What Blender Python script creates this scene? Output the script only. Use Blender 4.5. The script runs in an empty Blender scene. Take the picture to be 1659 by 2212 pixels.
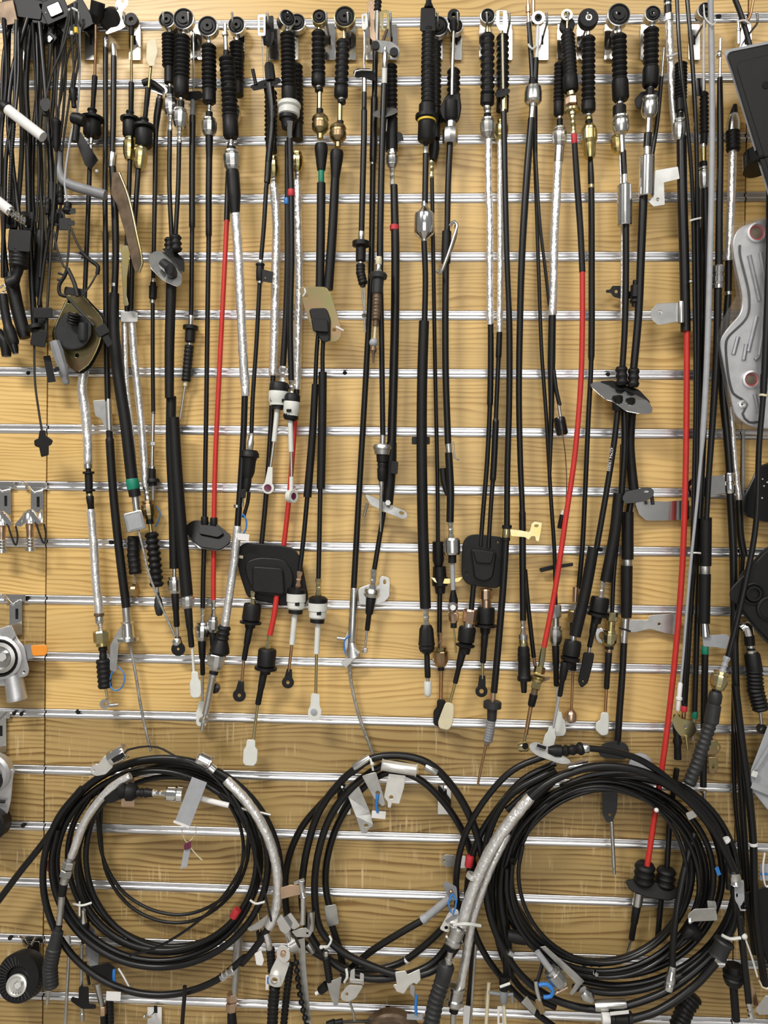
import bpy, bmesh, math, random
from mathutils import Vector, Matrix
random.seed(7)
sc = bpy.context.scene
COL = sc.collection

# ------------------------------------------------------------------ camera
F, YAW, PIT, ROL = 1750.0, 0.04319, -0.01033, -0.01175
Z0 = 2.05                                   # height of the topmost rail in view above the floor
CAM = Vector((0.0, -1.39475, Z0 - 0.82402))
RM = (Matrix.Rotation(YAW, 3, 'Z') @ Matrix.Rotation(PIT, 3, 'X') @ Matrix.Rotation(ROL, 3, 'Y'))
cam = bpy.data.cameras.new('camera'); cam.sensor_fit = 'VERTICAL'; cam.sensor_height = 36.0
cam.lens = F / 2212.0 * 36.0; cam.clip_start = 0.02
co = bpy.data.objects.new('camera', cam); COL.objects.link(co)
m3 = Matrix((RM @ Vector((1, 0, 0)), RM @ Vector((0, 0, 1)), -(RM @ Vector((0, 1, 0))))).transposed()
co.matrix_world = Matrix.Translation(CAM) @ m3.to_4x4()
sc.camera = co

# ------------------------------------------------------------------ light and exposure
sc.view_settings.view_transform = 'Standard'; sc.view_settings.look = 'None'
sc.view_settings.gamma = 1.0; sc.view_settings.use_curve_mapping = False
sc.view_settings.exposure = -0.08
wd = bpy.data.worlds.new('shop_air'); sc.world = wd; wd.use_nodes = True
bg = wd.node_tree.nodes['Background']; bg.inputs[0].default_value = (1.0, 0.97, 0.93, 1); bg.inputs[1].default_value = 0.23

def lamp(name, loc, target, sx, sy, power, col=(1, 0.97, 0.92)):
    l = bpy.data.lights.new(name, 'AREA'); l.shape = 'RECTANGLE'; l.size = sx; l.size_y = sy
    l.energy = power; l.color = col
    o = bpy.data.objects.new(name, l); COL.objects.link(o); o.location = loc
    o.rotation_euler = (Vector(target) - Vector(loc)).to_track_quat('-Z', 'Y').to_euler()
    return o
lamp('ceiling_led_panel', (-1.25, -1.75, 3.1), (-1.25, -1.75, 0), 0.9, 0.3, 78)
lamp('ceiling_led_panel', (0.9, -1.9, 3.1), (0.9, -1.9, 0), 1.2, 0.4, 24)
lamp('ceiling_led_panel', (0.1, -3.2, 3.1), (0.1, -3.2, 0), 1.2, 0.6, 36)
lamp('shop_front_window', (0.1, -4.4, 1.5), (0.1, 0, 1.5), 2.4, 2.2, 34, (1, 0.98, 0.96))

# ------------------------------------------------------------------ pixel of the photo + distance off the wall (mm) -> point in the shop
def W(x, y, d=0.0):
    r = RM @ Vector(((x - 829.5) / F, 1.0, (1106.0 - y) / F))
    return CAM + r * ((-d / 1000.0 - CAM.y) / r.y)
def SCL(d):
    return (1.39475 - d / 1000.0) / F

# ------------------------------------------------------------------ materials
MATS = {}
def mat(key, col, rough=0.5, metal=0.0, bump=0.0, bscale=300.0, var=0.0, vscale=60.0, col2=None, coat=0.0, trans=0.0, alpha=1.0, spec=0.5):
    m = bpy.data.materials.new(key); m.use_nodes = True; nt = m.node_tree; N = nt.nodes; L = nt.links
    b = N['Principled BSDF']
    b.inputs['Roughness'].default_value = rough; b.inputs['Metallic'].default_value = metal
    b.inputs['Specular IOR Level'].default_value = spec
    b.inputs['Coat Weight'].default_value = coat; b.inputs['Transmission Weight'].default_value = trans
    b.inputs['Alpha'].default_value = alpha
    tc = N.new('ShaderNodeTexCoord')
    n = N.new('ShaderNodeTexNoise'); n.inputs['Scale'].default_value = vscale; n.inputs['Detail'].default_value = 3
    L.new(tc.outputs['Object'], n.inputs['Vector'])
    mx = N.new('ShaderNodeMix'); mx.data_type = 'RGBA'
    c2 = col2 if col2 else tuple(min(1, c * (1 + var)) for c in col)
    c1 = col if col2 else tuple(c * (1 - var) for c in col)
    mx.inputs[6].default_value = (*c1, 1); mx.inputs[7].default_value = (*c2, 1)
    mr = N.new('ShaderNodeMapRange'); mr.inputs[1].default_value = 0.35; mr.inputs[2].default_value = 0.65
    L.new(n.outputs['Fac'], mr.inputs[0]); L.new(mr.outputs[0], mx.inputs[0]); L.new(mx.outputs[2], b.inputs['Base Color'])
    if bump:
        n2 = N.new('ShaderNodeTexNoise'); n2.inputs['Scale'].default_value = bscale; n2.inputs['Detail'].default_value = 2
        L.new(tc.outputs['Object'], n2.inputs['Vector'])
        bp = N.new('ShaderNodeBump'); bp.inputs['Strength'].default_value = bump; bp.inputs['Distance'].default_value = 0.002
        L.new(n2.outputs['Fac'], bp.inputs['Height']); L.new(bp.outputs[0], b.inputs['Normal'])
    MATS[key] = m
    return m
BK = mat('black_rubber', (0.0065, 0.0065, 0.0067), 0.5, bump=0.08, bscale=900, var=0.15, spec=0.34)
SH = mat('black_sheath', (0.006, 0.0061, 0.0064), 0.34, var=0.12, spec=0.42)
GL = mat('gloss_black_plastic', (0.006, 0.006, 0.0065), 0.2, var=0.1)
DG = mat('charcoal_plastic', (0.022, 0.023, 0.024), 0.5, var=0.15)
DU = mat('dusty_black_wire', (0.02, 0.018, 0.014), 0.55, var=0.25)
RD = mat('red_sheath', (0.56, 0.03, 0.022), 0.42, var=0.06)
RT = mat('red_tape', (0.55, 0.03, 0.04), 0.5, var=0.08)
GN = mat('green_tape', (0.004, 0.2, 0.12), 0.5, var=0.08)
YT = mat('yellow_mark', (0.8, 0.55, 0.03), 0.5, var=0.05)
BL = mat('blue_tie', (0.03, 0.2, 0.6), 0.4, var=0.08)
FO = mat('crumpled_foil', (0.88, 0.87, 0.85), 0.33, 0.78, bump=0.8, bscale=130, var=0.05)
ZN = mat('zinc_plate', (0.66, 0.66, 0.64), 0.26, 1.0, var=0.08)
CH = mat('bright_steel', (0.8, 0.8, 0.79), 0.13, 1.0, var=0.04)
SG = mat('satin_steel', (0.56, 0.56, 0.54), 0.38, 1.0, var=0.1)
DS = mat('dull_steel', (0.3, 0.3, 0.29), 0.5, 0.9, var=0.15)
YZ = mat('yellow_zinc', (0.62, 0.50, 0.20), 0.24, 1.0, vscale=45, col2=(0.60, 0.56, 0.36))
IR = mat('iridescent_zinc', (0.46, 0.31, 0.18), 0.3, 1.0, vscale=28, col2=(0.34, 0.32, 0.15))
CU = mat('copper_rod', (0.55, 0.34, 0.18), 0.3, 1.0, var=0.1)
PK = mat('pinkish_brass', (0.66, 0.47, 0.33), 0.28, 1.0, var=0.1)
WH = mat('white_nylon', (0.7, 0.71, 0.66), 0.45, var=0.04)
PW = mat('paper_white', (0.78, 0.77, 0.75), 0.6, var=0.03)
WZ = mat('white_zinc', (0.84, 0.83, 0.79), 0.33, 0.75, var=0.06)
CR = mat('cream_plastic', (0.68, 0.61, 0.42), 0.5, var=0.05)
GY = mat('grey_plastic', (0.22, 0.225, 0.235), 0.5, var=0.1)
LG = mat('light_grey_plastic', (0.36, 0.37, 0.39), 0.45, var=0.06)
AL = mat('cast_aluminium', (0.62, 0.62, 0.63), 0.42, 0.85, bump=0.12, bscale=700, var=0.07)
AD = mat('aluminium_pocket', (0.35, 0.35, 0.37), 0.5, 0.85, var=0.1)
OR = mat('orange_plastic', (0.85, 0.3, 0.03), 0.45, var=0.04)
PU = mat('purple_bush', (0.12, 0.015, 0.05), 0.4, var=0.1)
WI = mat('twisted_wire', (0.45, 0.45, 0.42), 0.4, 1.0, bump=0.8, bscale=900, var=0.2)
BR = mat('burnt_bronze', (0.16, 0.11, 0.07), 0.45, 0.5, var=0.25)
BG_ = mat('clear_bag', (0.9, 0.9, 0.9), 0.12, trans=0.9, alpha=0.2, bump=0.7, bscale=55)
VO = mat('dark_hollow', (0.006, 0.006, 0.006), 0.9)
RAIL = mat('rail_aluminium', (0.86, 0.86, 0.87), 0.31, 1.0, var=0.04, vscale=8)
FLR = mat('shop_floor', (0.34, 0.33, 0.31), 0.5, var=0.1, vscale=4)

def wood(key, light, dark, freq, warp, streak, amount):
    m = bpy.data.materials.new(key); m.use_nodes = True; nt = m.node_tree; N = nt.nodes; L = nt.links
    b = N['Principled BSDF']; b.inputs['Specular IOR Level'].default_value = 0.42
    tc = N.new('ShaderNodeTexCoord'); oi = N.new('ShaderNodeObjectInfo')
    cm = N.new('ShaderNodeCombineXYZ')
    ml = N.new('ShaderNodeMath'); ml.operation = 'MULTIPLY'; ml.inputs[1].default_value = 37.0
    L.new(oi.outputs['Random'], ml.inputs[0]); L.new(ml.outputs[0], cm.inputs[0]); L.new(ml.outputs[0], cm.inputs[1])
    ad = N.new('ShaderNodeVectorMath'); ad.operation = 'ADD'
    L.new(tc.outputs['Object'], ad.inputs[0]); L.new(cm.outputs[0], ad.inputs[1])
    def mapped(s):
        mp = N.new('ShaderNodeMapping'); mp.inputs['Scale'].default_value = s; L.new(ad.outputs[0], mp.inputs['Vector']); return mp.outputs[0]
    def noise(s, scale, det=2, rough=0.5):
        n = N.new('ShaderNodeTexNoise'); n.inputs['Scale'].default_value = scale; n.inputs['Detail'].default_value = det
        n.inputs['Roughness'].default_value = rough; L.new(mapped(s), n.inputs['Vector']); return n.outputs['Fac']
    def math_(op, a, bb):
        n = N.new('ShaderNodeMath'); n.operation = op
        for i, v in enumerate((a, bb)):
            if isinstance(v, (int, float)): n.inputs[i].default_value = v
            else: L.new(v, n.inputs[i])
        return n.outputs[0]
    sep = N.new('ShaderNodeSeparateXYZ'); L.new(tc.outputs['Object'], sep.inputs[0])
    big = noise((1.0, 1, 4.5), 2.6, 2, 0.45)
    mid = noise((1.6, 1, 14), 3.0, 2, 0.5)
    ph = math_('ADD', math_('MULTIPLY', sep.outputs['Z'], freq), math_('ADD', math_('MULTIPLY', big, warp), math_('MULTIPLY', mid, 1.2)))
    fr = math_('FRACT', ph, 0)
    saw = N.new('ShaderNodeMapRange'); saw.interpolation_type = 'SMOOTHSTEP'
    saw.inputs[1].default_value = 0.35; saw.inputs[2].default_value = 0.92; L.new(fr, saw.inputs[0])
    back = N.new('ShaderNodeMapRange'); back.inputs[1].default_value = 0.92; back.inputs[2].default_value = 1.0
    back.inputs[3].default_value = 1.0; back.inputs[4].default_value = 0.0; L.new(fr, back.inputs[0])
    line = math_('MULTIPLY', saw.outputs[0], back.outputs[0])
    fade = noise((1.3, 1, 9), 4.0, 2)
    fm = N.new('ShaderNodeMapRange'); fm.inputs[1].default_value = 0.36; fm.inputs[2].default_value = 0.62
    fm.inputs[3].default_value = 0.25; L.new(fade, fm.inputs[0])
    line = math_('MULTIPLY', line, math_('MULTIPLY', fm.outputs[0], amount))
    fine = noise((3, 1, 260), 4.0, 3, 0.6)
    line = math_('ADD', line, math_('MULTIPLY', math_('SUBTRACT', fine, 0.5), 0.35))
    mx = N.new('ShaderNodeMix'); mx.data_type = 'RGBA'; mx.inputs[6].default_value = (*light, 1); mx.inputs[7].default_value = (*dark, 1)
    L.new(line, mx.inputs[0])
    tone = noise((0.8, 1, 5), 3.0, 2)
    hs = N.new('ShaderNodeHueSaturation'); L.new(mx.outputs[2], hs.inputs['Color'])
    tv = N.new('ShaderNodeMapRange'); tv.inputs[1].default_value = 0.3; tv.inputs[2].default_value = 0.7
    tv.inputs[3].default_value = 0.9; tv.inputs[4].default_value = 1.1; L.new(tone, tv.inputs[0]); L.new(tv.outputs[0], hs.inputs['Value'])
    out = hs.outputs[0]
    if streak:
        vs = noise((210, 1, 14), 1.0, 2, 0.6); msk = noise((6, 1, 9), 2.0, 1)
        vm = N.new('ShaderNodeMapRange'); vm.inputs[1].default_value = 0.56; vm.inputs[2].default_value = 0.72; L.new(vs, vm.inputs[0])
        mm = N.new('ShaderNodeMapRange'); mm.inputs[1].default_value = 0.45; mm.inputs[2].default_value = 0.6; L.new(msk, mm.inputs[0])
        f = math_('MULTIPLY', math_('MULTIPLY', vm.outputs[0], mm.outputs[0]), streak)
        mx2 = N.new('ShaderNodeMix'); mx2.data_type = 'RGBA'; L.new(f, mx2.inputs[0]); L.new(out, mx2.inputs[6])
        mx2.inputs[7].default_value = (0.72, 0.56, 0.32, 1); out = mx2.outputs[2]
    L.new(out, b.inputs['Base Color'])
    rr = N.new('ShaderNodeMapRange'); rr.inputs[3].default_value = 0.3; rr.inputs[4].default_value = 0.42; L.new(fine, rr.inputs[0]); L.new(rr.outputs[0], b.inputs['Roughness'])
    bp = N.new('ShaderNodeBump'); bp.inputs['Strength'].default_value = 0.12; bp.inputs['Distance'].default_value = 0.001
    L.new(line, bp.inputs['Height']); bp.invert = True; L.new(bp.outputs[0], b.inputs['Normal'])
    return m
PINE = wood('pine_laminate', (0.74, 0.50, 0.19), (0.43, 0.24, 0.065), 122, 8.5, 0.0, 0.82)
OAK = wood('rough_oak_laminate', (0.465, 0.318, 0.125), (0.22, 0.125, 0.038), 108, 7.5, 0.75, 1.15)

# ------------------------------------------------------------------ mesh helpers
CUR = {'root': None, 'loc': None, 'd': 30.0}
def new(name, label, cat, d=30.0, group=None):
    o = bpy.data.objects.new(name, None); COL.objects.link(o); o.empty_display_size = 0.02
    o['label'] = label; o['category'] = cat
    if group: o['group'] = group
    CUR.update(root=o, loc=None, d=float(d)); return o
def link(name, verts, faces, m, par=None, angle=40, first=None):
    if CUR['loc'] is None:
        CUR['loc'] = first or verts[0].copy(); CUR['root'].location = CUR['loc']
    me = bpy.data.meshes.new(name); l = CUR['loc']
    me.from_pydata([(v.x - l.x, v.y - l.y, v.z - l.z) for v in verts], [], faces)
    me.materials.append(m); me.polygons.foreach_set('use_smooth', [True] * len(me.polygons))
    me.set_sharp_from_angle(angle=math.radians(angle)); me.update()
    o = bpy.data.objects.new(name, me); COL.objects.link(o); o.parent = par or CUR['root']
    return o
def p3(p):
    return (float(p[0]), float(p[1]), float(p[2]) if len(p) > 2 else CUR['d'])
def spline(pts, step=14.0, smooth=True):
    P = [p3(p) for p in pts]
    if len(P) == 2 or not smooth:
        out = []
        for a, b in zip(P, P[1:]): out.append(a)
        out.append(P[-1])
        return out
    out = []; n = len(P); closed = (P[0] == P[-1])
    for i in range(n - 1):
        p1, p2 = P[i], P[i + 1]
        p0 = P[i - 1] if i > 0 else (P[-2] if closed else tuple(2 * a - b for a, b in zip(p1, p2)))
        p4 = P[i + 2] if i + 2 < n else (P[1] if closed else tuple(2 * b - a for a, b in zip(p1, p2)))
        ln = math.dist(p1, p2); k = max(1, int(ln / step))
        t0 = 0; d1 = max(math.dist(p0, p1), 1e-3) ** 0.5; d2 = max(ln, 1e-3) ** 0.5; d3 = max(math.dist(p2, p4), 1e-3) ** 0.5
        for j in range(k):
            u = j / k
            q = []
            for c in range(3):
                m1 = ((p1[c] - p0[c]) / d1 - (p2[c] - p0[c]) / (d1 + d2) + (p2[c] - p1[c]) / d2) * d2
                m2 = ((p2[c] - p1[c]) / d2 - (p4[c] - p1[c]) / (d2 + d3) + (p4[c] - p2[c]) / d3) * d2
                q.append((2*u**3 - 3*u*u + 1) * p1[c] + (u**3 - 2*u*u + u) * m1 + (-2*u**3 + 3*u*u) * p2[c] + (u**3 - u*u) * m2)
            out.append(tuple(q))
    out.append(P[-1]); return out
def sweep(name, m, pts, w, n=10, par=None, step=14.0, smooth=True, foil=0.0, angle=40, cap=True, ph=0.0):
    """round (or n-sided) body along a path of photo pixels; w = width in pixels or [(t, width), ...]"""
    S = spline(pts, step, smooth)
    Wp = [W(*s) for s in S]
    cl = [0.0]
    for a, b in zip(Wp, Wp[1:]): cl.append(cl[-1] + (b - a).length)
    T = cl[-1] or 1e-6
    prof = [(0.0, float(w)), (1.0, float(w))] if isinstance(w, (int, float)) else [(float(a), float(b)) for a, b in w]
    ts = sorted([(c / T, None) for c in cl] + [(a, b) for a, b in prof], key=lambda q: q[0])
    st = []; pi = 0
    def width(t):
        if t <= prof[0][0]: return prof[0][1]
        for (a, wa), (b, wb) in zip(prof, prof[1:]):
            if a <= t <= b and b > a: return wa + (wb - wa) * (t - a) / (b - a)
        return prof[-1][1]
    lim = set(round(a, 6) for a, b in prof)
    for t, b in ts:
        if b is None and (round(t, 6) in lim or t < prof[0][0] or t > prof[-1][0]): continue
        st.append((t, width(t) if b is None else b))
    def at(t):
        L = t * T
        for i in range(len(cl) - 1):
            if L <= cl[i + 1] or i == len(cl) - 2:
                u = (L - cl[i]) / max(cl[i + 1] - cl[i], 1e-9)
                a, b = S[i], S[i + 1]
                return W(*[a[c] + (b[c] - a[c]) * u for c in range(3)]), a[2] + (b[2] - a[2]) * u
    C = [at(t) for t, _ in st]
    ctr = [c[0] for c in C]
    tan = []
    for i in range(len(ctr)):
        a = i
        while a > 0 and (ctr[i] - ctr[a]).length < 1e-5: a -= 1
        b = i
        while b < len(ctr) - 1 and (ctr[b] - ctr[i]).length < 1e-5: b += 1
        v = ctr[b] - ctr[a]
        tan.append(v.normalized() if v.length > 1e-9 else Vector((0, 0, -1)))
    t0 = tan[0]; ref = Vector((0, -1, 0))
    if abs(t0.dot(ref)) > 0.9: ref = Vector((0, 0, 1))
    u = (ref - t0 * ref.dot(t0)).normalized()
    V = []; Fs = []
    rnd = random.Random(hash((round(S[0][0]), round(S[0][1]))) & 0xffff)
    for i, (t, wd_) in enumerate(st):
        if i: u = (u - tan[i] * u.dot(tan[i])); u.normalize()
        vv = tan[i].cross(u); r = wd_ * 0.5 * SCL(C[i][1])
        for k in range(n):
            a = 2 * math.pi * k / n + ph
            rr = r * (1 + (foil * (rnd.random() - 0.5) if foil else 0))
            V.append(ctr[i] + (u * math.cos(a) + vv * math.sin(a)) * rr)
    R = len(st)
    for i in range(R - 1):
        for k in range(n):
            k2 = (k + 1) % n
            Fs.append((i * n + k, i * n + k2, (i + 1) * n + k2, (i + 1) * n + k))
    if cap:
        Fs.append(tuple(range(n - 1, -1, -1))); Fs.append(tuple((R - 1) * n + k for k in range(n)))
    return link(name, V, Fs, m, par, angle, ctr[0].copy())
def tube(name, m, pts, w, **k):
    return sweep(name, m, pts, w, **k)
def foil(name, pts, w, par=None):
    return sweep(name, FO, pts, [(0, w * 0.9), (0.015, w), (0.985, w), (1, w * 0.9)], n=14, step=9.0, foil=0.16, par=par, angle=60)
def bellows(name, m, pts, w, nr, lo=0.72, par=None, w2=None, n=14, solid=0.0):
    """ridged rubber boot with nr ridges; solid = plain share at its far end"""
    pr = []; e = 1 - solid; w2 = w2 or w
    for i in range(nr):
        a = i / nr * e; h = e / nr; ww = w + (w2 - w) * i / max(1, nr - 1)
        pr += [(a, ww * lo), (a + h * 0.38, ww * 0.97), (a + h * 0.5, ww), (a + h * 0.62, ww * 0.97)]
    pr += [(e, w2 * lo)]
    if solid: pr += [(e + 0.01, w2 * 0.92), (0.97, w2 * 0.95), (1, w2 * 0.86)]
    return sweep(name, m, pts, pr, n=n, par=par, angle=75, step=30)
def hexnut(name, m, a, b, w, par=None, n=6):
    return sweep(name, m, [a, b], [(0, w * 0.88), (0.12, w), (0.88, w), (1, w * 0.88)], n=n, par=par, angle=25, ph=random.random())
def lathe(name, m, x, y, prof, d=None, n=24, par=None, tx=0.0, ty=0.0, angle=35, closed=False):
    """turned body whose axis points off the wall; prof = [(radius px, mm off the depth), ...]"""
    d = CUR['d'] if d is None else d; c = W(x, y, d); s = SCL(d)
    ax = Vector((tx, -1, -ty)).normalized(); ux = Vector((1, 0, 0)); ux = (ux - ax * ux.dot(ax)).normalized(); uz = ax.cross(ux)
    V = []; Fs = []
    for r, h in prof:
        for k in range(n):
            a = 2 * math.pi * k / n
            V.append(c + ax * (h / 1000.0) + (ux * math.cos(a) + uz * math.sin(a)) * (r * s))
    R = len(prof)
    for i in range(R - 1 + (1 if closed else 0)):
        i2 = (i + 1) % R
        for k in range(n):
            k2 = (k + 1) % n; Fs.append((i * n + k, i2 * n + k, i2 * n + k2, i * n + k2))
    if not closed:
        Fs.append(tuple(range(n))); Fs.append(tuple((R - 1) * n + k for k in range(n - 1, -1, -1)))
    o = link(name, V, Fs, m, par, angle, c)
    bm = bmesh.new(); bm.from_mesh(o.data); bmesh.ops.recalc_face_normals(bm, faces=bm.faces); bm.to_mesh(o.data); bm.free()
    return o
def ell(cx, cy, a, b=None, rot=0.0, n=24):
    b = a if b is None else b; r = math.radians(rot); out = []
    for k in range(n):
        t = 2 * math.pi * k / n; x, y = a * math.cos(t), b * math.sin(t)
        out.append((cx + x * math.cos(r) - y * math.sin(r), cy + x * math.sin(r) + y * math.cos(r)))
    return out
def rect(cx, cy, w, h, rot=0.0):
    r = math.radians(rot); return [(cx + x * math.cos(r) - y * math.sin(r), cy + x * math.sin(r) + y * math.cos(r)) for x, y in ((-w/2, -h/2), (w/2, -h/2), (w/2, h/2), (-w/2, h/2))]
def rnd_(pts, r, k=4):
    """round the corners of an outline by about r pixels"""
    out = []; n = len(pts)
    for i in range(n):
        p = Vector(pts[i]); a = Vector(pts[i - 1]); b = Vector(pts[(i + 1) % n])
        ra = min(r, (a - p).length * 0.48); rb = min(r, (b - p).length * 0.48)
        pa = p + (a - p).normalized() * ra; pb = p + (b - p).normalized() * rb
        for j in range(k + 1):
            t = j / k; q = pa * (1 - t) ** 2 + p * 2 * t * (1 - t) + pb * t * t; out.append((q.x, q.y))
    return out
def inside(p, poly):
    c = False; n = len(poly)
    for i in range(n):
        (x1, y1), (x2, y2) = poly[i], poly[i - 1]
        if (y1 > p[1]) != (y2 > p[1]) and p[0] < (x2 - x1) * (p[1] - y1) / (y2 - y1) + x1: c = not c
    return c
def plate(name, m, outline, th=3.0, holes=(), d=None, tilt=(0, 0), bev=0.6, par=None, bend=None, angle=14):
    """sheet or block cut to an outline of photo pixels, th mm thick, optionally leaning (mm of depth per pixel in x, y)"""
    d = CUR['d'] if d is None else d
    cx = sum(p[0] for p in outline) / len(outline); cy = sum(p[1] for p in outline) / len(outline)
    holes = [h_ for h_ in holes if all(inside(p, outline) for p in h_)]
    cu = bpy.data.curves.new('tmp', 'CURVE'); cu.dimensions = '2D'; cu.fill_mode = 'BOTH'
    bev = min(bev, th * 0.3)
    cu.extrude = max(th / 2 - bev, 0.01); cu.bevel_depth = bev; cu.bevel_resolution = 1
    for poly in [outline] + list(holes):
        sp = cu.splines.new('POLY'); sp.points.add(len(poly) - 1); sp.use_cyclic_u = True
        for i, p in enumerate(poly): sp.points[i].co = (p[0] - cx, -(p[1] - cy), 0, 1)
    ob = bpy.data.objects.new('tmp', cu); me = ob.to_mesh()
    V = []
    for v in me.vertices:
        x, y = v.co.x, -v.co.y
        dd = d + v.co.z + tilt[0] * x + tilt[1] * y + (bend(x + cx, y + cy) if bend else 0)
        V.append(W(cx + x, cy + y, dd))
    Fs = [tuple(p.vertices) for p in me.polygons]
    ob.to_mesh_clear(); bpy.data.objects.remove(ob); bpy.data.curves.remove(cu)
    o = link(name, V, Fs, m, par, angle, W(cx, cy, d))
    bm = bmesh.new(); bm.from_mesh(o.data); bmesh.ops.remove_doubles(bm, verts=bm.verts, dist=1e-5)
    bmesh.ops.recalc_face_normals(bm, faces=bm.faces); bm.to_mesh(o.data); bm.free()
    o.data.set_sharp_from_angle(angle=math.radians(angle))
    return o
def ball(name, m, x, y, w, d=None, par=None):
    d = CUR['d'] if d is None else d; r = w / 2; mm = SCL(d) * 1000
    return lathe(name, m, x, y, [(max(0.05, r * math.sin(a)), -r * mm * math.cos(a)) for a in [math.pi * i / 10 for i in range(11)]], d=d, n=16, par=par, angle=80)

# ------------------------------------------------------------------ the slatted wall
def box_mesh(name, x0, x1, prof, m):
    """extrude a (y, z) profile along x"""
    n = len(prof); V = [(x0, y, z) for y, z in prof] + [(x1, y, z) for y, z in prof]
    Fs = [(i, (i + 1) % n, n + (i + 1) % n, n + i) for i in range(n)] + [tuple(range(n - 1, -1, -1)), tuple(range(n, 2 * n))]
    me = bpy.data.meshes.new(name); me.from_pydata(V, [], Fs); me.materials.append(m)
    bm = bmesh.new(); bm.from_mesh(me); bmesh.ops.recalc_face_normals(bm, faces=bm.faces); bm.to_mesh(me); bm.free()
    me.polygons.foreach_set('use_smooth', [True] * len(me.polygons)); me.set_sharp_from_angle(angle=math.radians(42))
    return me
def struct(name, me, loc=(0, 0, 0), par=None, kind='structure'):
    o = bpy.data.objects.new(name, me); COL.objects.link(o); o.location = loc
    if par: o.parent = par
    elif kind: o['kind'] = kind
    return o
JL, JR = -0.6532, 0.5427
wall = struct('wall_back', box_mesh('wall_back', -1.3, 1.25, [(0.014, 0.0), (0.06, 0.0), (0.06, 3.1), (0.014, 3.1)], VO))
floor = struct('floor', box_mesh('floor', -2.5, 2.5, [(0.06, -0.05), (0.06, 0.0), (-4.0, 0.0), (-4.0, -0.05)], FLR))
panels = [(-1.25, JL - 0.0012), (JL + 0.0012, JR - 0.0012), (JR + 0.0012, 1.2)]
PH, RH = 0.0838, 0.0162
hp = PH / 2
pprof = [(0.0006, -hp + 0.0006), (0, -hp + 0.0012), (0, hp - 0.0012), (0.0006, hp - 0.0006), (0.012, hp - 0.0004), (0.012, -hp + 0.0004)]
h = RH / 2
rprof = [(0.013, -h), (0.0004, -h)] + [(0.0004 - 0.0022 * math.sin(math.pi * i / 8) ** 0.8, -h + 0.0086 * i / 8) for i in range(1, 8)] + [(0.0006, 0.0006), (0.0042, 0.0010),
         (0.0040, h - 0.0034), (0.0032, h - 0.0030), (-0.0002, h - 0.0028), (-0.0011, h - 0.0021), (-0.0012, h - 0.0012), (-0.0006, h - 0.0003), (0.0004, h), (0.013, h)]
for k, (x0, x1) in enumerate(panels):
    pm = {}
    for mm_ in (PINE, OAK):
        pm[mm_.name] = box_mesh('plank', x0, x1, pprof, mm_)
    rm_ = box_mesh('rail', x0, x1, rprof, RAIL)
    for i in range(-2, 20):
        z = Z0 - 0.1 * i
        if z < 0.1: break
        if i >= 0: ma = OAK if (i >= 12 or (k == 0 and i >= 10)) else PINE
        else: ma = PINE
        struct('plank', pm[ma.name], (0, 0, z - 0.05), wall)
        struct('rail', rm_, (0, 0, z), wall)
sm = None
for x, y in ((62, 806), (745, 806), (1313, 809), (1505, 42), (1553, 36), (168, 1537), (50, 1783), (57, 1293), (31, 1541), (47, 1542), (240, 1171), (1297, 1187), (838, 2176), (22, 2026), (805, 2056)):
    p = W(x, y, 0)
    if sm is None:
        CUR.update(root=wall, loc=Vector((0, 0, 0)), d=0)
        o = lathe('screw_hole', VO, x, y, [(4.6, -3.0), (4.6, 1.7), (3.9, 2.1)], d=0, n=12); sm = o.data; base = p
        for v in sm.vertices: v.co -= base
        o.location = base
    else: struct('screw_hole', sm, p, wall)

# ------------------------------------------------------------------ composite helpers
G1 = 'control cables hanging in a row'
def pj(bx, by, d):
    k = 1.39475 / (1.39475 - d / 1000.0); return (905 + (bx - 905) * k, 1088 + (by - 1088) * k, d)
def hook(bx, label, by=84, L=48, up=20, w=24, dark=False):
    new('display_hook', label, 'hook', 3, 'display hooks on the top rail')
    pb = plate('back_plate', SG if dark else CH, rnd_(rect(bx, by + 12, w, 66), 2), 2, d=5)
    plate('rail_clip', CH, rect(bx, by - 26, w * 0.9, 10), 3, d=4.5)
    plate('slot', VO, rect(bx, by + 2, 4, 20), 0.6, d=6.4, par=pb)
    a, b, c = pj(bx, by, 7), pj(bx, by, L * 0.5), pj(bx, by, L)
    tube('rod', DS, [a, b, c, (c[0], c[1] - up * 0.5, L + 2), (c[0] - 1, c[1] - up, L + 3)], 5, step=5)
    ball('tip', CH, c[0] - 1, c[1] - up, 6, d=L + 3)
def eye(x, y, R, metal=ZN, d=None, th=7, tx=0.0, ty=0.0):
    r = lathe('eye_ring', metal, x, y, [(R, -th), (R, th - 2), (R - 1.8, th - 1.5), (R - 1.8, -th)], d=d, closed=True, tx=tx, ty=ty)
    q = R - 1.9
    lathe('rubber_bushing', BK, x, y, [(q, -th + 1), (q, th - 1), (q * .86, th), (q * .8, th - 1.5), (q * .62, th - 1.5), (q * .56, th + .5), (3.4, th + .5), (3.4, -th + 1)], d=d, closed=True, tx=tx, ty=ty)
def neck(x, y0, y1, w=9, m=CH, d=None):
    d = CUR['d'] if d is None else d
    sweep('neck', m, [(x, y0, d), (x, y1, d)], [(0, w * .7), (.3, w), (.7, w), (1, w * .75)])
FIT = [(0, .6), (0, .8), (.1, .84), (.1, .72), (.19, .72), (.19, .94), (.24, 1), (.6, 1), (.66, .95), (.76, .95), (.76, .88), (.9, .76), (1, .58)]
def fitting(name, m, a, b, w, prof=FIT, n=12):
    return sweep(name, m, [a, b], [(t, k * w) for t, k in prof], n=n, angle=24)
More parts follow.
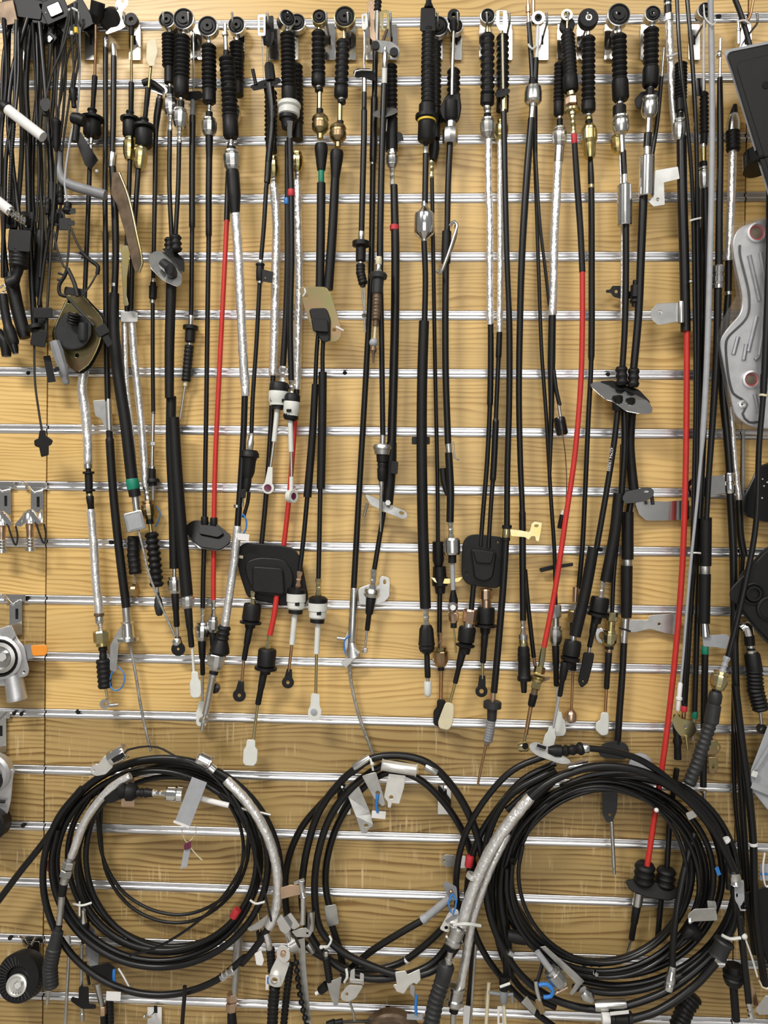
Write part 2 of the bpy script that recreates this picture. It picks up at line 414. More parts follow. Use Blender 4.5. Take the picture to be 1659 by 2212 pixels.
def collar(name, m, a, b, w, n=14):
    return sweep(name, m, [a, b], [(0, w * .9), (.1, w), (.9, w), (1, w * .9)], n=n, angle=35)
def crimp(name, m, a, b, w):
    return sweep(name, m, [a, b], [(0, w * .9), (.05, w), (.2, w), (.28, w * .78), (.42, w * .78), (.5, w), (.58, w * .78), (.74, w * .78), (.82, w), (.95, w), (1, w * .9)], n=8, angle=30)
def boot(name, m, a, b, w, w2):
    return sweep(name, m, [a, b], [(0, w * .9), (.04, w), (.5, (w + w2) / 2), (.55, w2), (.96, w2), (1, w2 * .85)], n=12)
def grommet(x, y0, y1, w, fl, m=BK, fy=0.22, sx=0.0):
    """rubber grommet with a flange"""
    h = y1 - y0
    a, b = (x, y0), (x + sx, y1)
    sweep('grommet', m, [a, b], [(0, w * .5), (.05, w * .55), (.1, w * .45), (fy - .04, w * .5), (fy - .03, fl), (fy + .05, fl), (fy + .07, w * .9), (fy + .2, w), (.9, w), (1, w * .8)], n=18, angle=35)
def eyeend(name, m, x0, y0, x1, y1, R, hr, stem=10, d=None, th=5):
    """flat eyelet end: stem from (x0,y0) widening to a ring about (x1,y1)"""
    dx, dy = x1 - x0, y1 - y0; L = math.hypot(dx, dy); ux, uy = dx / L, dy / L; px, py = -uy, ux; a0 = math.atan2(-uy, -ux)
    pts = [(x0 + px * stem / 2, y0 + py * stem / 2)]
    arc = []
    for k in range(19):
        a = a0 - math.radians(38) - math.radians(284) * k / 18
        arc.append((x1 + R * math.cos(a), y1 + R * math.sin(a)))
    if (arc[0][0] - pts[0][0]) ** 2 + (arc[0][1] - pts[0][1]) ** 2 > (arc[-1][0] - pts[0][0]) ** 2 + (arc[-1][1] - pts[0][1]) ** 2: arc.reverse()
    pts += arc + [(x0 - px * stem / 2, y0 - py * stem / 2)]
    return plate(name, m, pts, th, [ell(x1, y1, hr, n=14)], d=d, bev=1.2)
def clip_end(name, m, x, y, w, h, rot=0, d=None, th=10):
    """boxy nylon snap end"""
    r = math.radians(rot); o = [(-.28, -.5), (.28, -.5), (.30, -.22), (.5, -.12), (.5, .34), (.3, .5), (-.34, .5), (-.5, .4), (-.5, -.08), (-.32, -.22)]
    pts = [(x + (a * w) * math.cos(r) - (b * h) * math.sin(r), y + (a * w) * math.sin(r) + (b * h) * math.cos(r)) for a, b in o]
    return plate(name, m, rnd_(pts, 3), th, d=d, bev=1.5)
def tie(pts, m=WH, w=4, name='cable_tie', par=None):
    return tube(name, m, pts, w, n=6, step=6, par=par)
def label_tag(x, y, w, h, rot=0, d=None, m=PW):
    return plate('paper_tag', m, rect(x, y, w, h, rot), 0.6, d=d)

# ------------------------------------------------------------------ hooks on the top rail
for bx, lb, dk in ((196, 'dark wire hook behind the tangle of sensor leads', 1), (291, 'bright wire hook holding the gold rod cable ends', 0), (372, 'wire hook behind the twin round rubber eyes at the left', 0),
        (424, 'wire hook with its tip above the wide rubber eye', 0), (516, 'wire hook with its tip above the red cable bellows', 0), (590, 'wire hook holding the steel fork end', 0),
        (632, 'wire hook behind the eye of the white collared cable', 1), (712, 'wire hook holding the small eye above the green taped cable', 0), (757, 'wire hook holding the big eye beside the green taped cable', 0),
        (801, 'wire hook holding the thin clutch rod cable', 0), (846, 'wire hook behind the brass slotted end', 0), (944, 'wire hook behind the tall black headed cable', 1), (986, 'wire hook holding the black eyelet and steel rod', 0),
        (1047, 'wire hook holding the first foil wrapped cable of the right pair', 0), (1094, 'wire hook holding the grey fork end', 0), (1172, 'wire hook below the silver ring and white rod', 0),
        (1216, 'wire hook holding the yellow ring end', 0), (1258, 'wire hook holding the plain black disc eye', 0), (1318, 'wire hook holding the largest eye at the right', 0), (1396, 'wire hook holding the eye above the earred black cap', 1),
        (1500, 'wire hook behind the grey rod at the right', 1), (1611, 'wire hook near the top right corner', 0), (60, 'wire hook under the black leads at the top left', 1), (128, 'wire hook beside the yellow taped lead', 1)):
    hook(bx, lb, dark=bool(dk))

# ------------------------------------------------------------------ A: rubber cup end, copper rod, foil, gold nut
new('gear_cable', 'cable with black cup end, copper rod and foil lower half ending in a gold nut', 'cable', 26, G1)
sweep('cup_end', BK, [(212, 4, 60), (209, 30, 52), (207, 50, 44)], [(0, 30), (.6, 30), (.7, 24), (1, 14)], n=16)
tube('rod', CU, [(207, 52, 44), (205, 166, 30)], 6)
boot('boot', BK, (205, 164, 30), (200, 242, 26), 12, 10)
grommet(199, 236, 296, 38, 50, fy=.34)
crimp('ferrule', ZN, (197, 296), (195, 332), 12)
tube('sheath', SH, [(195, 330), (188, 520), (183, 640), (181, 700, 30)], 10)
pl = plate('mounting_plate', IR, rnd_([(146, 640), (172, 632), (224, 690), (216, 742), (190, 792), (166, 806), (128, 772), (110, 722)], 16), 2.5, [ell(149, 652, 4), ell(166, 768, 5)], d=46, tilt=(.12, -.05))
plate('gasket', BK, rnd_([(150, 640), (178, 634), (231, 690), (223, 744), (196, 796), (170, 810), (132, 774), (116, 722)], 16), 4, d=41, tilt=(.12, -.05), par=pl)
plate('dish_boot', DG, rnd_([(120, 712), (136, 682), (166, 676), (192, 690), (194, 726), (176, 750), (146, 754), (124, 738)], 14), 14, d=52, tilt=(.12, -.05), bev=4, par=pl)
bellows('ribbed_neck', BK, [(156, 700, 66), (160, 676, 72)], 26, 4, par=pl); sweep('spout', DG, [(180, 698, 62), (180, 736, 60)], [(0, 22), (.8, 24), (1, 18)], n=14, par=pl); tube('plate_rim', YZ, [(148, 642, 47), (118, 716, 44), (126, 752, 44)], 4, par=pl); tube('plate_rim', YZ, [(222, 706, 56), (214, 742, 54), (190, 788, 50), (170, 802, 46)], 4, par=pl)
foil('foil_sleeve', [(182, 800), (177, 840), (184, 890), (190, 960), (190, 1002)], 21)
collar('ring', ZN, (190, 1002), (191, 1013), 19)
sweep('coupling', BK, [(191, 1013), (193, 1072)], [(0, 12), (.1, 12), (.1, 25), (.17, 25), (.19, 17), (.74, 17), (.76, 26), (.82, 26), (.83, 14), (1, 14)], n=14)
collar('ring', YZ, (193, 1066), (194, 1072), 15)
boot('boot', BK, (194, 1072), (197, 1102), 17, 14)
foil('foil_sleeve', [(196, 1100), (203, 1180), (207, 1250), (212, 1300), (214, 1328)], 19)
collar('ring', BR, (214, 1324), (214, 1331), 22); collar('ferrule', ZN, (214, 1331), (216, 1346), 19)
crimp('ferrule', ZN, (216, 1346), (218, 1364), 13)
hexnut('nut', YZ, (219, 1362), (221, 1388), 36, n=8); collar('nut_shoulder', YZ, (221, 1386), (222, 1396), 28)
sweep('gland', BK, [(222, 1396), (223, 1426)], [(0, 19), (.3, 19), (.35, 15), (.6, 15), (.65, 17), (1, 17)])
bellows('bellows', BK, [(222, 1424), (227, 1486)], 31, 6, lo=.86)
tube('rod', YZ, [(228, 1486), (232, 1506)], 6)
lathe('clevis', CH, 229, 1519, [(11, -7), (11, 7), (5, 7), (5, -7)], closed=True); sweep('clevis_pin', SG, [(236, 1524, 30), (256, 1522, 30)], 8)

# ------------------------------------------------------------------ B1: hand brake cable with side bracket and bare wire
new('brake_cable', 'black cable with grey side clamp whose bare twisted wire runs down to the left coil', 'cable', 20, G1)
collar('ferrule', ZN, (230, 78), (228, 104), 12)
tube('sheath', SH, [(228, 102), (228, 300), (227, 420), (228, 505)], 11)
tube('sleeve', SH, [(228, 502), (229, 640), (231, 780), (233, 868)], 13)
collar('clamp', SG, (234, 862), (237, 932), 14)
plate('clamp_plate', SG, rnd_([(201, 866), (232, 864), (234, 928), (226, 922), (218, 904), (206, 898)], 3), 2, d=22)
sweep('sleeve', BK, [(236, 930), (240, 1000), (247, 1090), (260, 1210), (273, 1312)], [(0, 14), (.04, 14), (.05, 18), (1, 19)])
collar('ferrule', SG, (272, 1310), (275, 1345), 18)
sweep('end_cup', ZN, [(275, 1342), (278, 1386)], [(0, 22), (.08, 30), (.14, 24), (.75, 27), (.8, 46), (.95, 46), (1, 30)], n=18)
plate('end_bracket', SG, rnd_([(262, 1352), (272, 1346), (270, 1378), (256, 1390), (251, 1452), (237, 1448), (238, 1394), (248, 1376)], 4), 2.5, d=24, tilt=(0, .05))
tube('inner_wire', WI, [(279, 1386), (292, 1450), (305, 1530), (318, 1590), (326, 1622)], 7, n=8)
tie([(248, 1446, 26), (238, 1462, 28), (240, 1486, 30), (254, 1492, 32), (266, 1480, 34), (268, 1456, 32), (256, 1440, 28)], BL, 3)

# ------------------------------------------------------------------ B2: thick sleeved cable with gold lever and green band
new('brake_cable', 'thick sleeved cable with long gold lever at top and green tape band low down', 'cable', 38, G1)
collar('ferrule', ZN, (245, 96), (246, 124), 12)
tube('sheath', SH, [(246, 122), (245, 240), (243, 334)], 12)
collar('ferrule', ZN, (244, 330), (241, 362), 17)
sweep('sheath', SH, [(243, 360), (248, 450), (250, 560), (247, 640)], [(0, 15), (.5, 15), (1, 14)])
collar('ring', ZN, (247, 612), (247, 620), 15)
sweep('sleeve', BK, [(247, 634), (246, 700), (254, 800), (272, 920), (287, 1046), (292, 1072)], [(0, 21), (.3, 25), (1, 26)], n=12)
collar('green_band', GN, (285, 1034), (289, 1058), 28)
collar('ferrule', ZN, (292, 1072), (296, 1104), 16)
lv = plate('lever', BR, rnd_([(243, 372), (256, 374), (272, 402), (296, 500), (308, 562), (304, 586), (292, 588), (284, 560), (270, 500), (252, 440), (240, 420)], 6), 3, d=54, tilt=(.25, 0))
tube('lever_flange', YZ, [(258, 374, 60), (276, 420, 64), (296, 510, 68), (307, 570, 66), (300, 588, 62)], 6, par=lv)
plate('tail_bracket', YZ, rnd_([(262, 532), (276, 530), (280, 548), (274, 600), (273, 640), (278, 660), (268, 660), (264, 600)], 4), 2.5, d=52)
sq = plate('square_bracket', SG, rnd_(rect(290, 1126, 38, 38, -14), 3), 22, d=40, bev=2.5); plate('square_face', LG, rnd_(rect(291, 1127, 30, 30, -14), 2), 1.5, d=51.5, par=sq)
tube('inner_wire', WI, [(298, 1142, 46), (308, 1180, 50), (322, 1240, 54), (345, 1300, 54), (378, 1375, 54)], 5.5, n=8)
lathe('wire_nipple', ZN, 382, 1386, [(4, -6), (8, -3), (8, 5), (4, 7)], d=52)

# ------------------------------------------------------------------ C + D: twin gold nut cables joined by a strap, foil below
new('gear_cable_pair', 'twin cables with gold nuts under black grommets and foil sleeves below a strap', 'cable', 24, G1)
lathe('eye', BK, 285, 45, [(14, -5), (14, 5), (5, 5), (5, -5)], d=44, closed=True); tube('eye_stem', BK, [(285, 56, 44), (284, 76, 42)], 11)
tube('rod', YZ, [(284, 74, 42), (284, 180, 30)], 6)
boot('boot', BK, (284, 178, 30), (283, 244, 26), 12, 11)
grommet(281, 240, 297, 32, 42, fy=.3)
fitting('nut', YZ, (281, 296), (279, 346), 28)
tube('sheath', SH, [(281, 344), (278, 430), (274, 540), (274, 672)], 10)
plate('clip_end', CR, rnd_([(318, 88), (336, 84), (340, 112), (334, 132), (334, 142), (322, 142), (316, 128)], 3), 10, d=46)
tube('rod', YZ, [(326, 142, 46), (321, 192, 44)], 6)
boot('boot', BK, (320, 190, 44), (313, 262, 40), 12, 10)
CUR['d'] = 40.0
grommet(311, 256, 318, 38, 50, fy=.3)
fitting('nut', YZ, (306, 314), (301, 366), 30)
tube('sheath', SH, [(299, 364), (292, 460), (286, 560), (283, 672, 26)], 11)
CUR['d'] = 24.0
plate('strap', SG, rnd_(rect(279, 685, 36, 20), 3), 20, d=25)
foil('foil_sleeve', [(269, 694), (270, 760), (273, 830), (281, 900), (288, 990)], 12)
foil('foil_sleeve', [(285, 694, 27), (291, 780, 26), (303, 890, 24), (311, 990, 22), (314, 1052, 22)], 16)
crimp('ferrule', SG, (314, 1050, 22), (319, 1082, 22), 13)
fitting('nut', IR, (319, 1082, 22), (324, 1122, 22), 32)
sweep('gland', BK, [(323, 1118, 22), (324, 1132, 22)], 16); tube('rod', YZ, [(324, 1130, 24), (327, 1152, 26)], 9)
bellows('bellows', BK, [(327, 1150, 26), (333, 1200, 28), (339, 1268, 30)], 31, 9, lo=.7)
tube('rod', ZN, [(339, 1266, 30), (340, 1284, 30)], 8)
sweep('oval_end', DG, [(340, 1280, 30), (345, 1330, 30)], [(0, 9), (.15, 9), (.3, 16), (.6, 20), (.9, 16), (1, 10)], n=12)
bellows('bellows', BK, [(289, 1158, 14), (288, 1200, 15), (293, 1240, 16)], 28, 7, lo=.88)
tube('inner_wire', WI, [(292, 1238, 16), (292, 1262, 16)], 4)
sweep('coin_end', IR, [(287, 1276, 16), (296, 1276, 16)], 32, n=18)

# ------------------------------------------------------------------ E: clutch cable with steel adjuster
new('clutch_cable', 'thin black clutch cable with bent lever head and steel adjuster tube near its foot', 'cable', 18, G1)
sweep('head_disc', BK, [(308, 180, 34), (320, 176, 34), (352, 196, 30)], [(0, 14), (.3, 16), (1, 12)], n=10)
plate('head_lever', SG, rnd_([(318, 172), (352, 182), (364, 196), (352, 206), (326, 196)], 6), 5, d=26)
collar('ferrule', ZN, (347, 198), (345, 216), 12)
sweep('sheath', SH, [(345, 214), (338, 262), (335, 400), (332, 560), (331, 606)], [(0, 15), (.1, 15), (.18, 11), (1, 9)])
collar('ring', ZN, (331, 602), (331, 611), 11)
sweep('coupling', BK, [(331, 610), (330, 650)], [(0, 13), (.2, 13), (.22, 19), (.3, 17), (.85, 17), (.9, 13), (1, 13)])
collar('ring', ZN, (330, 648), (330, 656), 13)
tube('sheath', SH, [(330, 654), (330, 780), (331, 894)], 9)
tube('adjuster', ZN, [(331, 890), (330, 950), (329, 1010)], 9); hexnut('adjuster_nut', ZN, (330, 954), (330, 963), 17)
collar('ring', ZN, (330, 1006), (329, 1013), 15); tube('gland', BK, [(329, 1012), (329, 1038)], 15)
sweep('flange', BK, [(330, 1034), (331, 1050)], [(0, 26), (.3, 30), (.5, 30), (.6, 18), (1, 18)]); tube('tip', SG, [(331, 1048), (331, 1100, 12)], 8)
tie([(333, 1090, 12), (345, 1104, 14), (343, 1124, 14), (336, 1138, 12)], BL, 3)

# ------------------------------------------------------------------ F + G: twin eye cables through an oval firewall plate
new('gear_cable_pair', 'twin rubber eye cables through a tilted silver oval plate, fat foam sleeves below', 'cable', 34, G1)
eye(362, 46, 18, ZN, d=26); neck(365, 62, 76, 9, CH, 28)
bellows('bellows', BK, [(365, 74, 28), (366, 146, 28)], 32, 9); tube('boot_cuff', BK, [(366, 144, 28), (366, 180, 28)], 22)
neck(367, 178, 192, 9, CH, 30); tube('gland', BK, [(368, 190, 32), (368, 214, 32)], 13)
fitting('nut', ZN, (368, 208, 33), (368, 250, 34), 29); crimp('ferrule', ZN, (368, 248), (367, 284), 11)
tube('sheath', SH, [(367, 282), (366, 400), (371, 516)], 10)
eye(398, 44, 23, ZN, d=42); neck(397, 66, 80, 10, CH, 42)
bellows('bellows', BK, [(394, 78, 42), (392, 170, 42)], 36, 10, lo=.78); sweep('boot_cuff', BK, [(392, 168, 42), (391, 207, 42)], [(0, 28), (.1, 33), (.9, 33), (1, 28)], n=14)
neck(391, 206, 222, 10, CH, 42); tube('gland', BK, [(391, 219, 42), (391, 242, 42)], 14)
fitting('nut', ZN, (390, 236, 42), (388, 276, 42), 33); crimp('ferrule', ZN, (388, 274, 42), (387, 310, 42), 12)
tube('sheath', SH, [(387, 308, 42), (385, 400, 42), (379, 512, 42)], 10)
bellows('grommet_neck', BK, [(367, 514, 30), (366, 546, 30)], 24, 3); bellows('grommet_neck', BK, [(379, 508, 46), (381, 544, 46)], 26, 3)
pl = plate('oval_plate', ZN, rnd_([(320, 552), (338, 541), (362, 546), (392, 584), (393, 612), (384, 620), (352, 606), (326, 580)], 8), 4, d=46, tilt=(-.25, .35))
plate('gasket', BK, rnd_([(348, 536), (376, 540), (398, 562), (398, 590), (388, 580), (366, 552)], 8), 8, d=38, tilt=(-.25, .35), par=pl)
sweep('plate_boss', DG, [(352, 568, 56), (366, 580, 62), (372, 592, 50)], [(0, 22), (.6, 26), (1, 24)], n=12, par=pl)
sweep('sleeve', BK, [(371, 590, 40), (368, 680, 36), (366, 760, 34), (366, 860, 33)], [(0, 23), (1, 20)], n=12)
sweep('sleeve', BK, [(370, 856, 24), (369, 960, 24), (374, 1080, 24), (377, 1228, 24)], 22, n=12)
sweep('sleeve', BK, [(375, 902, 46), (381, 1010, 46), (391, 1140, 46), (404, 1288, 46)], [(0, 25), (1, 27)], n=12)
collar('ferrule', ZN, (377, 1226, 24), (377, 1250, 24), 9); fitting('nut', ZN, (376, 1246, 24), (378, 1282, 24), 30)
boot('boot', BK, (378, 1280, 24), (382, 1354, 24), 17, 13); tube('rod', ZN, [(382, 1352, 24), (384, 1380, 24)], 7)
eyeend('eye_end', BK, 384, 1376, 385, 1402, 14, 4, 10, d=24)
fitting('nut', ZN, (404, 1284, 46), (406, 1314, 46), 32); boot('boot', BK, (406, 1312, 46), (414, 1398, 46), 18, 13)
tube('rod', WH, [(415, 1396, 46), (419, 1456, 46)], 6); clip_end('clip_end', WH, 422, 1479, 21, 54, -3, d=46)

# ------------------------------------------------------------------ H: clutch cable with wire head
new('clutch_cable', 'clutch cable with thin wire top, black oval head plate and dangling rod', 'cable', 16, G1)
tube('inner_wire', ZN, [(417, 70, 30), (418, 130, 26), (418, 206, 18)], 4, n=6)
plate('head_plate', BK, rnd_([(396, 200), (434, 196), (440, 210), (420, 218), (398, 216)], 8), 10, d=17, tilt=(0, -.4))
collar('ferrule', GY, (417, 216), (416, 252), 11)
sweep('sheath', SH, [(416, 250), (415, 380), (415, 492), (414, 600), (413, 684)], [(0, 13.5), (.55, 13.5), (.56, 10), (1, 10)])
collar('ferrule', ZN, (413, 682), (412, 704), 12)
sweep('flange', BK, [(412, 702), (410, 740)], [(0, 20), (.05, 33), (.25, 33), (.3, 22), (.95, 22), (1, 17)], n=16)
collar('ring', ZN, (410, 738), (409, 748), 11)
bellows('bellows', BK, [(409, 746), (405, 790), (402, 824)], 21, 9, lo=.86)
tube('tip', CR, [(402, 822), (400, 834)], 9); tube('rod', SG, [(400, 832), (389, 905)], 5)

# ------------------------------------------------------------------ I + K: black and red shift pair through an angular black plate
new('gear_cable_pair', 'black and red cable pair through an angular black rubber plate', 'cable', 24, G1)
eye(450, 60, 22, ZN, d=40); neck(451, 82, 100, 10, CH, 40)
bellows('bellows', BK, [(451, 98, 40), (452, 196, 40)], 33, 10); sweep('boot_cuff', BK, [(452, 194, 40), (452, 224, 40)], [(0, 26), (.1, 29), (.9, 29), (1, 22)], n=14)
neck(452, 222, 236, 11, CH, 38); neck(452, 234, 246, 9, CH, 38); tube('gland', BK, [(452, 242, 36), (452, 264, 34)], 15)
fitting('nut', ZN, (452, 256, 34), (452, 294, 32), 34)
sweep('sheath', SH, [(452, 290, 32), (452, 330, 30), (451, 420, 28), (451, 508), (449, 640), (446, 860), (443, 1040), (442, 1128)], [(0, 17), (.04, 15), (.06, 13.5), (.255, 13.5), (.26, 10.5), (1, 10)])
eye(512, 58, 19, ZN, d=22); neck(511, 76, 94, 9, CH, 22)
bellows('bellows', BK, [(511, 92, 22), (512, 182, 22)], 32, 10); sweep('boot_cuff', BK, [(512, 180, 22), (512, 206, 22)], 28, n=14)
fitting('nut', ZN, (508, 230, 20), (502, 272, 18), 30)
tube('sheath', SH, [(501, 270, 18), (494, 370, 20), (490, 478, 22)], 13)
tube('sheath_red', RD, [(490, 476), (484, 600), (474, 800), (465, 1000), (462, 1136)], 10.5)
pl = plate('rubber_plate', BK, rnd_([(402, 1134), (420, 1124), (466, 1130), (500, 1158), (494, 1174), (474, 1187), (432, 1180), (404, 1154)], 7), 9, d=28, tilt=(.1, .35))
plate('plate_rim', SG, rnd_([(403, 1150), (434, 1176), (474, 1184), (498, 1168), (496, 1176), (474, 1190), (430, 1184), (403, 1158)], 3), 3, d=29, tilt=(.1, .3), par=pl)
plate('raised_pad', BK, rnd_([(430, 1132), (470, 1138), (482, 1152), (470, 1160), (430, 1152)], 4), 8, d=32, tilt=(.1, .35), par=pl)
collar('grommet_neck', BK, (442, 1116), (442, 1136), 16); collar('grommet_neck', BK, (462, 1118), (462, 1140), 16)
tube('sheath', SH, [(441, 1180, 20), (439, 1250, 20), (438, 1316, 20)], 10.5)
crimp('ferrule', ZN, (438, 1312, 20), (437, 1348, 20), 11); fitting('nut', ZN, (437, 1344, 20), (436, 1384, 20), 31)
boot('boot', BK, (436, 1382, 20), (438, 1458, 20), 18, 11); tube('rod', ZN, [(438, 1456, 20), (437, 1522, 20)], 6)
clip_end('clip_end', WH, 436, 1542, 22, 52, 0, d=20)
tube('sheath_red', RD, [(462, 1180, 22), (461, 1240, 22), (461, 1300, 22)], 10.5)
crimp('ferrule', ZN, (461, 1296, 22), (461, 1334, 22), 12); fitting('nut', ZN, (461, 1332, 22), (460, 1366, 22), 28)
boot('boot', BK, (460, 1364, 20), (463, 1440, 18), 17, 11); tube('rod', ZN, [(463, 1438, 18), (464, 1472, 18)], 6); lathe('ball_socket', GL, 465, 1486, [(8, -7), (11, -3), (11, 5), (4, 7)], d=20)

# ------------------------------------------------------------------ J: big bellows cable, foil and silver tube
new('gear_cable', 'cable with tall front bellows, big steel nut, foil middle and silver rod foot', 'cable', 46, G1)
tube('rod', ZN, [(486, 52, 50), (488, 112, 48)], 9); hexnut('rod_nut', ZN, (486, 70, 50), (487, 78, 50), 14); tube('gland', BK, [(489, 110, 48), (489, 128, 48)], 13)
bellows('bellows', BK, [(490, 124, 48), (495, 190, 48), (497, 256, 48)], 36, 12)
sweep('boot_cuff', BK, [(497, 252, 48), (499, 298, 48)], [(0, 30), (.06, 34), (.9, 34), (1, 28)], n=16)
neck(499, 296, 312, 13, CH); neck(499, 308, 322, 10, CH); tube('gland', BK, [(500, 318), (500, 334)], 20)
fitting('nut', ZN, (500, 326), (502, 372), 37)
sweep('sleeve', BK, [(502, 366), (505, 410), (508, 462)], [(0, 26), (.1, 29), (.6, 29), (1, 20)], n=12)
foil('foil_sleeve', [(508, 458), (514, 540), (520, 660), (526, 780), (530, 836)], 20)
collar('foil_end', FO, (530, 832), (530, 856), 18)
sweep('sheath', SH, [(529, 852), (526, 940), (520, 1040), (513, 1140)], 14)
collar('ring', ZN, (512, 1090), (512, 1097), 15)
foil('foil_sleeve', [(513, 1136), (507, 1200), (496, 1280), (485, 1358)], 18)
bellows('bellows', BK, [(485, 1352), (479, 1384)], 30, 3, lo=.8); sweep('boot_skirt', BK, [(479, 1382), (473, 1414)], [(0, 26), (.5, 40), (.8, 45), (1, 34)], n=16)
fitting('nut', ZN, (470, 1404), (464, 1448), 38)
tube('gland', BK, [(464, 1444), (461, 1456)], 20); collar('ring', ZN, (461, 1454), (459, 1464), 18)
sweep('rod', ZN, [(459, 1462), (448, 1520), (440, 1556)], [(0, 15), (.85, 14), (.87, 9), (1, 8)]); collar('rod_ring', ZN, (441, 1552), (439, 1560), 20); tube('rod_tip', ZN, [(439, 1558), (436, 1578)], 8)
tie([(524, 1112), (514, 1126), (512, 1142), (520, 1156), (530, 1146), (532, 1124), (525, 1110)], BL, 4)
label_tag(524, 1160, 28, 14, 6, d=52)

# ------------------------------------------------------------------ L: fork end cable with T plate
new('gear_cable', 'cable with steel fork end, black T plate with a pin and square black clip', 'cable', 44, G1)
plate('fork_end', ZN, rnd_(rect(565, 54, 16, 46), 3), 6, [rnd_(rect(565, 54, 9, 34), 2)], d=50)
plate('socket_end', BK, rnd_([(572, 36), (590, 34), (592, 80), (586, 100), (570, 98), (568, 78)], 3), 12, d=30)
tube('rod', YZ, [(579, 98, 32), (578, 142, 38)], 6); tube('wire', ZN, [(566, 76, 48), (570, 170, 46)], 2.5, n=6)
sweep('block', BK, [(581, 138), (585, 176)], [(0, 18), (.1, 21), (1, 23)], n=8)
pl = plate('t_plate', BK, rnd_([(540, 186), (566, 174), (602, 168), (608, 176), (596, 184), (566, 192), (548, 196)], 4), 9, d=46, tilt=(0, .3))
tube('pin', BK, [(553, 184, 50), (546, 150, 52)], 8, par=pl)
sweep('bent_tube', GL, [(580, 184), (586, 230), (587, 280), (582, 330), (580, 350)], [(0, 24), (.5, 17), (1, 15)])
sweep('sheath', SH, [(580, 345), (577, 394), (576, 398), (570, 490), (563, 570)], [(0, 14), (.22, 14), (.23, 10), (1, 9.5)])
collar('ring', ZN, (563, 562), (562, 572), 13)
sweep('clip_body', BK, [(562, 570), (562, 608)], [(0, 20), (.1, 20), (.12, 16), (.4, 18), (.9, 18), (1, 15)], n=12)
plate('clip_plate', BK, rnd_([(567, 582), (590, 588), (587, 611), (566, 607)], 2), 5, [ell(573, 600, 2)], d=52)
collar('ring', ZN, (562, 606), (561, 613), 14)
tube('sheath', SH, [(561, 610), (554, 740), (546, 860), (543, 940)], 9.5)
sweep('dark_ferrule', SG, [(543, 936), (540, 974)], [(0, 12), (.4, 12), (.45, 15), (1, 13)], n=8)
sweep('grommet', BK, [(540, 972), (535, 1032)], [(0, 30), (.1, 40), (.25, 42), (.28, 34), (.4, 30), (.8, 28), (1, 20)], n=18)
sweep('gland', BK, [(535, 1030), (531, 1062)], [(0, 18), (.6, 20), (1, 14)]); plate('latch', BK, rnd_([(520, 1058), (532, 1056), (530, 1076), (518, 1074)], 2), 8, d=50)
tube('hook_rod', BK, [(538, 1062), (535, 1086), (528, 1110), (526, 1118)], 8); tube('rod', ZN, [(524, 1072), (523, 1094)], 6)

# ------------------------------------------------------------------ M + O: foil pair into the big rubber plate, red continues
new('gear_cable_pair', 'pair of long foil sleeved cables, one turning red, through a large black rubber plate', 'cable', 18, G1)
bellows('bellows', BK, [(585, 196, 22), (585, 306, 22)], 28, 11); sweep('boot_cuff', BK, [(585, 304, 22), (587, 330, 22)], 24)
fitting('nut', YZ, (588, 340, 20), (591, 384, 18), 28); crimp('ferrule', SG, (591, 380), (591, 402), 13)
foil('foil_sleeve', [(591, 398), (597, 480), (595, 600), (593, 720), (590, 812)], 19)
tube('sheath', SH, [(590, 810), (584, 940), (574, 1080), (563, 1196)], 11)
eye(642, 52, 19, ZN, d=18)
bellows('bellows', BK, [(640, 140, 20), (642, 270, 20)], 29, 13); sweep('boot_cuff', BK, [(642, 268, 20), (643, 302, 20)], 24)
fitting('nut', YZ, (641, 330, 18), (642, 370, 18), 28); crimp('ferrule', SG, (642, 366), (642, 392), 13)
foil('foil_sleeve', [(641, 390), (644, 500), (646, 620), (643, 740), (641, 842)], 18)
tube('sheath', SH, [(641, 838), (638, 906)], 13); tube('sheath_red', RD, [(638, 900), (632, 980), (624, 1080), (611, 1196)], 11)
pl = plate('rubber_plate', BK, rnd_([(516, 1184), (532, 1174), (606, 1180), (634, 1186), (648, 1206), (664, 1290), (658, 1306), (612, 1306), (552, 1294), (536, 1288), (520, 1240), (512, 1200)], 9), 10, d=26, tilt=(.03, -.05), bev=2.5)
plate('raised_dish', BK, rnd_([(530, 1216), (560, 1206), (612, 1210), (632, 1240), (628, 1276), (600, 1288), (552, 1280), (536, 1250)], 14), 12, d=31, par=pl, bev=3)
plate('raised_block', BK, rnd_([(548, 1226), (608, 1230), (612, 1282), (548, 1276)], 6), 16, d=36, par=pl, bev=3)
plate('small_sticker', CR, rect(521, 1203, 8, 6, 10), 0.6, d=32, par=pl)
CUR['d'] = 34.0
crimp('ferrule', YZ, (547, 1276), (546, 1308), 13)
sweep('grommet', BK, [(546, 1304), (540, 1356)], [(0, 34), (.06, 38), (.65, 40), (.72, 34), (.74, 47), (.82, 47), (.84, 24), (1, 22)], n=18)
boot('boot', BK, (540, 1352), (527, 1426), 17, 12); tube('rod', CU, [(527, 1424), (522, 1478)], 6.5)
eyeend('eye_end', BK, 521, 1472, 517, 1502, 13, 5, 10)
tube('sheath_red', RD, [(598, 1286), (592, 1330), (583, 1372)], 12)
crimp('ferrule', YZ, (583, 1370), (578, 1404), 12)
sweep('grommet', BK, [(578, 1402), (573, 1456)], [(0, 36), (.06, 40), (.65, 40), (.7, 34), (.72, 49), (.82, 49), (.84, 24), (1, 22)], n=18)
boot('boot', BK, (571, 1448), (557, 1522), 17, 13); tube('rod', YZ, [(557, 1520), (547, 1602)], 6.5)
clip_end('clip_end', WH, 541, 1626, 28, 54, 3)

